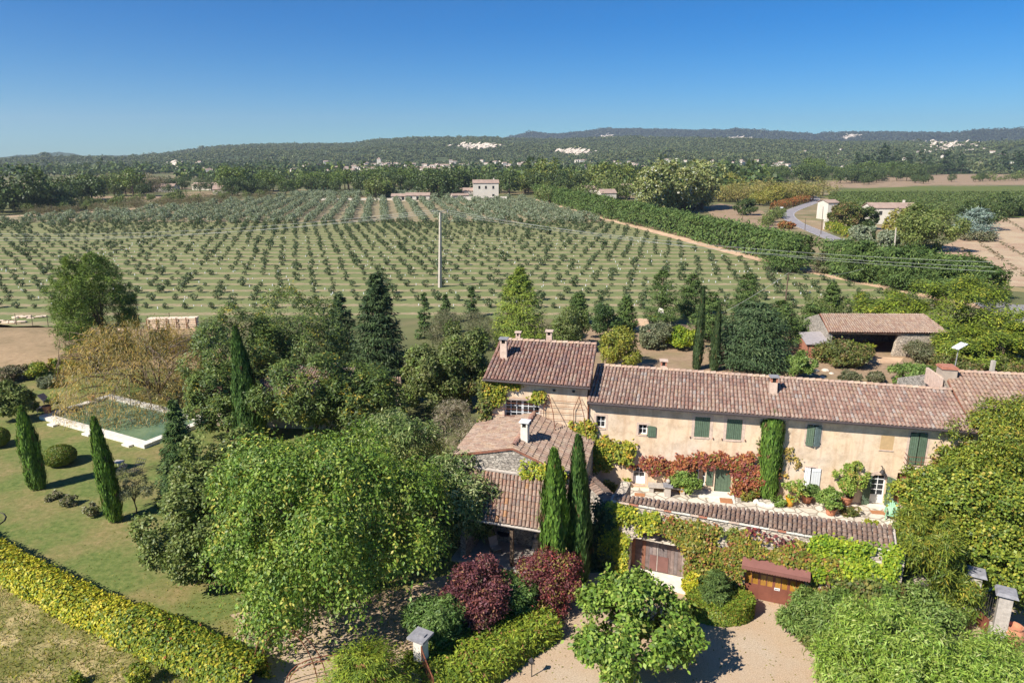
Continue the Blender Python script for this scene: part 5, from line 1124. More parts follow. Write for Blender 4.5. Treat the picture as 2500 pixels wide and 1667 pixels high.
# right-hand jungle
for i, (nm, bb, p, n, ls, asp, Yd, lb) in enumerate((
    ('grape_vine', (2350, 985, 2610, 1150), 'wisteria', 26000, .19, .4, 40.5, 'wisteria mass climbing over the end house eave'),
    ('grape_vine', (2290, 1085, 2460, 1210), 'wisteria', 15000, .22, .45, 40.0, 'yellowish wisteria below the tall shutters balcony'),
    ('grape_vine', (2205, 1135, 2400, 1290), 'vine', 20000, .18, .75, 38.6, 'broad leaved vine hanging beside the white arched door'),
    ('grape_vine', (2300, 1130, 2580, 1330), 'vine', 26000, .18, .75, 37.5, 'yellow green vine arbour at the right edge'),
    ('grape_vine', (2350, 1290, 2580, 1440), 'vine', 18000, .19, .75, 35.0, 'lower tier of the vine arbour above the gate pillars'),
    ('bamboo', (2172, 1235, 2330, 1420), 'wisteria', 18000, .3, .16, 34.2, 'feathery yellowish thicket at the end of the tiled wall'),
    ('bamboo', (2245, 1350, 2385, 1510), 'vine', 12000, .3, .18, 34.5, 'feathery green thicket left of the stone gate pillars'),
    ('fruit_tree', (2000, 1480, 2310, 1760), 'peach', 32000, .25, .22, 0, 'long leaved peach tree in the lower right corner'),
    ('fruit_tree', (2220, 1555, 2620, 1840), 'peach', 32000, .25, .22, 0, 'second peach tree cut by the right edge'),
    ('fruit_tree', (2075, 1400, 2330, 1570), 'oleander', 22000, .22, .35, 0, 'mixed green shrub in front of the ivied wall end'))):
    broad(nm, lb, 'vine' if nm == 'grape_vine' else 'bamboo' if nm == 'bamboo' else 'tree', bb, 240 + i, p, n, ls, asp, nl=30, trunk=.1 if Yd else None, cr=.10, lob=(.16, .36), droop=.7 if nm != 'grape_vine' else .5, per=18, Yd=Yd or None, weep=(260, 12, 1.1) if Yd else (160, 10, .8))
# ivy over the courtyard wall and the vines on the house
def ivy(name, label, fr, reg, dens, seed, pal, ls, thick=.22, per=9, asp=.8, hole=.0, fsc=1.6, cat='ivy', grp=None, cutouts=()):
    """reg: list of (a0, a1, z0, z1) patches on a wall face b = 0"""
    r = rng(seed); A = []
    for a0, a1, z0, z1 in reg:
        n = int((a1 - a0) * (z1 - z0) * dens); A.append(np.column_stack([r.uniform(a0, a1, n), r.uniform(z0, z1, n)]))
    A = np.vstack(A); f = vnoise(r, A[:, 0] * fsc, A[:, 1] * fsc * 1.3); edge = vnoise(r, A[:, 0] * 4, A[:, 1] * 4)
    k = f + .35 * edge > hole
    for c0, c1, c2, c3 in cutouts: k &= ~((A[:, 0] > c0) & (A[:, 0] < c1) & (A[:, 1] > c2) & (A[:, 1] < c3))
    A = A[k]; f = f[k]
    d = np.abs(f - hole) ; b = -(.05 + thick * np.clip(.35 + .6 * f, .1, 1.2) * r.uniform(.5, 1.1, len(A)))
    cc = fr.o + A[:, :1] * fr.ex + b[:, None] * fr.ey + A[:, 1:] * UP; oo = np.tile(-fr.ey + .35 * UP, (len(A), 1))
    vc = clumps(r, cc, unit(oo), np.full(len(A), ls * .9), per, ls, asp, pal, out=.9, up=.4, rnd=.8, droop=.9)
    p = fr.p(reg[0][0], 0, 0); return shrub(name, label, cat, tuple(p), vc, 'gloss', grp)
gcut = [(-3.4, .3, 0, 2.2), (-3.3, .15, 2.1, 2.7), (-2.95, -.1, 2.6, 3.05), (-2.4, -.7, 3.0, 3.3)]; gcut2 = [(3.45, 7.05, 0, 3.0)]
ivy('ivy', 'yellow green creeper covering the wall left of the arched gate', WF, [(-4.6, -1.6, .3, 4.6), (-5.0, -3.0, 0, 3.2)], 84, 301, 'ivyyellow', .17, .34, cutouts=gcut, hole=-.55)
ivy('ivy', 'reddish green creeper on the wall between gate and garage', WF, [(-1.7, 3.6, 2.7, 4.35), (.1, 3.6, .2, 3.2)], 80, 302, 'ivyred', .17, .36, cutouts=gcut + gcut2, hole=-.52)
ivy('ivy', 'mixed creeper above the garage awning', WF, [(3.4, 7.4, 2.95, 4.2), (6.9, 8.6, .3, 3.8)], 80, 303, 'ivyred', .17, .36, cutouts=gcut2, hole=-.45)
ivy('ivy', 'bright yellow green creeper spilling over the right half of the coping', WF, [(6.9, 11.2, 2.3, 4.75), (7.2, 11.3, 4.4, 4.95)], 66, 304, 'ivybright', .17, .4, hole=-.75)
ivy('ivy', 'dark brownish creeper at the right end of the courtyard wall', WF, [(7.8, 11.6, .1, 2.9)], 62, 305, 'ivydark', .2, .55, hole=-.6)
ivy('dry_creeper', 'small wine red dead creeper under the coping', WF, [(3.6, 4.9, 3.9, 4.7), (5.4, 6.7, 3.5, 4.4)], 24, 306, 'purplered', .2, .1, hole=.1)
ivy('dark_ivy', 'dark ivy on the shaded wall beside the twin cypress', WF, [(-5.4, -4.3, 0, 4.4)], 60, 307, 'cypdark', .2, .5, hole=-.9)
ivy('vine', 'yellow leaved vine climbing over the annex corner', HF, [(-.9, 1.5, 4.6, 6.7), (.6, 3.2, 3.6, 5.9), (1.5, 3.1, 2.6, 4.4), (-1.2, .6, 6.3, 7.2)], 56, 308, 'vineyel', .2, .55, hole=-.2)
ivy('vine', 'red autumn vine over the low window left of the glazed door', HF, [(3.1, 7.6, 4.1, 5.75), (4.6, 6.4, 3.7, 4.4)], 46, 309, 'vinered', .17, .5, hole=-.02)
ivy('vine', 'red and green autumn vine right of the closed green door', HF, [(7.6, 11.2, 4.6, 5.6), (10.1, 12.9, 2.5, 6.2), (10.3, 12.7, 2.5, 5.6)], 52, 310, 'vinered', .17, .6, hole=-.25, cutouts=[(11.9, 13, 5.2, 6.2)])
ivy('vine', 'green vine shoots near the upper green shutters', HF, [(9.8, 12.6, 5.0, 5.6), (11.2, 12.7, 5.6, 6.5)], 34, 311, 'ivydark', .19, .3, hole=.1)
ivy('bare_vine', 'nearly bare vine stems fanning beside the facade cypress', HF, [(13.0, 15.2, 4.9, 6.3), (13.0, 13.8, 4.2, 5.2)], 20, 312, 'willow', .16, .06, hole=.25)
ivy('vine', 'yellowing vine hanging on the left corner of the tower house', HF, [(-7.2, -5.7, 6.4, 9.9), (-7.1, -3.0, 8.6, 9.9), (-7.2, -6.0, 5.0, 7.0)], 52, 313, 'vineyel', .19, .3, hole=-.05)
ivy('vine', 'green ivy edging the tower house gable verge', HF, [(-7.5, -6.8, 6.0, 10.0)], 70, 314, 'ivydark', .2, .4, hole=-.8)
ivy('vine', 'yellow creeper tuft on the annex gable wall', Fr(1.2, 40.95, 0, -18), [(-.6, 2.2, 5.2, 6.2)], 40, 315, 'ivyyellow', .18, .2, hole=.0)

# ================================================================ GARDEN OBJECTS
pool = thing('swimming_pool', 'rectangular green swimming pool with a pale stone rim', 'pool', (-38.7, 64, 0))
PA, PB = np.array(G(95, 1016, .3)), np.array(G(352, 1088, .3)); PFr = Fr(PA[0], PA[1], 0, math.degrees(math.atan2(PB[1] - PA[1], PB[0] - PA[0])))
PL = float(np.linalg.norm(PB - PA)); PWd = 7.4; cw_ = .75
mb = MB(); mb.box(PFr, cw_, PL - cw_, cw_, PWd - cw_, 0.03, .12); mb.build('water', M['water'], pool)
r = rng(400)
def rim(a0, a1, b0, b1, along):
    L_ = (a1 - a0) if along else (b1 - b0); k = max(1, int(L_ / 1.15))
    for q in range(k):
        mb = MB(); s0, s1 = q / k, (q + 1) / k; h = .36 + r.uniform(-.012, .012)
        if along: mb.box(PFr, a0 + L_ * s0 + .006, a0 + L_ * s1 - .006, b0, b1, 0, h)
        else: mb.box(PFr, a0, a1, b0 + L_ * s0 + .006, b0 + L_ * s1 - .006, 0, h)
        mb.build('coping_stone', M['lime'], pool)
rim(0, PL, 0, cw_, True); rim(0, PL, PWd - cw_, PWd, True); rim(0, cw_, cw_, PWd - cw_, False); rim(PL - cw_, PL, cw_, PWd - cw_, False)
for k, (u, v) in enumerate(((134, 1034), (219, 1057), (317, 1083))):
    x, y = G(u, v + 3, 0); mb = MB(); q = Fr(x, y, 0, -27); mb.box(q, -.5, .5, -.45, 0, 0, .18); tag(mb.build('stone_step', M['lime']), ('pale stone step at the far end of the pool side', 'pale stone step midway along the pool side', 'pale stone step near the close corner of the pool')[k], 'step', 'pool side steps')
def pot(name, label, x, y, z, R, H, m, group=None, rim_=True):
    o = thing(name, label, 'pot', (x, y, z), group); mb = MB()
    mb.lathe((x, y, z), [(0, 0), (R * .68, 0), (R * .8, H * .35), (R * .93, H * .82)], 18); mb.build('body', M[m], o, smooth=True)
    mb = MB(); mb.lathe((x, y, z), [(R * .93, H * .82), (R * 1.06, H * .84), (R * 1.08, H), (R * .93, H), (R * .9, H * .86)], 18); mb.build('rim', M[m], o)
    mb = MB(); mb.lathe((x, y, z + H * .88), [(0, 0), (R * .92, 0)], 18); mb.build('soil', M['bark'], o)
    return o
x, y = G(117, 1007, .36); pot('terracotta_pot', 'terracotta pot standing on the left corner of the pool rim', x, y, .36, .42, .75, 'terra')
r = rng(401); V = crown(r, (x + .5, y + .4, 1.6), (.8, .8, .65), 8, 900, .2, .4, 'citrus'); shrub('potted_shrub', 'leafy plant growing in the pool side pot', 'plant', (x, y, 1.05), V)
x, y = G(224, 978, .36); pot('terracotta_pot', 'small terracotta pot at the far corner of the pool', x, y, .36, .3, .5, 'terra')
def lounger(label, x, y, ang):
    o = thing('sun_lounger', label, 'sun lounger', (x, y, 0), 'dark loungers by the pool'); f = Fr(x, y, 0, ang)
    mb = MB(); mb.box(f, 0, 1.35, -.36, .36, .28, .4); mb.build('seat', M['charcoal'], o)
    mb = MB(); mb.hexa([f.p(-.0, -.36, .3), f.p(-.0, .36, .3), f.p(-.72, .36, .78), f.p(-.72, -.36, .78), f.p(0, -.36, .42), f.p(0, .36, .42), f.p(-.66, .36, .88), f.p(-.66, -.36, .88)]); mb.build('backrest', M['charcoal'], o)
    for a in (.06, 1.22):
        for b in (-.34, .26): mb = MB(); mb.box(f, a, a + .08, b, b + .08, 0, .28); mb.build('leg', M['charcoal'], o)
for (u, v, a), lb in zip(((112, 972, -20), (78, 990, -22)), ('dark lounger nearer the pool', 'dark lounger in the shade at the left')):
    x, y = G(u, v + 6, .2); lounger(lb, x, y, a)
x, y = G(291, 1140, 0); f = Fr(x, y, 0, -10); o = thing('stool', 'small pale square stool on the lawn', 'stool', (x, y, 0))
mb = MB(); mb.box(f, -.38, .38, -.3, .3, .46, .53); mb.build('seat', M['limedull'], o)
for i in (-.33, .27):
    for j in (-.26, .2): mb = MB(); mb.box(f, i, i + .06, j, j + .06, 0, .46); mb.build('leg', M['limedull'], o)
def wire_chair(label, u, v, ang):
    x, y = G(u, v, 0); f = Fr(x, y, 0, ang); o = thing('wire_chair', label, 'lounge chair', (x, y, 0), 'openwork metal lounge chairs')
    def grid(P00, P10, P01, P11, n, m_, name):
        mb = MB(); P00, P10, P01, P11 = map(np.array, (P00, P10, P01, P11))
        for i in range(n + 1): t = i / n; mb.tube([P00 + (P10 - P00) * t, P01 + (P11 - P01) * t], .022, 4)
        for i in range(m_ + 1): t = i / m_; mb.tube([P00 + (P01 - P00) * t, P10 + (P11 - P10) * t], .022, 4)
        mb.build(name, M['iron'], o)
    grid(f.p(-.45, -.6, .38), f.p(.45, -.6, .38), f.p(-.45, .35, .32), f.p(.45, .35, .32), 4, 4, 'seat'); grid(f.p(-.45, .35, .32), f.p(.45, .35, .32), f.p(-.45, .85, .95), f.p(.45, .85, .95), 4, 3, 'backrest')
    for i in (-.43, .43):
        for j in (-.55, .35): mb = MB(); mb.tube([f.p(i, j, 0), f.p(i, j, .36)], .02, 4); mb.build('leg', M['iron'], o)
wire_chair('left openwork metal lounge chair beside the second cypress', 282, 1166, -35); wire_chair('right openwork metal lounge chair near the fir', 330, 1155, -20)
hose = MB(); hose.tube([(*G(u, v), .04) for u, v in ((-6, 1250), (8, 1254), (14, 1262), (10, 1272), (-4, 1282))], .03, 5); single(hose, 'garden_hose', M['iron'], 'loop of dark hose on the lawn at the left edge', 'hose')
# stacked stone, posts, little fence
sx, sy = G(358, 806, 0); sf = Fr(sx, sy + .4, 0, 6); st = thing('stone_stack', 'long stack of pale cut stone slabs at the grove edge', 'stone stack', (sx + 3, sy, 0)); r = rng(402)
for j in range(6):
    for i in range(5):
        a0 = i * 1.42 + r.uniform(0, .05); a1 = a0 + 1.36 + r.uniform(-.06, .03)
        mb = MB(); mb.box(sf, a0, a1, 0 + r.uniform(-.1, .05), 1.3 + r.uniform(-.1, .1), .28 * j + .02, .28 * j + .22); mb.build('slab', M['timber'], st)
for i in range(6): mb = MB(); mb.box(sf, i * 1.42 - .04, i * 1.42 + .05, -.22, -.12, 0, 1.75); mb.build('post', M['rust'], st)
for k, (u, v, w) in enumerate(((20, 788, 2.6), (70, 776, 2.2), (300, 803, 2.0))):
    x, y = G(u, v); f = Fr(x, y, 0, 4); o = thing('stone_pile', ('low pile of pale slabs left of the fence posts', 'second low pile of slabs near the left edge', 'rubble of pale stone beneath the pine')[k], 'stone pile', (x, y, 0)); r = rng(410 + k)
    for q in range(14):
        a = r.uniform(-w, w); b = r.uniform(-.6, .6); z = .0 + .16 * int(r.integers(0, 2)); mb = MB(); mb.box(f.sub(a, b, 0, r.uniform(-20, 20)), -.5, .5, -.25, .25, z, z + .15); mb.build('slab', M['timber'], o)
for k, (u, v) in enumerate(((40, 793), (80, 795), (118, 797), (325, 798), (362, 798), (415, 790))):
    x, y = G(u, v); mb = MB(); mb.tube([(x, y, -.05), (x + .05, y, 1.75)], .05, 5); tag(mb.build('fence_post', M['bark']), 'thin wooden fence post at the edge of the striped grove', 'post', 'fence posts along the grove')
# gate pillar and iron gate (bottom)
gx, gy = G(1030, 1648, 0); gf = Fr(gx, gy, 0, -28); gp = thing('gate_pillar', 'pale stone gate pillar with a grey slab cap at the bottom edge', 'pillar', (gx, gy, 0))
mb = MB(); mb.box(gf, -.26, .26, -.26, .26, 0, 2.25); mb.box(gf, -.34, .34, -.34, .34, 0, .7); mb.build('shaft', M['lime'], gp)
mb = MB(); mb.box(gf, -.48, .48, -.48, .48, 2.25, 2.37); mb.box(gf, -.1, .3, -.12, .12, 2.372, 2.44); mb.build('cap', M['slate'], gp)
ig = thing('iron_gate', 'rust brown iron gate leaf with upright bars hinged on the pillar', 'gate', tuple(gf.p(.35, -.3, 0))); gg = Fr(*gf.p(.28, -.34, 0)[:2], 0, -66)
mb = MB(); mb.box(gg, 0, 1.9, -.015, .015, .1, .95); mb.build('panel', M['brownpaint'], ig); mb = MB(); top = lambda a: 1.95 - .28 * math.sin(min(1, a / 1.9) * math.pi / 2)
mb.tube([gg.p(0, 0, .05), gg.p(0, 0, 2.0), gg.p(.06, 0, 2.1), gg.p(.14, 0, 1.95)] + [gg.p(a, 0, top(a)) for a in np.linspace(.2, 1.9, 8)] + [gg.p(1.9, 0, .05)], .03, 5); mb.build('frame', M['rust'], ig)
for k in range(9):
    a = .2 + k * .2; mb = MB(); mb.tube([gg.p(a, 0, .95), gg.p(a, 0, top(a))], .016, 4); mb.build('bar', M['rust'], ig)
lx, ly = G(1298, 1651, 0); lp = thing('garden_lantern', 'small black lantern on a short post beside the juniper hedge', 'lantern', (lx, ly, 0))
mb = MB(); mb.tube([(lx, ly, 0), (lx, ly, .72)], .03, 6); mb.build('post', M['iron'], lp); mb = MB(); mb.lathe((lx, ly, .72), [(.03, 0), (.08, .03), (.13, .24), (.03, .27)], 6); mb.build('lamp', M['glass'], lp); mb = MB(); mb.lathe((lx, ly, .96), [(.17, 0), (.13, .05), (.02, .16), (0, .2)], 6); mb.build('roof', M['iron'], lp)
aw_ = thing('arch_frame', 'thin rusty hoop arches crossing over the gravel path', 'arch', (*G(720, 1640), 0)); aF = Fr(*G(720, 1640), 0, -30)
for k, (u0, v0, ut, vt, u1, v1) in enumerate(((620, 1660, 690, 1530, 778, 1680), (640, 1640, 715, 1535, 800, 1672), (700, 1665, 830, 1598, 960, 1665), (705, 1672, 840, 1612, 955, 1690))):
    a, b = np.array([*G(u0, v0), 0]), np.array([*G(u1, v1), 0]); m_ = (a + b) / 2; xt_, ht = Zat(ut, vt, m_[1]); mb = MB()
    mb.tube([m_ + (a - m_) * math.cos(t) + UP * ht * math.sin(t) if t <= math.pi / 2 else m_ + (b - m_) * -math.cos(t) + UP * ht * math.sin(t) for t in np.linspace(0, math.pi, 15)], .025, 5); mb.build('hoop', M['rust'], aw_)
# right-hand gate pillars, gate and jar
for k, (u, v, h) in enumerate(((2432, 1572, 3.1), (2362, 1510, 2.9))):
    x, y = G(u, v); f = Fr(x, y, 0, -30); o = thing('stone_pillar', ('right stone gate pillar with a slate cap beside the big jar', 'left stone gate pillar half buried in leaves')[k], 'pillar', (x, y, 0))
    mb = MB(); mb.box(f, -.3, .3, -.3, .3, 0, h); mb.box(f, -.42, .42, -.42, .42, 0, 1.0); mb.build('shaft', M['limedull'], o); mb = MB(); mb.hexa([f.p(a * .5, b * .5, h) for a, b in ((-1, -1), (1, -1), (1, 1), (-1, 1))] + [f.p(a * .42, b * .42, h + .16) for a, b in ((-1, -1), (1, -1), (1, 1), (-1, 1))]); mb.build('cap', M['slate'], o)
ga, gb = np.array([*G(2425, 1568), 0]), np.array([*G(2368, 1512), 0]); o = thing('barred_gate', 'dark barred iron gate between the right stone pillars', 'gate', tuple(ga)); d_ = gb - ga
mb = MB(); mb.prism([ga + d_ * .12 + UP * .1, ga + d_ * .88 + UP * .1, ga + d_ * .88 + UP * 1.0, ga + d_ * .12 + UP * 1.0], (0, .03, 0)); mb.build('panel', M['brownpaint'], o)
for k in range(10): t = .12 + .76 * k / 9; mb = MB(); mb.tube([ga + d_ * t + UP * 1.0, ga + d_ * t + UP * 2.3], .016, 4); mb.build('bar', M['iron'], o)
x, y = G(2465, 1580); o = thing('oil_jar', 'large pinkish terracotta oil jar beside the right gate pillar', 'jar', (x, y, 0)); mb = MB(); mb.lathe((x, y, 0), [(0, 0), (.3, 0), (.5, .5), (.56, .85), (.46, 1.15), (.36, 1.25)], 20); mb.build('body', M['terra'], o, smooth=True); mb = MB(); mb.lathe((x, y, 1.25), [(.36, 0), (.42, .03), (.42, .1), (.34, .1), (.3, -.1), (0, -.12)], 20); mb.build('mouth', M['terra'], o)
# terrace things
def tp(u, v): return G(u, v, T0)
for k, (u, v, R, H, m, bb, pal, nm, pl) in enumerate((
    (1666, 1209, .26, .62, 'glazed', (1635, 1140, 1712, 1200), 'potgreen', 'yellow glazed pot under a loose green bush left of the closed door', 'loose green bush in the left yellow pot'),
    (1931, 1240, .29, .68, 'glazed', (1912, 1168, 1968, 1222), 'citrus', 'yellow glazed pot right of the facade cypress', 'sparse yellowish citrus in the right yellow pot'),
    (1974, 1232, .33, .55, 'terra', (1966, 1182, 1999, 1214), 'bay', 'terracotta pot under the dark clipped plant by the white shutters', 'dark clipped plant before the white shutters'),
    (2071, 1237, .42, .6, 'terra', (2034, 1122, 2108, 1215), 'citrus', 'widest terracotta pot under the tall citrus', 'tall citrus tree in the widest pot'),
    (2033, 1262, .36, .5, 'terra', (2000, 1190, 2060, 1245), 'potgreen', 'pinkish terracotta pot right behind the tiled coping', 'bushy green plant in the pinkish pot'))):
    x, y = tp(u, v); y += R; pot('plant_pot', nm, x, y, T0, R, H, m)
    r = rng(420 + k); sc_ = math.hypot(y, CAMH - 3) / FOC; cz = Zat(0, (bb[1] + bb[3]) / 2, y)[1]; rx = (bb[2] - bb[0]) / 2 * sc_; hz_ = (bb[3] - bb[1]) / 2 * sc_ * 1.05; cx_ = Zat((bb[0] + bb[2]) / 2, 1200, y)[0]
    vc = crown(r, (cx_, y, cz), (rx, rx, hz_), 12, (4200, 1500, 2600, 6500, 3600)[k], .16, .5, pal); st_ = MB(); st_.tube([(x, y, T0 + H * .8), (cx_, y, cz)], [.05, .03], 5)
    plant('potted_plant', pl, 'plant', (x, y, T0 + H * .88), vc, 'gloss', st_)
for k, (u, v, lb) in enumerate(((1905, 1238, 'low green plants at the foot of the facade cypress'), (2080, 1262, 'weeds growing against the back of the coping'), (2130, 1296, 'yellowish weeds at the coping corner'), (1835, 1225, 'russet plants at the foot of the red vine'), (1500, 1205, 'green shrub at the left end of the terrace'))):
    x, y = tp(u, v); r = rng(430 + k); shrub('low_plant', lb, 'plant', (x, y, T0), crown(r, (x, y + .3, T0 + .25), (.65, .45, .4), 8, 1500, .14, .5, ('potgreen', 'ivydark', 'ivyyellow', 'ivyred', 'olivegreen')[k]))
r = rng(440); px0 = np.array(tp(1858, 1236)); o = thing('stone_border', 'row of rough white stones round the facade cypress', 'stone border', (*px0, T0))
for k in range(13):
    t = k / 12; x, y = tp(1846 + 66 * t, 1226 + 10 * math.sin(t * 3.1)); mb = MB(); s_ = r.uniform(.09, .17); mb.lathe((x, y, T0), [(0, 0), (s_ * 1.2, .0), (s_ * 1.25, s_ * .7), (s_ * .7, s_ * 1.25), (0, s_ * 1.4)], 6); mb.build('stone', M['lime'], o)
x, y = tp(1627, 1205); o = thing('stone_finial_pier', 'small stone pier topped with a slab and a ball', 'pier', (x, y, T0)); f = Fr(x, y - .3, T0, -10)
mb = MB(); mb.box(f, -.2, .2, -.2, .2, 0, .75); mb.build('pier', M['limedull'], o); mb = MB(); mb.box(f, -.32, .32, -.32, .32, .75, .84); mb.box(f, -.22, .22, -.22, .22, .84, .9); mb.build('slab', M['slate'], o)
mb = MB(); mb.lathe(f.p(0, 0, .9), [(.04, 0), (.06, .06), (.13, .14), (.15, .22), (.1, .32), (0, .36)], 12); mb.build('ball', M['limedull'], o, smooth=True)
o = thing('stone_bench', 'long low stone bench against the house under the red vine', 'bench', tuple(HF.p(5.6, -.5, T0)))
mb = MB(); mb.box(HF, 4.4, 7.0, -.75, -.05, T0 + .42, T0 + .52); mb.build('seat', M['limedull'], o)
for a in (4.5, 5.5, 6.6): mb = MB(); mb.box(HF, a, a + .3, -.65, -.1, T0, T0 + .42); mb.build('support', M['limedull'], o)
w_ = HF.p(6.35, -.4, T0 + .52); o = thing('watering_can', 'white enamel jug standing on the stone bench', 'jug', tuple(w_)); mb = MB(); mb.lathe(w_, [(0, 0), (.14, 0), (.17, .15), (.1, .34), (.12, .38)], 12); mb.build('body', M['white'], o, smooth=True); mb = MB(); mb.tube([w_ + [-.12, 0, .32], w_ + [-.26, 0, .24], w_ + [-.16, 0, .08]], .02, 5); mb.build('handle', M['white'], o)
for a0, a1, b, lb in ((3.5, 4.2, -1.1, 'brown door mat before the left white door'), (9.2, 10.0, -1.1, 'reddish mat before the closed green door'), (18.8, 19.9, -1.05, 'wide brown mat before the arched white door')):
    mb = MB(); zt = T0 + (.13 if a0 == 9.2 else .02); mb.box(HF, a0, a1, b - .25, b + .25, T0, zt); single(mb, 'door_mat', M['mat_door'], lb, 'mat')
def adirondack(label, u, v, ang):
    x, y = tp(u, v); o = thing('garden_chair', label, 'garden chair', (x, y, T0), 'pale green slatted garden chairs'); f = Fr(x, y, T0, ang)
    for k in range(5): mb = MB(); b = -.3 + k * .13; mb.box(f, -.28, .28, b, b + .11, .36 - .05 * k, .385 - .05 * k); mb.build('seat_slat', M['palegreen'], o)
    for k in range(7):
        a = -.3 + k * .086; q = abs(k - 3); h = 1.05 - .035 * q * q; mb = MB(); s_ = 1.0 + .25; mb.hexa([f.p(a, .3, .18), f.p(a + .078, .3, .18), f.p(a + .078, .325, .18), f.p(a, .325, .18), f.p(a * s_, .68, h), f.p(a * s_ + .09, .68, h), f.p(a * s_ + .09, .705, h), f.p(a * s_, .705, h)]); mb.build('back_slat', M['palegreen'], o)
    for s_ in (-1, 1):
        mb = MB(); mb.box(f, s_ * .42 - .07, s_ * .42 + .07, -.36, .42, .56, .585); mb.build('armrest', M['palegreen'], o)
        mb = MB(); mb.box(f, s_ * .36 - .03, s_ * .36 + .03, -.34, -.25, 0, .56); mb.build('leg', M['palegreen'], o)
        mb = MB(); mb.hexa([f.p(s_ * .33 - .02, -.3, .26), f.p(s_ * .33 + .02, -.3, .26), f.p(s_ * .33 + .02, .75, 0), f.p(s_ * .33 - .02, .75, 0), f.p(s_ * .33 - .02, -.3, .36), f.p(s_ * .33 + .02, -.3, .36), f.p(s_ * .33 + .02, .75, .1), f.p(s_ * .33 - .02, .75, .1)]); mb.build('leg', M['palegreen'], o)
adirondack('pale green slatted garden chair in front of the arched door', 2177, 1268, -32); adirondack('second pale green garden chair half hidden by the vine', 2212, 1296, -60)
# shed contents and small things
x, y = G(1207, 1350); f = Fr(x, y, .12, 30); o = thing('folding_chair', 'pale backed folding chair in the shade of the shed', 'chair', (x, y, .12)); mb = MB(); mb.hexa([f.p(-.3, 0, .4), f.p(.3, 0, .4), f.p(.3, .03, .4), f.p(-.3, .03, .4), f.p(-.3, .25, 1.0), f.p(.3, .25, 1.0), f.p(.3, .28, 1.0), f.p(-.3, .28, 1.0)]); mb.build('backrest', M['limedull'], o); mb = MB(); mb.box(f, -.3, .3, -.5, 0, .38, .42); mb.build('seat', M['limedull'], o)
for a in (-.28, .25):
    for b in (-.48, -.03): mb = MB(); mb.box(f, a, a + .03, b, b + .03, 0, .38); mb.build('leg', M['iron'], o)
x, y = G(1235, 1345); o = thing('round_table', 'dark round table inside the shed', 'table', (x, y + 1, .12)); mb = MB(); mb.lathe((x, y + 1, .8), [(0, 0), (.6, 0), (.6, .05), (0, .05)], 16); mb.build('top', M['charcoal'], o); mb = MB(); mb.tube([(x, y + 1, .12), (x, y + 1, .8)], .05, 6); mb.build('stem', M['iron'], o)
x, y = G(1306, 1345); o = thing('garden_statue', 'small grey bust on a plinth at the shed corner', 'statue', (x, y, 0)); mb = MB(); mb.lathe((x, y, 0), [(0, 0), (.22, 0), (.2, .6), (.24, .62), (.24, .7), (0, .7)], 8); mb.build('plinth', M['slate'], o)
mb = MB(); mb.lathe((x, y, .7), [(0, 0), (.2, 0), (.25, .14), (.22, .24), (.08, .3), (.07, .36), (.12, .42), (.13, .52), (.1, .62), (0, .66)], 12); mb.build('bust', M['slate'], o, smooth=True)
p = WF.p(3.42, -.1, 0); o = thing('coach_lamp', 'black wall lantern left of the garage door', 'lantern', tuple(p)); mb = MB(); mb.tube([WF.p(3.42, 0, 1.75), WF.p(3.42, -.2, 1.85), WF.p(3.42, -.2, 1.7)], .02, 5); mb.build('bracket', M['iron'], o); mb = MB(); mb.lathe(WF.p(3.42, -.2, 1.35), [(.05, 0), (.12, .25), (.15, .26), (.03, .36)], 6); mb.build('lamp', M['iron'], o)
# yard: gate pillars, bin, lamp, posts, rocks
for k, (u, v, h) in enumerate(((1611, 797, 2.6), (1633, 797, 1.7))):
    x, y = G(u, v); f = Fr(x, y, 0, -12); o = thing('white_pillar', ('taller white gate pillar at the edge of the striped grove', 'shorter white gate pillar beside the taller one')[k], 'pillar', (x, y, 0)); mb = MB(); w = .42 if k == 0 else .25; mb.box(f, -w, w, -w * .7, w * .7, 0, h); mb.build('shaft', M['lime'], o); mb = MB(); mb.hexa([f.p(a * w * 1.1, b * w * .8, h) for a, b in ((-1, -1), (1, -1), (1, 1), (-1, 1))] + [f.p(a * w * .5, b * w * .3, h + .25) for a, b in ((-1, -1), (1, -1), (1, 1), (-1, 1))]); mb.build('cap', M['lime'], o)
x, y = G(1595, 790); f = Fr(x, y, 0, -8); o = thing('recycling_bin', 'dark wheeled bin with a yellow lid by the white pillar', 'bin', (x, y, 0)); mb = MB(); mb.box(f, -.7, .7, -.4, .4, .1, 1.1); mb.build('body', M['iron'], o); mb = MB(); mb.hexa([f.p(a * .74, b * .44, 1.1) for a, b in ((-1, -1), (1, -1), (1, 1), (-1, 1))] + [f.p(a * .7, b * .4, 1.22) for a, b in ((-1, -1), (1, -1), (1, 1), (-1, 1))]); mb.build('lid', M['yellow'], o)
mb = MB(); mb.poly(*[(*G(u, v), .01) for u, v in ((1510, 800), (1520, 785), (1560, 777), (1600, 780), (1600, 800), (1560, 806))]); tag(mb.build('sand_patch', M['track']), kind='structure')
Zl = lambda u, v, Y: Zat(u, v, Y)
x, y = G(2332, 905); y = 66.0; x0_, z0_ = Zl(2331, 897, y); x1_, z1_ = Zl(2341, 848, y); o = thing('lamp_post', 'thin post carrying a tilted solar panel lamp behind the roof', 'street lamp', (x0_, y, 0)); mb = MB(); mb.tube([(x0_ - .1, y, 0), (x0_, y, z0_), (x1_, y, z1_)], .05, 6); mb.build('post', M['slate'], o)
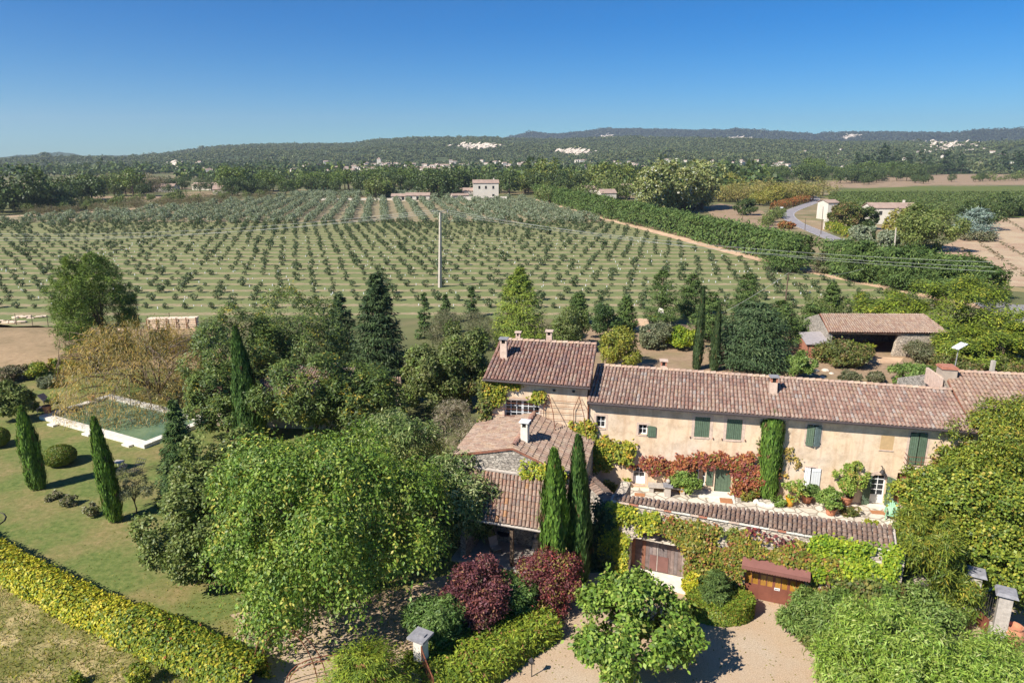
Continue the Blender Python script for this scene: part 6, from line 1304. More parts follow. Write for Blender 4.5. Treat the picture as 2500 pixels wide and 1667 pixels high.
for b in (-.22, .2): mb = MB(); q = Fr(x1_, y, z1_, 20); mb.hexa([q.p(-.5, b - .17, -.1), q.p(.65, b - .17, .32), q.p(.65, b + .17, .32), q.p(-.5, b + .17, -.1), q.p(-.5, b - .17, -.02), q.p(.65, b - .17, .4), q.p(.65, b + .17, .4), q.p(-.5, b + .17, -.02)]); mb.build('panel', M['white'], o)
y = 62.0; xa, za = Zl(2420, 908, y); xb, zb2 = Zl(2426, 880, y); mb = MB(); mb.hexa([(xa + i * .15, y + j * .15, 0) for i, j in ((-1, -1), (1, -1), (1, 1), (-1, 1))] + [(xb + i * .15, y + j * .15, zb2) for i, j in ((-1, -1), (1, -1), (1, 1), (-1, 1))]); single(mb, 'concrete_post', M['concrete'], 'square concrete post behind the end house ridge', 'post')
for k, (u, v, w) in enumerate(((1993, 905, .35), (2015, 905, .45), (2030, 912, .3), (1975, 915, .4), (2008, 922, .35))):
    x, y = G(u, v); r = rng(450 + k); mb = MB(); mb.lathe((x, y, -.05), [(w, 0), (w * 1.05, w * .3), (w * .6, w * .65), (0, w * .75)], 7); tag(mb.build('boulder', M['rock']), 'pale boulder lying in the weedy yard below the barn', 'boulder', 'boulders in the yard')
mb = MB(); x, y = G(1478, 885, 4.5); y = 53; xd, zd = Zl(1489, 893, y); n_ = 14
mb.lathe((xd, y, zd - .75), [(.85, 0), (.85, .15), (.6, .55), (.3, .72), (0, .76)], 16); single(mb, 'satellite_dome', M['white'], 'pale rounded tank top showing behind the long roof', 'tank', smooth=True)
# poles and wires
def pole(name, label, base, top, w, m, cat='utility pole', taper=.6, n=4, group=None):
    x, y = G(*base); xt_, zt_ = Zat(top[0], top[1], y); o = thing(name, label, cat, (x, y, 0), group); mb = MB(); mb.tube([(x, y, -.1), (xt_, y, zt_)], [w, w * taper], n); mb.build('shaft', M[m], o); return o, np.array([xt_, y, zt_])
o, pt = pole('concrete_pole', 'tall concrete power pole standing in the striped grove', (1074, 702), (1075, 519), .40, 'concrete', n=4)
mb = MB(); mb.tube([pt, pt + [-1.4, 0, .55], pt + [-1.7, 0, .2]], .06, 5); mb.tube([pt, pt + [1.4, 0, .55], pt + [1.8, 0, .3]], .06, 5); mb.tube([pt + [-1.4, 0, .55], pt + [0, 0, .85], pt + [1.4, 0, .55]], .045, 5); mb.build('crossarm', M['iron'], o)
for dx in (-1.4, 0, 1.4): mb = MB(); mb.lathe(pt + [dx, 0, .0 if dx else -.4], [(.05, 0), (.12, .1), (.05, .2), (.12, .3), (.04, .4)], 6); mb.build('insulator', M['slate'], o)
o2, wp = pole('wooden_pole', 'slanting dark wooden pole by the cedar', (1911, 800), (1925, 666), .14, 'bark', n=6)
o3, lp3 = pole('concrete_pole', 'pale concrete pole among trees near the road house', (2183, 615), (2188, 556), .26, 'concrete', n=4)
for k, (b, t) in enumerate((((2004, 572), (2010, 505)), ((1965, 562), (1967, 532)))): pole('wooden_pole', ('taller thin pole beside the curving road', 'shorter thin pole left of the curving road')[k], b, t, .13, 'bark', n=6)
for k, (b, t) in enumerate((((1813, 540), (1813, 515)), ((1552, 510), (1552, 476)), ((1323, 470), (1323, 450)), ((1433, 486), (1433, 466)))): pole('wooden_pole', ('thin pole in the stubble field', 'thin pole behind the tall hedge', 'pole at the far end of the hedge', 'pole among trees behind the hedge')[k], b, t, .14, 'limedull' if k > 1 else 'bark', n=6)
def wire(label, A, B, sag, rr=.025, grp='overhead power lines'):
    A, B = np.array(A), np.array(B); mb = MB(); mb.tube([A + (B - A) * t - UP * sag * 4 * t * (1 - t) for t in np.linspace(0, 1, 22)], rr, 4); single(mb, 'power_line', M['wire'], label, 'power line', grp)
for k, (dx, dz, ve, ue) in enumerate(((-1.4, .45, 640, 2420), (0, -.1, 652, 2425), (1.4, .45, 663, 2430))):
    xe, ze = Zat(ue, ve, 112.0); wire('%s of the three wires running right from the concrete pole' % ('upper', 'middle', 'lower')[k], pt + [dx, 0, dz], (xe, 112.0, ze), 1.6)
    xe, ze = Zat(-160, 566 + 9 * k, 175.0); wire('%s of the three wires running left from the concrete pole' % ('upper', 'middle', 'lower')[k], pt + [dx, 0, dz], (xe, 175.0, ze), 2.2)
xe, ze = Zat(1650, 815, 96.0); wire('slack cable dropping left from the slanting wooden pole', wp, (xe, 96.0, ze), .7, .022); xe, ze = Zat(2110, 655, 120.0); wire('slack cable running right from the slanting wooden pole', wp, (xe, 120.0, ze), .8, .022)
# road signs
x, y = G(2451, 712); o = thing('yield_sign', 'white triangular give way sign with a red border by the road', 'road sign', (x, y, 0)); f = Fr(x, y, 0, -8); mb = MB(); mb.tube([(x, y, 0), (x, y, 1.5)], .04, 6); mb.build('post', M['slate'], o)
tri = lambda s, b: [f.p(-.62 * s, b, 2.25 + .0 + (s - 1) * .36), f.p(.62 * s, b, 2.25 + (s - 1) * .36), f.p(0, b, 1.17 - (s - 1) * .72)]
mb = MB(); mb.prism(tri(1, 0), f.ey * .03); mb.build('border', M['signred'], o); mb = MB(); mb.prism(tri(.62, -.012), f.ey * .01); mb.build('face', M['plate'], o)
x, y = G(2436, 716); mb = MB(); mb.tube([(x, y, 0), (x, y, 2.4)], .07, 6); single(mb, 'sign_post', M['slate'], 'plain grey post left of the give way sign', 'post')
x, y = G(2210, 618); mb = MB(); mb.box(Fr(x, y), -.14, .14, -.1, .1, 0, 2.2); o = single(mb, 'marker_post', M['white'], 'white marker post at the foot of the roadside hedge', 'post')
x, y = G(2073, 622); o = thing('direction_sign', 'direction sign with a blue disc near the junction', 'road sign', (x, y, 0)); mb = MB(); mb.tube([(x, y, 0), (x, y, 3.0)], .05, 6); mb.build('post', M['slate'], o); mb = MB(); mb.prism([(x + .35 * math.cos(t), y - .06, 1.4 + .35 * math.sin(t)) for t in np.linspace(0, 6.28, 13)[:-1]], (0, .03, 0)); mb.build('disc', M['blue'], o); mb = MB(); mb.box(Fr(x, y), -.55, .55, -.05, -.02, 2.5, 3.0); mb.build('board', M['white'], o)
x, y = G(1907, 522); o = thing('direction_sign', 'small white sign at the left side of the road bend', 'road sign', (x, y, 0)); mb = MB(); mb.tube([(x, y, 0), (x, y, 3.2)], .06, 5); mb.build('post', M['slate'], o); mb = MB(); mb.box(Fr(x, y), -.7, .7, -.06, -.02, 1.6, 2.2); mb.box(Fr(x, y), -.7, .7, -.06, -.02, 2.5, 3.1); mb.build('board', M['white'], o)

# fallen leaves on lawn and gravel
r = rng(460); n = 5200; uu = r.uniform(0, 1, n); P = []
for k in range(n):
    if k % 3: u, v = r.normal(800, 260), r.normal(1520, 75)
    else: u, v = r.uniform(0, 2000), r.uniform(1100, 1667)
    if 0 < u < 2050 and v < 1690 and (v > 1430 or u < 420): P.append((*G(u, v), .03))
P = np.array(P); n = len(P); V = quads(P, unit(UP + rdir(r, n) * .4), rdir(r, n), r.uniform(.06, .16, n), .07)
tag(link('fallen_leaves', quadmesh('fallen_leaves', V, pick(r, 'faryellow', n) * r.uniform(.5, 1.1, (n, 1))), M['leaf']), kind='stuff')

# ================================================================ GROVES AND THE COUNTRY BEYOND
PRO = {}
def proto(key, n_var, fn):
    PRO[key] = [fn(rng(hash_(key) + i)) for i in range(n_var)]
def hash_(s): return sum(ord(c) * (i + 3) for i, c in enumerate(s)) * 13
def stem(h, r0, col=rgb(96, 82, 68)):
    mb = MB(); mb.tube([(0, 0, -.1), (0, 0, h)], [r0, r0 * .6], 5, caps=False); return tubes_vc(mb, col)
# unit-size prototypes: 1 m tall, scaled when placed
def P_round(pal, n, ls, w=.5, z=.56, nl=9, asp=.7, lo=.12, **k): return lambda r: join(crown(r, (0, 0, z), (w, w, 1 - z), nl, n, ls, asp, pal, per=8, cr=.16, **k), stem(z, .035))
proto('truffle', 6, P_round('truffle', 330, .15, w=.55, z=.5, nl=6, lob=(.3, .5), core=.75))
proto('olive', 6, P_round('olive', 330, .15, w=.58, z=.54, nl=8, lob=(.26, .46), core=.7))
proto('oak', 5, P_round('faroak', 1500, .07, w=.56, z=.53, nl=15, lob=(.24, .38), bias=.68))
proto('farpine', 5, P_round('farpine', 1400, .07, w=.56, z=.66, nl=13, lob=(.26, .4)))
proto('plane', 4, P_round('farplane', 1400, .07, w=.5, z=.55, nl=14, lob=(.24, .36), bias=.7))
proto('yellow', 4, P_round('faryellow', 1100, .08, w=.55, z=.54, nl=11))
proto('olivebush', 4, P_round('olivegreen', 1000, .08, w=.6, z=.52, nl=11))
proto('scrub', 5, P_round('scrub', 900, .09, w=.8, z=.5, nl=9, asp=.35, rnd=1.2))
proto('reed', 4, P_round('reed', 900, .11, w=.75, z=.5, nl=9, asp=.22, droop=-.9))
proto('poplar', 4, P_round('poplar', 1500, .06, w=.34, z=.52, nl=14, droop=-.2))
proto('fcone', 4, lambda r: join(cone(r, (0, 0, 0), 1, .3, 900, .085, .4, 'cypdark', pw=.6, per=22), stem(.6, .02)))
proto('orangebush', 3, P_round('orange', 260, .16, w=.8, z=.5, nl=8))
MESH = {}
def pmesh(key, i):
    if (key, i) not in MESH: MESH[(key, i)] = quadmesh(key, *PRO[key][i])
    return MESH[(key, i)]
def put(name, key, label, cat, x, y, h, r, group, w=1.0, z=0.0):
    i = int(r.integers(0, len(PRO[key]))); o = bpy.data.objects.new(name, pmesh(key, i)); COL.objects.link(o); o.location = (x, y, z)
    if not o.data.materials: o.data.materials.append(M['leaf'])
    o.scale = (h * w, h * w, h); o.rotation_euler = (0, 0, r.uniform(0, 6.28)); return tag(o, label, cat, group)
def mass(name, key, pts, hs, r, w=1.0, zs=None, m='leaf'):
    """uncountable many: one object whose points carry instances of a few prototype plants"""
    n = len(pts); me = bpy.data.meshes.new(name); me.vertices.add(n)
    me.vertices.foreach_set('co', np.column_stack([np.array(pts), np.zeros(n) if zs is None else np.array(zs)]).astype(np.float32).ravel())
    for an, val in (('h', np.array(hs)), ('turn', r.uniform(0, 6.28, n))): me.attributes.new(an, 'FLOAT', 'POINT').data.foreach_set('value', val.astype(np.float32))
    o = link(name, me, None); ng = bpy.data.node_groups.new(name, 'GeometryNodeTree'); N = ng.nodes; L = ng.links
    ng.interface.new_socket('Geometry', in_out='INPUT', socket_type='NodeSocketGeometry'); ng.interface.new_socket('Geometry', in_out='OUTPUT', socket_type='NodeSocketGeometry')
    gi = N.new('NodeGroupInput'); go = N.new('NodeGroupOutput'); jn = N.new('GeometryNodeJoinGeometry'); ix = N.new('GeometryNodeInputIndex')
    ah = N.new('GeometryNodeInputNamedAttribute'); ah.data_type = 'FLOAT'; ah.inputs[0].default_value = 'h'; at_ = N.new('GeometryNodeInputNamedAttribute'); at_.data_type = 'FLOAT'; at_.inputs[0].default_value = 'turn'
    cx = N.new('ShaderNodeCombineXYZ'); L.new(at_.outputs[0], cx.inputs[2]); sw = N.new('ShaderNodeMath'); sw.operation = 'MULTIPLY'; sw.inputs[1].default_value = w; L.new(ah.outputs[0], sw.inputs[0])
    cs = N.new('ShaderNodeCombineXYZ'); L.new(sw.outputs[0], cs.inputs[0]); L.new(sw.outputs[0], cs.inputs[1]); L.new(ah.outputs[0], cs.inputs[2]); K = len(PRO[key])
    for q in range(K):
        md = N.new('ShaderNodeMath'); md.operation = 'MODULO'; md.inputs[1].default_value = K; L.new(ix.outputs[0], md.inputs[0])
        cm = N.new('ShaderNodeMath'); cm.operation = 'COMPARE'; cm.inputs[1].default_value = q; cm.inputs[2].default_value = .5; L.new(md.outputs[0], cm.inputs[0])
        oi = N.new('GeometryNodeObjectInfo'); oi.inputs['Object'].default_value = host(key, q); ip = N.new('GeometryNodeInstanceOnPoints')
        L.new(gi.outputs[0], ip.inputs['Points']); L.new(cm.outputs[0], ip.inputs['Selection']); L.new(oi.outputs['Geometry'], ip.inputs['Instance']); L.new(cx.outputs[0], ip.inputs['Rotation']); L.new(cs.outputs[0], ip.inputs['Scale']); L.new(ip.outputs[0], jn.inputs[0])
    L.new(jn.outputs[0], go.inputs[0]); o.modifiers.new('plants', 'NODES').node_group = ng
    return tag(o, kind='stuff')
def host(key, q):                                # an object already standing in the scene that uses this prototype
    me = pmesh(key, q)
    for o in COL.objects:
        if o.type == 'MESH' and o.data == me: return o
    o = bpy.data.objects.new(key, me); 
    if not me.materials: me.materials.append(M['leaf'])
    return o
def inside(x, y, mu=120, b=(520, 860)):
    f = y * CP + CAMH * SP; u = 1250 + FOC * x / f; return -mu < u < 2500 + mu
# lower grove: young trees on a skewed lattice
r = rng(500); pts = []
for j in range(24):
    y = 117 + 7 * j
    for i in range(-140, 120):
        x = 3.7 * i - 2.12 * j + r.normal() * .3; yy = y + r.normal() * .3
        if x < xt(yy) - 4 and inside(x, yy, 40) and r.random() < .93: pts.append((x, yy))
pts.sort(key=lambda p: p[0] ** 2 + p[1] ** 2); hs = [max(.6, 1.38 * math.exp(r.normal() * .25)) * (1.2 if p[1] > 235 else 1.0) for p in pts]
for (x, y), h in list(zip(pts, hs))[:300]: put('young_tree', 'truffle', 'young dark bushy tree in the striped lower grove', 'grove tree', x, y, h, r, 'young trees of the lower grove')
mass('young_trees', 'truffle', pts[300:], hs[300:], r)
# upper grove: silvery olives in deep rows
r = rng(501); pts = []
for j in range(38):
    y = 279 + 4.1 * j
    for i in range(-44, 22):
        x = 7.6 * i - .762 * j + 3 + r.normal() * .3; yy = y + r.normal() * .4; xl = -200 + (yy - 290) * .38
        if xl < x < xt(min(426, yy)) - 5 and inside(x, yy, 40): pts.append((x, yy))
for k in range(170):                              # extra trees filling the sides, where the rows run together
    yy = r.uniform(262, 420); x = r.uniform(-230, -70) if r.random() < .6 else xt(yy) - r.uniform(5, 70)
    if inside(x, yy, 40) and x > -205 + (yy - 290) * .38: pts.append((x, yy))
pts.sort(key=lambda p: p[0] ** 2 + p[1] ** 2); hs = [max(1.4, 2.9 * math.exp(r.normal() * .16)) for p in pts]
for (x, y), h in list(zip(pts, hs))[:300]: put('olive_tree', 'olive', 'silvery olive tree in the upper grove', 'olive tree', x, y, h, r, 'olive trees of the upper grove')
mass('olive_trees', 'olive', pts[300:], hs[300:], r)
pts = [(r.uniform(-170, 60), r.uniform(444, 500)) for _ in range(420)]; pts = [p for p in pts if -150 < p[0] < -35]; mass('olive_hedge', 'olive', pts, [3.6] * len(pts), r)
g = MB(); r = rng(502)
for k in range(700):
    x, y = r.uniform(-120, 80), r.uniform(116, 230)
    if x < xt(y) - 4: g.box(Fr(x, y), -.06, .06, -.06, .06, 0, r.uniform(.15, .4))
tag(g.build('tree_guards', M['white']), kind='stuff')
# hedges
r = rng(503); H1 = [G(u, v) for u, v in ((1300, 480), (1400, 503), (1560, 545), (1700, 582), (1875, 632), (1960, 652))]
H1 = [(17.5, 452), (22, 418), (38, 322), (55, 246), (64, 196), (70, 167)]
shrub('tall_hedge', 'long tall conifer hedge running along the farm track', 'hedge', (40, 320, 0), strip(r, H1, [6, 6, 6, 6, 6.5, 6.5], [7.5, 7.5, 7.2, 6.6, 6.6, 6.2], 62000, 1.0, .36, 'leyland', rough=.2, per=12), 'needle')
H2 = [(73, 158), (80, 138), (86, 122)]
shrub('tall_hedge', 'dark conifer hedge between farm track and road at the right', 'hedge', (80, 140, 0), strip(r, H2, [9, 9, 6], [6.4, 6.6, 5.4], 30000, .75, .34, 'leyland', rough=.25, per=12), 'needle')
for k, (bb, lb) in enumerate((((1865, 580, 1990, 655), 'ragged conifer at the near end of the long hedge'), ((2060, 590, 2170, 680), 'conifer clump left of the pale concrete pole'), ((2160, 605, 2300, 700), 'conifer clump right of the pale concrete pole'), ((2280, 630, 2400, 720), 'last conifer of the roadside hedge'), ((1985, 615, 2050, 660), 'thin brownish conifer in the hedge gap'))):
    conif('hedge_conifer', lb, bb, 510 + k, 'leyland' if k < 4 else 'dusty', 9000 if k < 4 else 2500, .62, .3, pw=.4, droop=-.15, yb=bb[3] + 6)
# named mid-distance trees and shrubs
for k, (bb, p, n, lb) in enumerate((((2085, 500, 2145, 560), 'faroak', 6000, 'dark tree behind the roof of the road house'), ((2025, 490, 2100, 560), 'ivydark', 8000, 'rounded tree hiding the road house wall'), ((1995, 488, 2050, 530), 'olivegreen', 5000, 'bush at the inner side of the road bend'), ((2185, 500, 2335, 612), 'darkbroad', 17000, 'big rounded tree at the corner of the ploughed field'), ((2160, 510, 2250, 590), 'faryellow', 6000, 'yellowish tree right of the road house roof'), ((2330, 490, 2440, 560), 'faroak', 8000, 'dark tree behind the blue spruce'), ((2345, 563, 2430, 588), 'dusty', 2200, 'brownish shrub under the blue spruce'), ((2070, 545, 2135, 600), 'olive', 4000, 'grey olive at the road house gate'), ((2140, 560, 2200, 610), 'olive', 4000, 'second grey olive by the pale pole'), ((1795, 485, 1850, 525), 'faroak', 4500, 'lone dark bush in the stubble field'), ((1900, 540, 1940, 558), 'orange', 1800, 'russet bush beside the road bend'))):
    broad('road_house_tree' if k < 9 else 'field_bush', lb, 'tree', bb, 520 + k, p, n, .6 if k != 3 else .55, .6, nl=16, trunk=None)
conif('blue_spruce', 'rounded silvery blue cedar at the edge of the ploughed field', (2338, 508, 2438, 586), 532, 'bluespruce', 9000, .7, .3, cat='cedar', pw=.35, yb=582, droop=.0)
r = rng(533); shrub('garden_hedge', 'golden green hedge along the road house front', 'hedge', (118, 232, 0), strip(r, [G(2022, 560), G(2060, 575), G(2108, 592)], 2.6, 2.6, 6000, .5, .6, 'goldgreen', per=8))
shrub('orange_hedge', 'rust orange bushes along the outer bend of the road', 'hedge', (112, 290, 0), strip(r, [G(1893, 512), G(1930, 502), G(1972, 491)], 5, 3.0, 5000, .8, .6, 'orange', per=8))
for k, (u, v, vt) in enumerate(((2133, 598, 548), (2073, 560, 528), (2108, 594, 552))): cyp('roadside_cypress', ('small dark cypress by the white post of the road house', 'small cypress in the road house hedge', 'small cypress at the road house gate')[k], (u, v), (u + 1, vt), 10, 540 + k, 'cypdark', 900, L=1.0, W=.3)
# belts of far trees: (key, name, label, category, count, u0, u1, v(u0), v(u1), dv, height m, group)
BELT = [
 ('oak', 'oak', 'dark evergreen oak in the scrub left of the olive grove', 24, -20, 235, 520, 492, 14, 12.5), ('farpine', 'pine', 'yellow green pine among the oaks left of the olive grove', 8, 40, 330, 500, 480, 6, 13),
 ('scrub', 'scrub_bush', 'brownish scrub along the white track', 70, 60, 660, 522, 484, 9, 3.6), ('olivebush', 'scrub_bush', 'green scrub along the white track', 46, 0, 640, 520, 480, 12, 4.6), ('scrub', 'thicket_bush', 'greyish thicket beyond the fallow strip', 26, 200, 380, 474, 468, 4, 9),
 ('oak', 'oak', 'dark oak scattered among the pale bungalows', 34, 240, 660, 476, 456, 10, 10), ('farpine', 'pine', 'round topped pine in the belt behind the green tents', 46, 540, 1010, 470, 460, 8, 13), ('oak', 'oak', 'dark oak in the belt behind the green tents', 40, 540, 1060, 474, 464, 8, 10), ('oak', 'oak', 'dark oak beside the far farmhouse', 9, 1035, 1130, 484, 476, 4, 15),
 ('oak', 'oak', 'dark tree in the wood right of the far farmhouse', 60, 1200, 1800, 470, 452, 12, 15), ('plane', 'plane_tree', 'broad plane tree in front of the dark wood', 24, 1270, 1660, 474, 466, 8, 16), ('yellow', 'yellow_tree', 'yellowing tree at the wood edge', 14, 1250, 1900, 474, 462, 8, 11), ('olivebush', 'garden_tree', 'rounded tree near the house behind the tall hedge', 22, 1310, 1560, 494, 484, 8, 9),
 ('poplar', 'poplar', 'silvery poplar in the pale grove behind the tall hedge', 34, 1575, 1720, 522, 505, 12, 19), ('reed', 'reed_clump', 'ochre reed clump beyond the stubble field', 60, 1690, 2010, 490, 484, 10, 8), ('yellow', 'yellow_bush', 'yellowish bush on the bank above the road', 30, 1840, 1990, 500, 478, 8, 6),
 ('oak', 'oak', 'dark oak on the plain below the right hills', 60, 1660, 2250, 452, 436, 10, 14), ('farpine', 'pine', 'light pine on the plain below the right hills', 26, 1880, 2260, 436, 428, 6, 15), ('oak', 'oak', 'round dark tree at the edge of the upper vineyard', 18, 2090, 2420, 448, 440, 8, 9),
 ('fcone', 'cypress', 'dark cypress in the row above the upper vineyard', 46, 2085, 2530, 425, 424, 2, 27), ('oak', 'oak', 'dark tree below the cypress row', 18, 2080, 2290, 432, 428, 4, 15), ('olivebush', 'terrace_bush', 'round bush on the dry terrace', 10, 2380, 2520, 444, 440, 2, 7), ('oak', 'oak', 'dark bush along the vineyard lower edge', 16, 2390, 2520, 535, 520, 8, 7), ('olivebush', 'bank_bush', 'green bush on the bank beside the curving road', 9, 1868, 1905, 555, 532, 6, 3.5),
 ('olivebush', 'garden_tree', 'small tree in front of the far farmhouse', 4, 1180, 1205, 486, 485, 2, 9), ('fcone', 'cypress', 'slim cypress near the far farmhouse', 7, 1050, 1230, 488, 487, 1, 9), ('olivebush', 'garden_tree', 'clipped tree left of the low pink houses', 8, 915, 960, 484, 482, 2, 11)]
for q, (key, name, lb, n, u0, u1, va, vb, dv, h) in enumerate(BELT):
    r = rng(600 + q)
    for k in range(n):
        t = r.random(); x, y = G(u0 + (u1 - u0) * t, va + (vb - va) * t + r.uniform(-dv, dv) * .7)
        put(name, key, lb, 'cypress' if key == 'fcone' else 'bush' if 'bush' in name or 'reed' in name else 'tree', x, y, h * math.exp(r.normal() * .2), r, lb, w=1.0 if key not in ('scrub', 'reed') else 1.3)
# ---------------------------------------------------------------- houses far away
def house(name, label, x, y, ang, L, W, h, rise, cat='house', group=None, wins=(), z=0.0, hip=False, wall='farwall', roofm='farroof', chim=False):
    o = thing(name, label, cat, (x, y, z), group); f = Fr(x, y, z, ang); mb = MB(); mb.box(f, -L / 2, L / 2, -W / 2, W / 2, -1, h)
    for s in (-1, 1): mb.poly(f.p(s * L / 2, -W / 2, h), f.p(s * L / 2, W / 2, h), f.p(s * L / 2, 0, h + rise))
    mb.build('wall', M[wall], o); mb = MB(); e = .4
    for s in (-1, 1): mb.slab([f.p(-L / 2 - e, 0, h + rise + .12), f.p(L / 2 + e, 0, h + rise + .12), f.p(L / 2 + e, s * (W / 2 + e), h - e * rise / (W / 2) + .12), f.p(-L / 2 - e, s * (W / 2 + e), h - e * rise / (W / 2) + .12)], .15)
    ro = mb.build('roof', M[roofm], o)
    if chim: mb = MB(); mb.box(f, L * .3, L * .3 + .7, .3, 1.0, h + rise * .6, h + rise + 1.0); mb.build('chimney', M[wall], ro)
    for a, z0, w, hh in wins: mb = MB(); mb.box(f, a - w / 2, a + w / 2, -W / 2 - .04, -W / 2 + .04, z0, z0 + hh); mb.build('window', M['glass'], o)
    return o
x, y = G(1186, 487); house('far_farmhouse', 'tall square farmhouse with a red roof beyond the olive grove', x, y, 4, 15.5, 9, 10, 1.8, wins=((-4, 6.5, 1.2, 1.8), (0, 6.5, 1.2, 1.8), (4.5, 6.5, 1.2, 1.8), (4.5, 1, 1.4, 2.4)), chim=True)
x, y = G(1138, 486); house('far_farmhouse_wing', 'lower tiled wing left of the tall farmhouse', x, y, 4, 8, 8, 5.2, 1.6, wins=((0, 1, 1.4, 2.2),)); x, y = G(1122, 489); house('far_outbuilding', 'pale low outbuilding at the left of the far farmhouse', x, y, 20, 10, 4, 3.0, 1.0)
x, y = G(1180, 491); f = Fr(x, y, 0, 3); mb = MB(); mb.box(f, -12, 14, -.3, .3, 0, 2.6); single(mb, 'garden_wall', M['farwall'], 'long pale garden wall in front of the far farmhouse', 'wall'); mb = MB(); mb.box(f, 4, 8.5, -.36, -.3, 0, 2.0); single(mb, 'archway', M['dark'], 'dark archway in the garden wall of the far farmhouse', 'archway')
x, y = G(1021, 490); house('pink_bungalow', 'right of the two long low pink roofed houses', x, y, 3, 14, 7, 3.2, 1.5, wins=((-4, .5, 1.6, 2), (0, .5, 1.6, 2), (4, .5, 1.6, 2))); x, y = G(977, 490); house('pink_bungalow', 'left of the two long low pink roofed houses', x, y, 3, 9.5, 6, 2.8, 1.3, wins=((-2, .5, 1.6, 2), (2, .5, 1.6, 2)))
x, y = G(900, 489); mb = MB(); mb.box(Fr(x, y, 0, 2), -30, 18, -.2, .2, 0, 1.2); single(mb, 'low_wall', M['farwall'], 'low pale wall at the far end of the olive rows', 'wall')
for k in range(4):
    x, y = G(760 + 15.5 * k, 466); o = thing('net_tunnel', 'bluish green netted tunnel in a row of four behind the olives', 'tunnel', (x, y, 0), 'green net tunnels'); mb = MB(); B = [(x + 3.9 * math.cos(t), y, 5 * math.sin(t) + .5) for t in np.linspace(0, math.pi, 12)]
    for a, b in zip(B[:-1], B[1:]): mb.poly(a, b, (b[0] - 6, b[1] + 26, b[2]), (a[0] - 6, a[1] + 26, a[2]))
    mb.build('net', M['shadecloth'], o); mb = MB(); mb.tube(B, .15, 4); mb.build('hoop', M['shadecloth'], o)
x, y = G(2160, 545); house('road_house', 'tiled house among trees by the road with a small white dish', x + 1, y, -4, 17, 9, 6.2, 1.7, wins=((-5, 3.5, 1.2, 1.5), (3, 3.5, 1.2, 1.5)), chim=True); x, y = G(2018, 535); house('stone_cabin', 'pale stone cabin at the inner side of the road bend', x, y, 12, 5, 7, 7, 1.0)
mb = MB(); x2, z2 = Zat(2156, 513, y); mb.lathe((x2, y, z2 - .6), [(0, 0), (.7, .25), (.9, .7)], 12); single(mb, 'dish', M['white'], 'white satellite dish on the road house roof', 'dish')
for k, (u, v) in enumerate(((2015, 560), (2118, 588))): x, y = G(u, v); mb = MB(); mb.box(Fr(x, y), -.7, .7, -.5, .5, 0, 3.6); single(mb, 'gate_post', M['farwall'], ('pale gate post left of the golden hedge', 'pale gate post between the cypresses of the road house')[k], 'pillar')
for k, (u, v, L_) in enumerate(((28, 466, 16), (68, 461, 10), (270, 459, 10), (347, 462, 11), (404, 468, 16), (420, 463, 10), (500, 464, 16), (530, 464, 12), (560, 474, 20), (606, 468, 9))): x, y = G(u, v); house('bungalow', ('pinkish roofed bungalow cut close to the left edge', 'second bungalow from the left edge', 'white bungalow roof above the grey thicket', 'pale bungalow right of the grey thicket', 'long pink bungalow behind the scrub', 'small bungalow beside the long pink one', 'whitish house below the light green tree', 'small house left of the pine belt', 'house end showing under the big pines', 'small pale house at the left end of the pine belt')[k], x, y, 10 * (k % 3) - 8, L_, 9, 3.6, 2.2)
for k, (u, v, L_) in enumerate(((1450, 482, 16), (1525, 476, 18), (1480, 494, 9), (1745, 435, 14), (1760, 452, 12), (1835, 446, 16), (1880, 444, 10), (2075, 437, 8))): x, y = G(u, v); house('country_house', 'pale house half hidden by the trees right of the farmhouse', x, y, 8 * (k % 3) - 6, L_, 9, 5.4, 2, group='houses hidden in the right hand wood')
# village and hillside houses: shared meshes, walls and roofs as parts
r = rng(800); VH = []
vill = []
for k in range(130): u = 800 + 330 * (k / 130) + r.normal() * 9; vill.append((u, r.uniform(405, 419) - 6 * math.exp(-((u - 925) / 45) ** 2) - (2 if u > 960 else 0)))
for k in range(110): u = r.uniform(1100, 1960); vill.append((u, r.uniform(392, 418)))
for k in range(28): vill.append((r.uniform(380, 800), r.uniform(398, 424)))
for k in range(22): vill.append((r.uniform(1960, 2500), r.uniform(362, 408)))
proto_h = None; cnt = 0; HOUSES = []
for u, v in vill:
    d, y_, w_ = ray(u, v); th_ = math.atan2(d, y_); sl = w_ / math.hypot(d, y_); R_ = np.linspace(1100, 3000, 220); Hh = np.where(R_ > HR0, hill_z(np.full(220, th_), R_, SKY1, HR0, HR1, 26, 0), 0.0); k = np.argmax(CAMH + sl * R_ < Hh + 5) if (CAMH + sl * R_ < Hh + 5).any() else 0
    if k == 0: continue
    q = R_[k]; x, y = q * math.sin(th_), q * math.cos(th_); z = float(Hh[k]) + 0.5; town = 800 < u < 1130
    lb = 'tiny pale tiled house of the distant village' if town else 'tiny pale house scattered at the foot of the hills'
    if proto_h is None: proto_h = house('village_house', lb, x, y, 0, 15, 10, 8.5, 2.4, z=z, group='village houses' if town else 'hillside houses'); o = proto_h
    else:
        o = proto_h.copy(); COL.objects.link(o); o['label'] = lb; o['group'] = 'village houses' if town else 'hillside houses'; o.location = (x, y, z)
        for c in proto_h.children: cc = c.copy(); COL.objects.link(cc); cc.parent = o
    o.rotation_euler = (0, 0, r.uniform(-.7, .7)); s_ = r.uniform(.42, .72); o.scale = (s_ * r.uniform(.8, 1.3), s_, s_ * r.uniform(.8, 1.3)); cnt += 1; HOUSES.append((x, y))
x0v, y0v = 0, 0
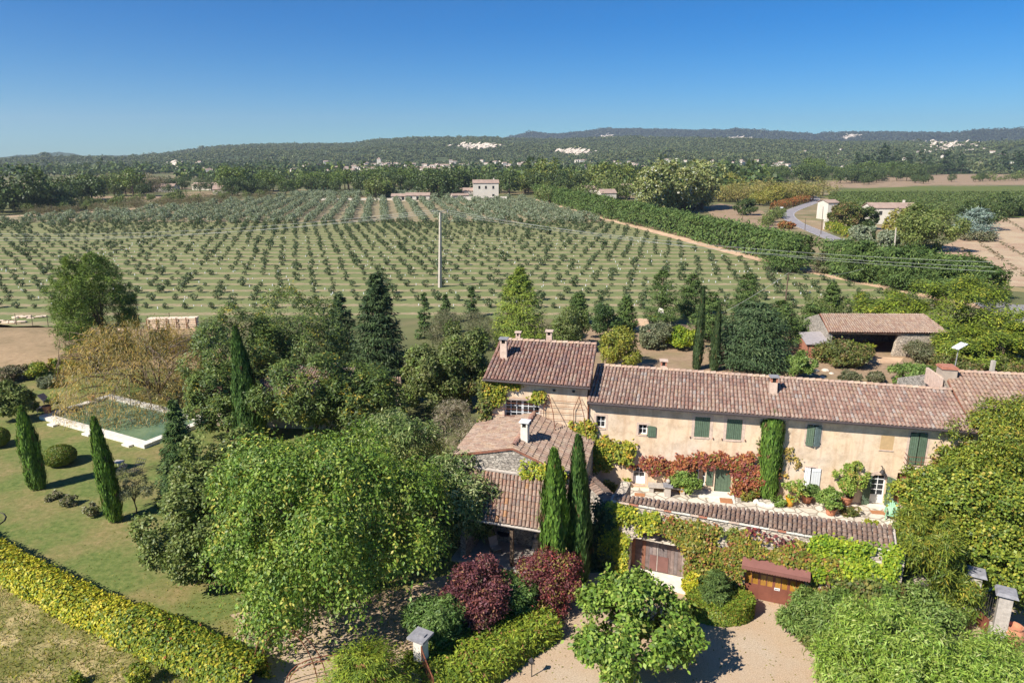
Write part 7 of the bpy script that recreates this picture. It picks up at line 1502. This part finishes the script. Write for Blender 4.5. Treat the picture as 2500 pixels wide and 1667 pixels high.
d, y_, w_ = ray(926, 404); q = 1560.0; xv, yv = q * math.sin(math.atan2(d, y_)), q * math.cos(math.atan2(d, y_)); zv = float(hill_z(np.array(math.atan2(d, y_)), np.array(q), SKY1, HR0, HR1, 26, 0)); o = thing('church_tower', 'square church tower rising over the distant village', 'church', (xv, yv, zv)); mb = MB(); mb.box(Fr(xv, yv, zv), -4, 4, -4, 4, -3, 21); mb.build('tower', M['farwall'], o); mb = MB(); F_ = Fr(xv, yv, zv); mb.hexa([F_.p(a * 4.3, b * 4.3, 21) for a, b in ((-1, -1), (1, -1), (1, 1), (-1, 1))] + [F_.p(a * .3, b * .3, 25) for a, b in ((-1, -1), (1, -1), (1, 1), (-1, 1))]); mb.build('roof', M['farroof'], o)
x, y = G(291, 478); single(MB().lathe((x, y, 0), [(0, 0), (1.9, 0), (2.2, 2), (1.6, 4), (0, 4.6)], 12), 'water_tank', M['white'], 'white rounded tank in the scrub beyond the fallow strip', 'tank')
# far wood on the plain up to the foot of the hills
r = rng(700); pts = []; th = r.uniform(rad(-38), rad(38), 5200); rr = np.sqrt(r.uniform(500 ** 2, 1500 ** 2, 5200)); den = vnoise(r, np.sin(th) * rr / 160, np.cos(th) * rr / 160)
for a, q, d in zip(th, rr, den):
    x, y = q * math.sin(a), q * math.cos(a); e = 833.5 - FOC * ((y * SP - CAMH * CP) / (y * CP + CAMH * SP)); u = 1250 + FOC * x / (y * CP + CAMH * SP)
    if d > -.15 and not any(abs(x - hx) < 13 and hy - 75 < y < hy + 5 for hx, hy in HOUSES) and not (u > 1880 and e > 412) and not (560 < u < 1240 and e > 448): pts.append((x, y))
zz = [float(hill_z(np.array(math.atan2(x, y)), np.array(math.hypot(x, y)), SKY1, HR0, HR1, 26, 0)) if math.hypot(x, y) > HR0 else 0 for x, y in pts]
PRO['wood'] = [P_round('faroak', 80, .3, w=.6, z=.5, nl=6)(rng(710 + i)) for i in range(4)] + [P_round('farpine', 80, .3, w=.6, z=.58, nl=6)(rng(720 + i)) for i in range(2)]
mass('far_wood', 'wood', pts, list(10 * np.exp(r.normal(size=len(pts)) * .3)), r, zs=zz)
r = rng(701); n = 60000; th = r.uniform(rad(-40), rad(40), n); rr = np.sqrt(r.uniform(HR0 ** 2, (HR1 + 60) ** 2, n)); X_, Y_ = rr * np.sin(th), rr * np.cos(th)
den = LN1(X_ / 150, Y_ / 150) * .6 + LN1(X_ / 60 + 7, Y_ / 60) * .4; k = den + r.normal(size=n) * .12 > .40; X_, Y_, th, rr = X_[k], Y_[k], th[k], rr[k]
PRO['hillwood'] = [P_round('hillwood', 60, .34, w=.6, z=.5, nl=6)(rng(740 + i)) for i in range(5)]; PRO['ridgewood'] = [P_round('ridgewood', 40, .42, w=.6, z=.5, nl=5)(rng(750 + i)) for i in range(3)]
clr = np.ones(len(X_), bool)
for hx, hy in HOUSES: clr &= ~((np.abs(X_ - hx) < 12) & (Y_ < hy + 4) & (Y_ > hy - 75))
X_, Y_, th, rr = X_[clr], Y_[clr], th[clr], rr[clr]
mass('hill_wood', 'hillwood', np.column_stack([X_, Y_]), 7 * np.exp(r.normal(size=len(X_)) * .25), r, w=1.25, zs=hill_z(th, rr, SKY1, HR0, HR1, 26, 0) - 1)
r = rng(702); n = 26000; th = r.uniform(rad(-5), rad(40), n); rr = r.uniform(4700, 6040, n); mass('ridge_wood', 'ridgewood', np.column_stack([rr * np.sin(th), rr * np.cos(th)]), 13 * np.exp(r.normal(size=n) * .25), r, w=1.3, zs=hill_z(th, rr, SKY2, 4300, 6000, 60, 0) - 2)
r = rng(703); pts = []
for y in np.arange(285, 520, 4.2):
    for x in np.arange(150, 420, 3.0):
        f_ = y * CP + CAMH * SP; u = 1250 + FOC * x / f_; v = 833.5 - FOC * (y * SP - CAMH * CP) / f_
        if 2030 < u < 2560 and 458 + max(0, 2250 - u) * .05 < v < 528 - max(0, 2250 - u) * .12 and r.random() < .9: pts.append((x + r.normal() * .4, y + r.normal() * .25))
PRO['vinebush'] = [P_round('olivegreen', 40, .42, w=.9, z=.5, nl=5)(rng(730 + i)) for i in range(4)]; mass('vine_rows', 'vinebush', pts, [1.7] * len(pts), r, w=1.3)

# pale cliffs and quarries on the hills
for k, (u, v, du, dv, skyl, r0, r1, amp, lb) in enumerate(((1165, 357, 46, 5, SKY1, HR0, HR1, 26, 'long pale cliff band under the middle hill crest'), (1400, 372, 40, 4, SKY1, HR0, HR1, 26, 'pale quarry scar on the slope left of the ridge'), (2310, 352, 70, 15, SKY1, HR0, HR1, 26, 'large white rock face on the right hills'), (1475, 336, 20, 4, SKY2, 4300, 6000, 60, 'small pale rock patch near the ridge top'), (1795, 341, 36, 4, SKY2, 4300, 6000, 60, 'grey white scree band on the far ridge'), (2070, 337, 22, 5, SKY2, 4300, 6000, 60, 'pale rock slab on the shoulder of the far ridge'), (420, 404, 14, 5, SKY1, HR0, HR1, 26, 'small pale scar low on the left hill'))):
    r = rng(820 + k); P = []
    for q in range(160):
        a_, b_ = u + r.normal() * du * .5, v + r.normal() * dv * .5; d, y_, w_ = ray(a_, b_); th_ = math.atan2(d, y_); sl = w_ / math.hypot(d, y_); R_ = np.linspace(r0, r1, 160); Hh = hill_z(np.full(160, th_), R_, skyl, r0, r1, amp, 0); ok_ = CAMH + sl * R_ < Hh + 6
        if ok_.any(): i_ = np.argmax(ok_); P.append((R_[i_] * math.sin(th_), R_[i_] * math.cos(th_), Hh[i_] + 6))
    if not P: continue
    P = np.array(P); n = len(P); s_ = (9 if r0 < 2000 else 20); p0 = P.mean(0); V = quads(P - p0, unit(np.tile([0, -.8, .6], (n, 1)) + rdir(r, n) * .5), unit(np.tile([1.0, 0, 0], (n, 1)) + rdir(r, n) * .5), s_ * r.uniform(.7, 2.4, n), s_ * .6 * r.uniform(.6, 1.5, n))
    tag(link('cliff', quadmesh('cliff', V, np.ones((n, 3)) * .5), M['hillrock'], loc=tuple(p0)), lb, 'cliff')
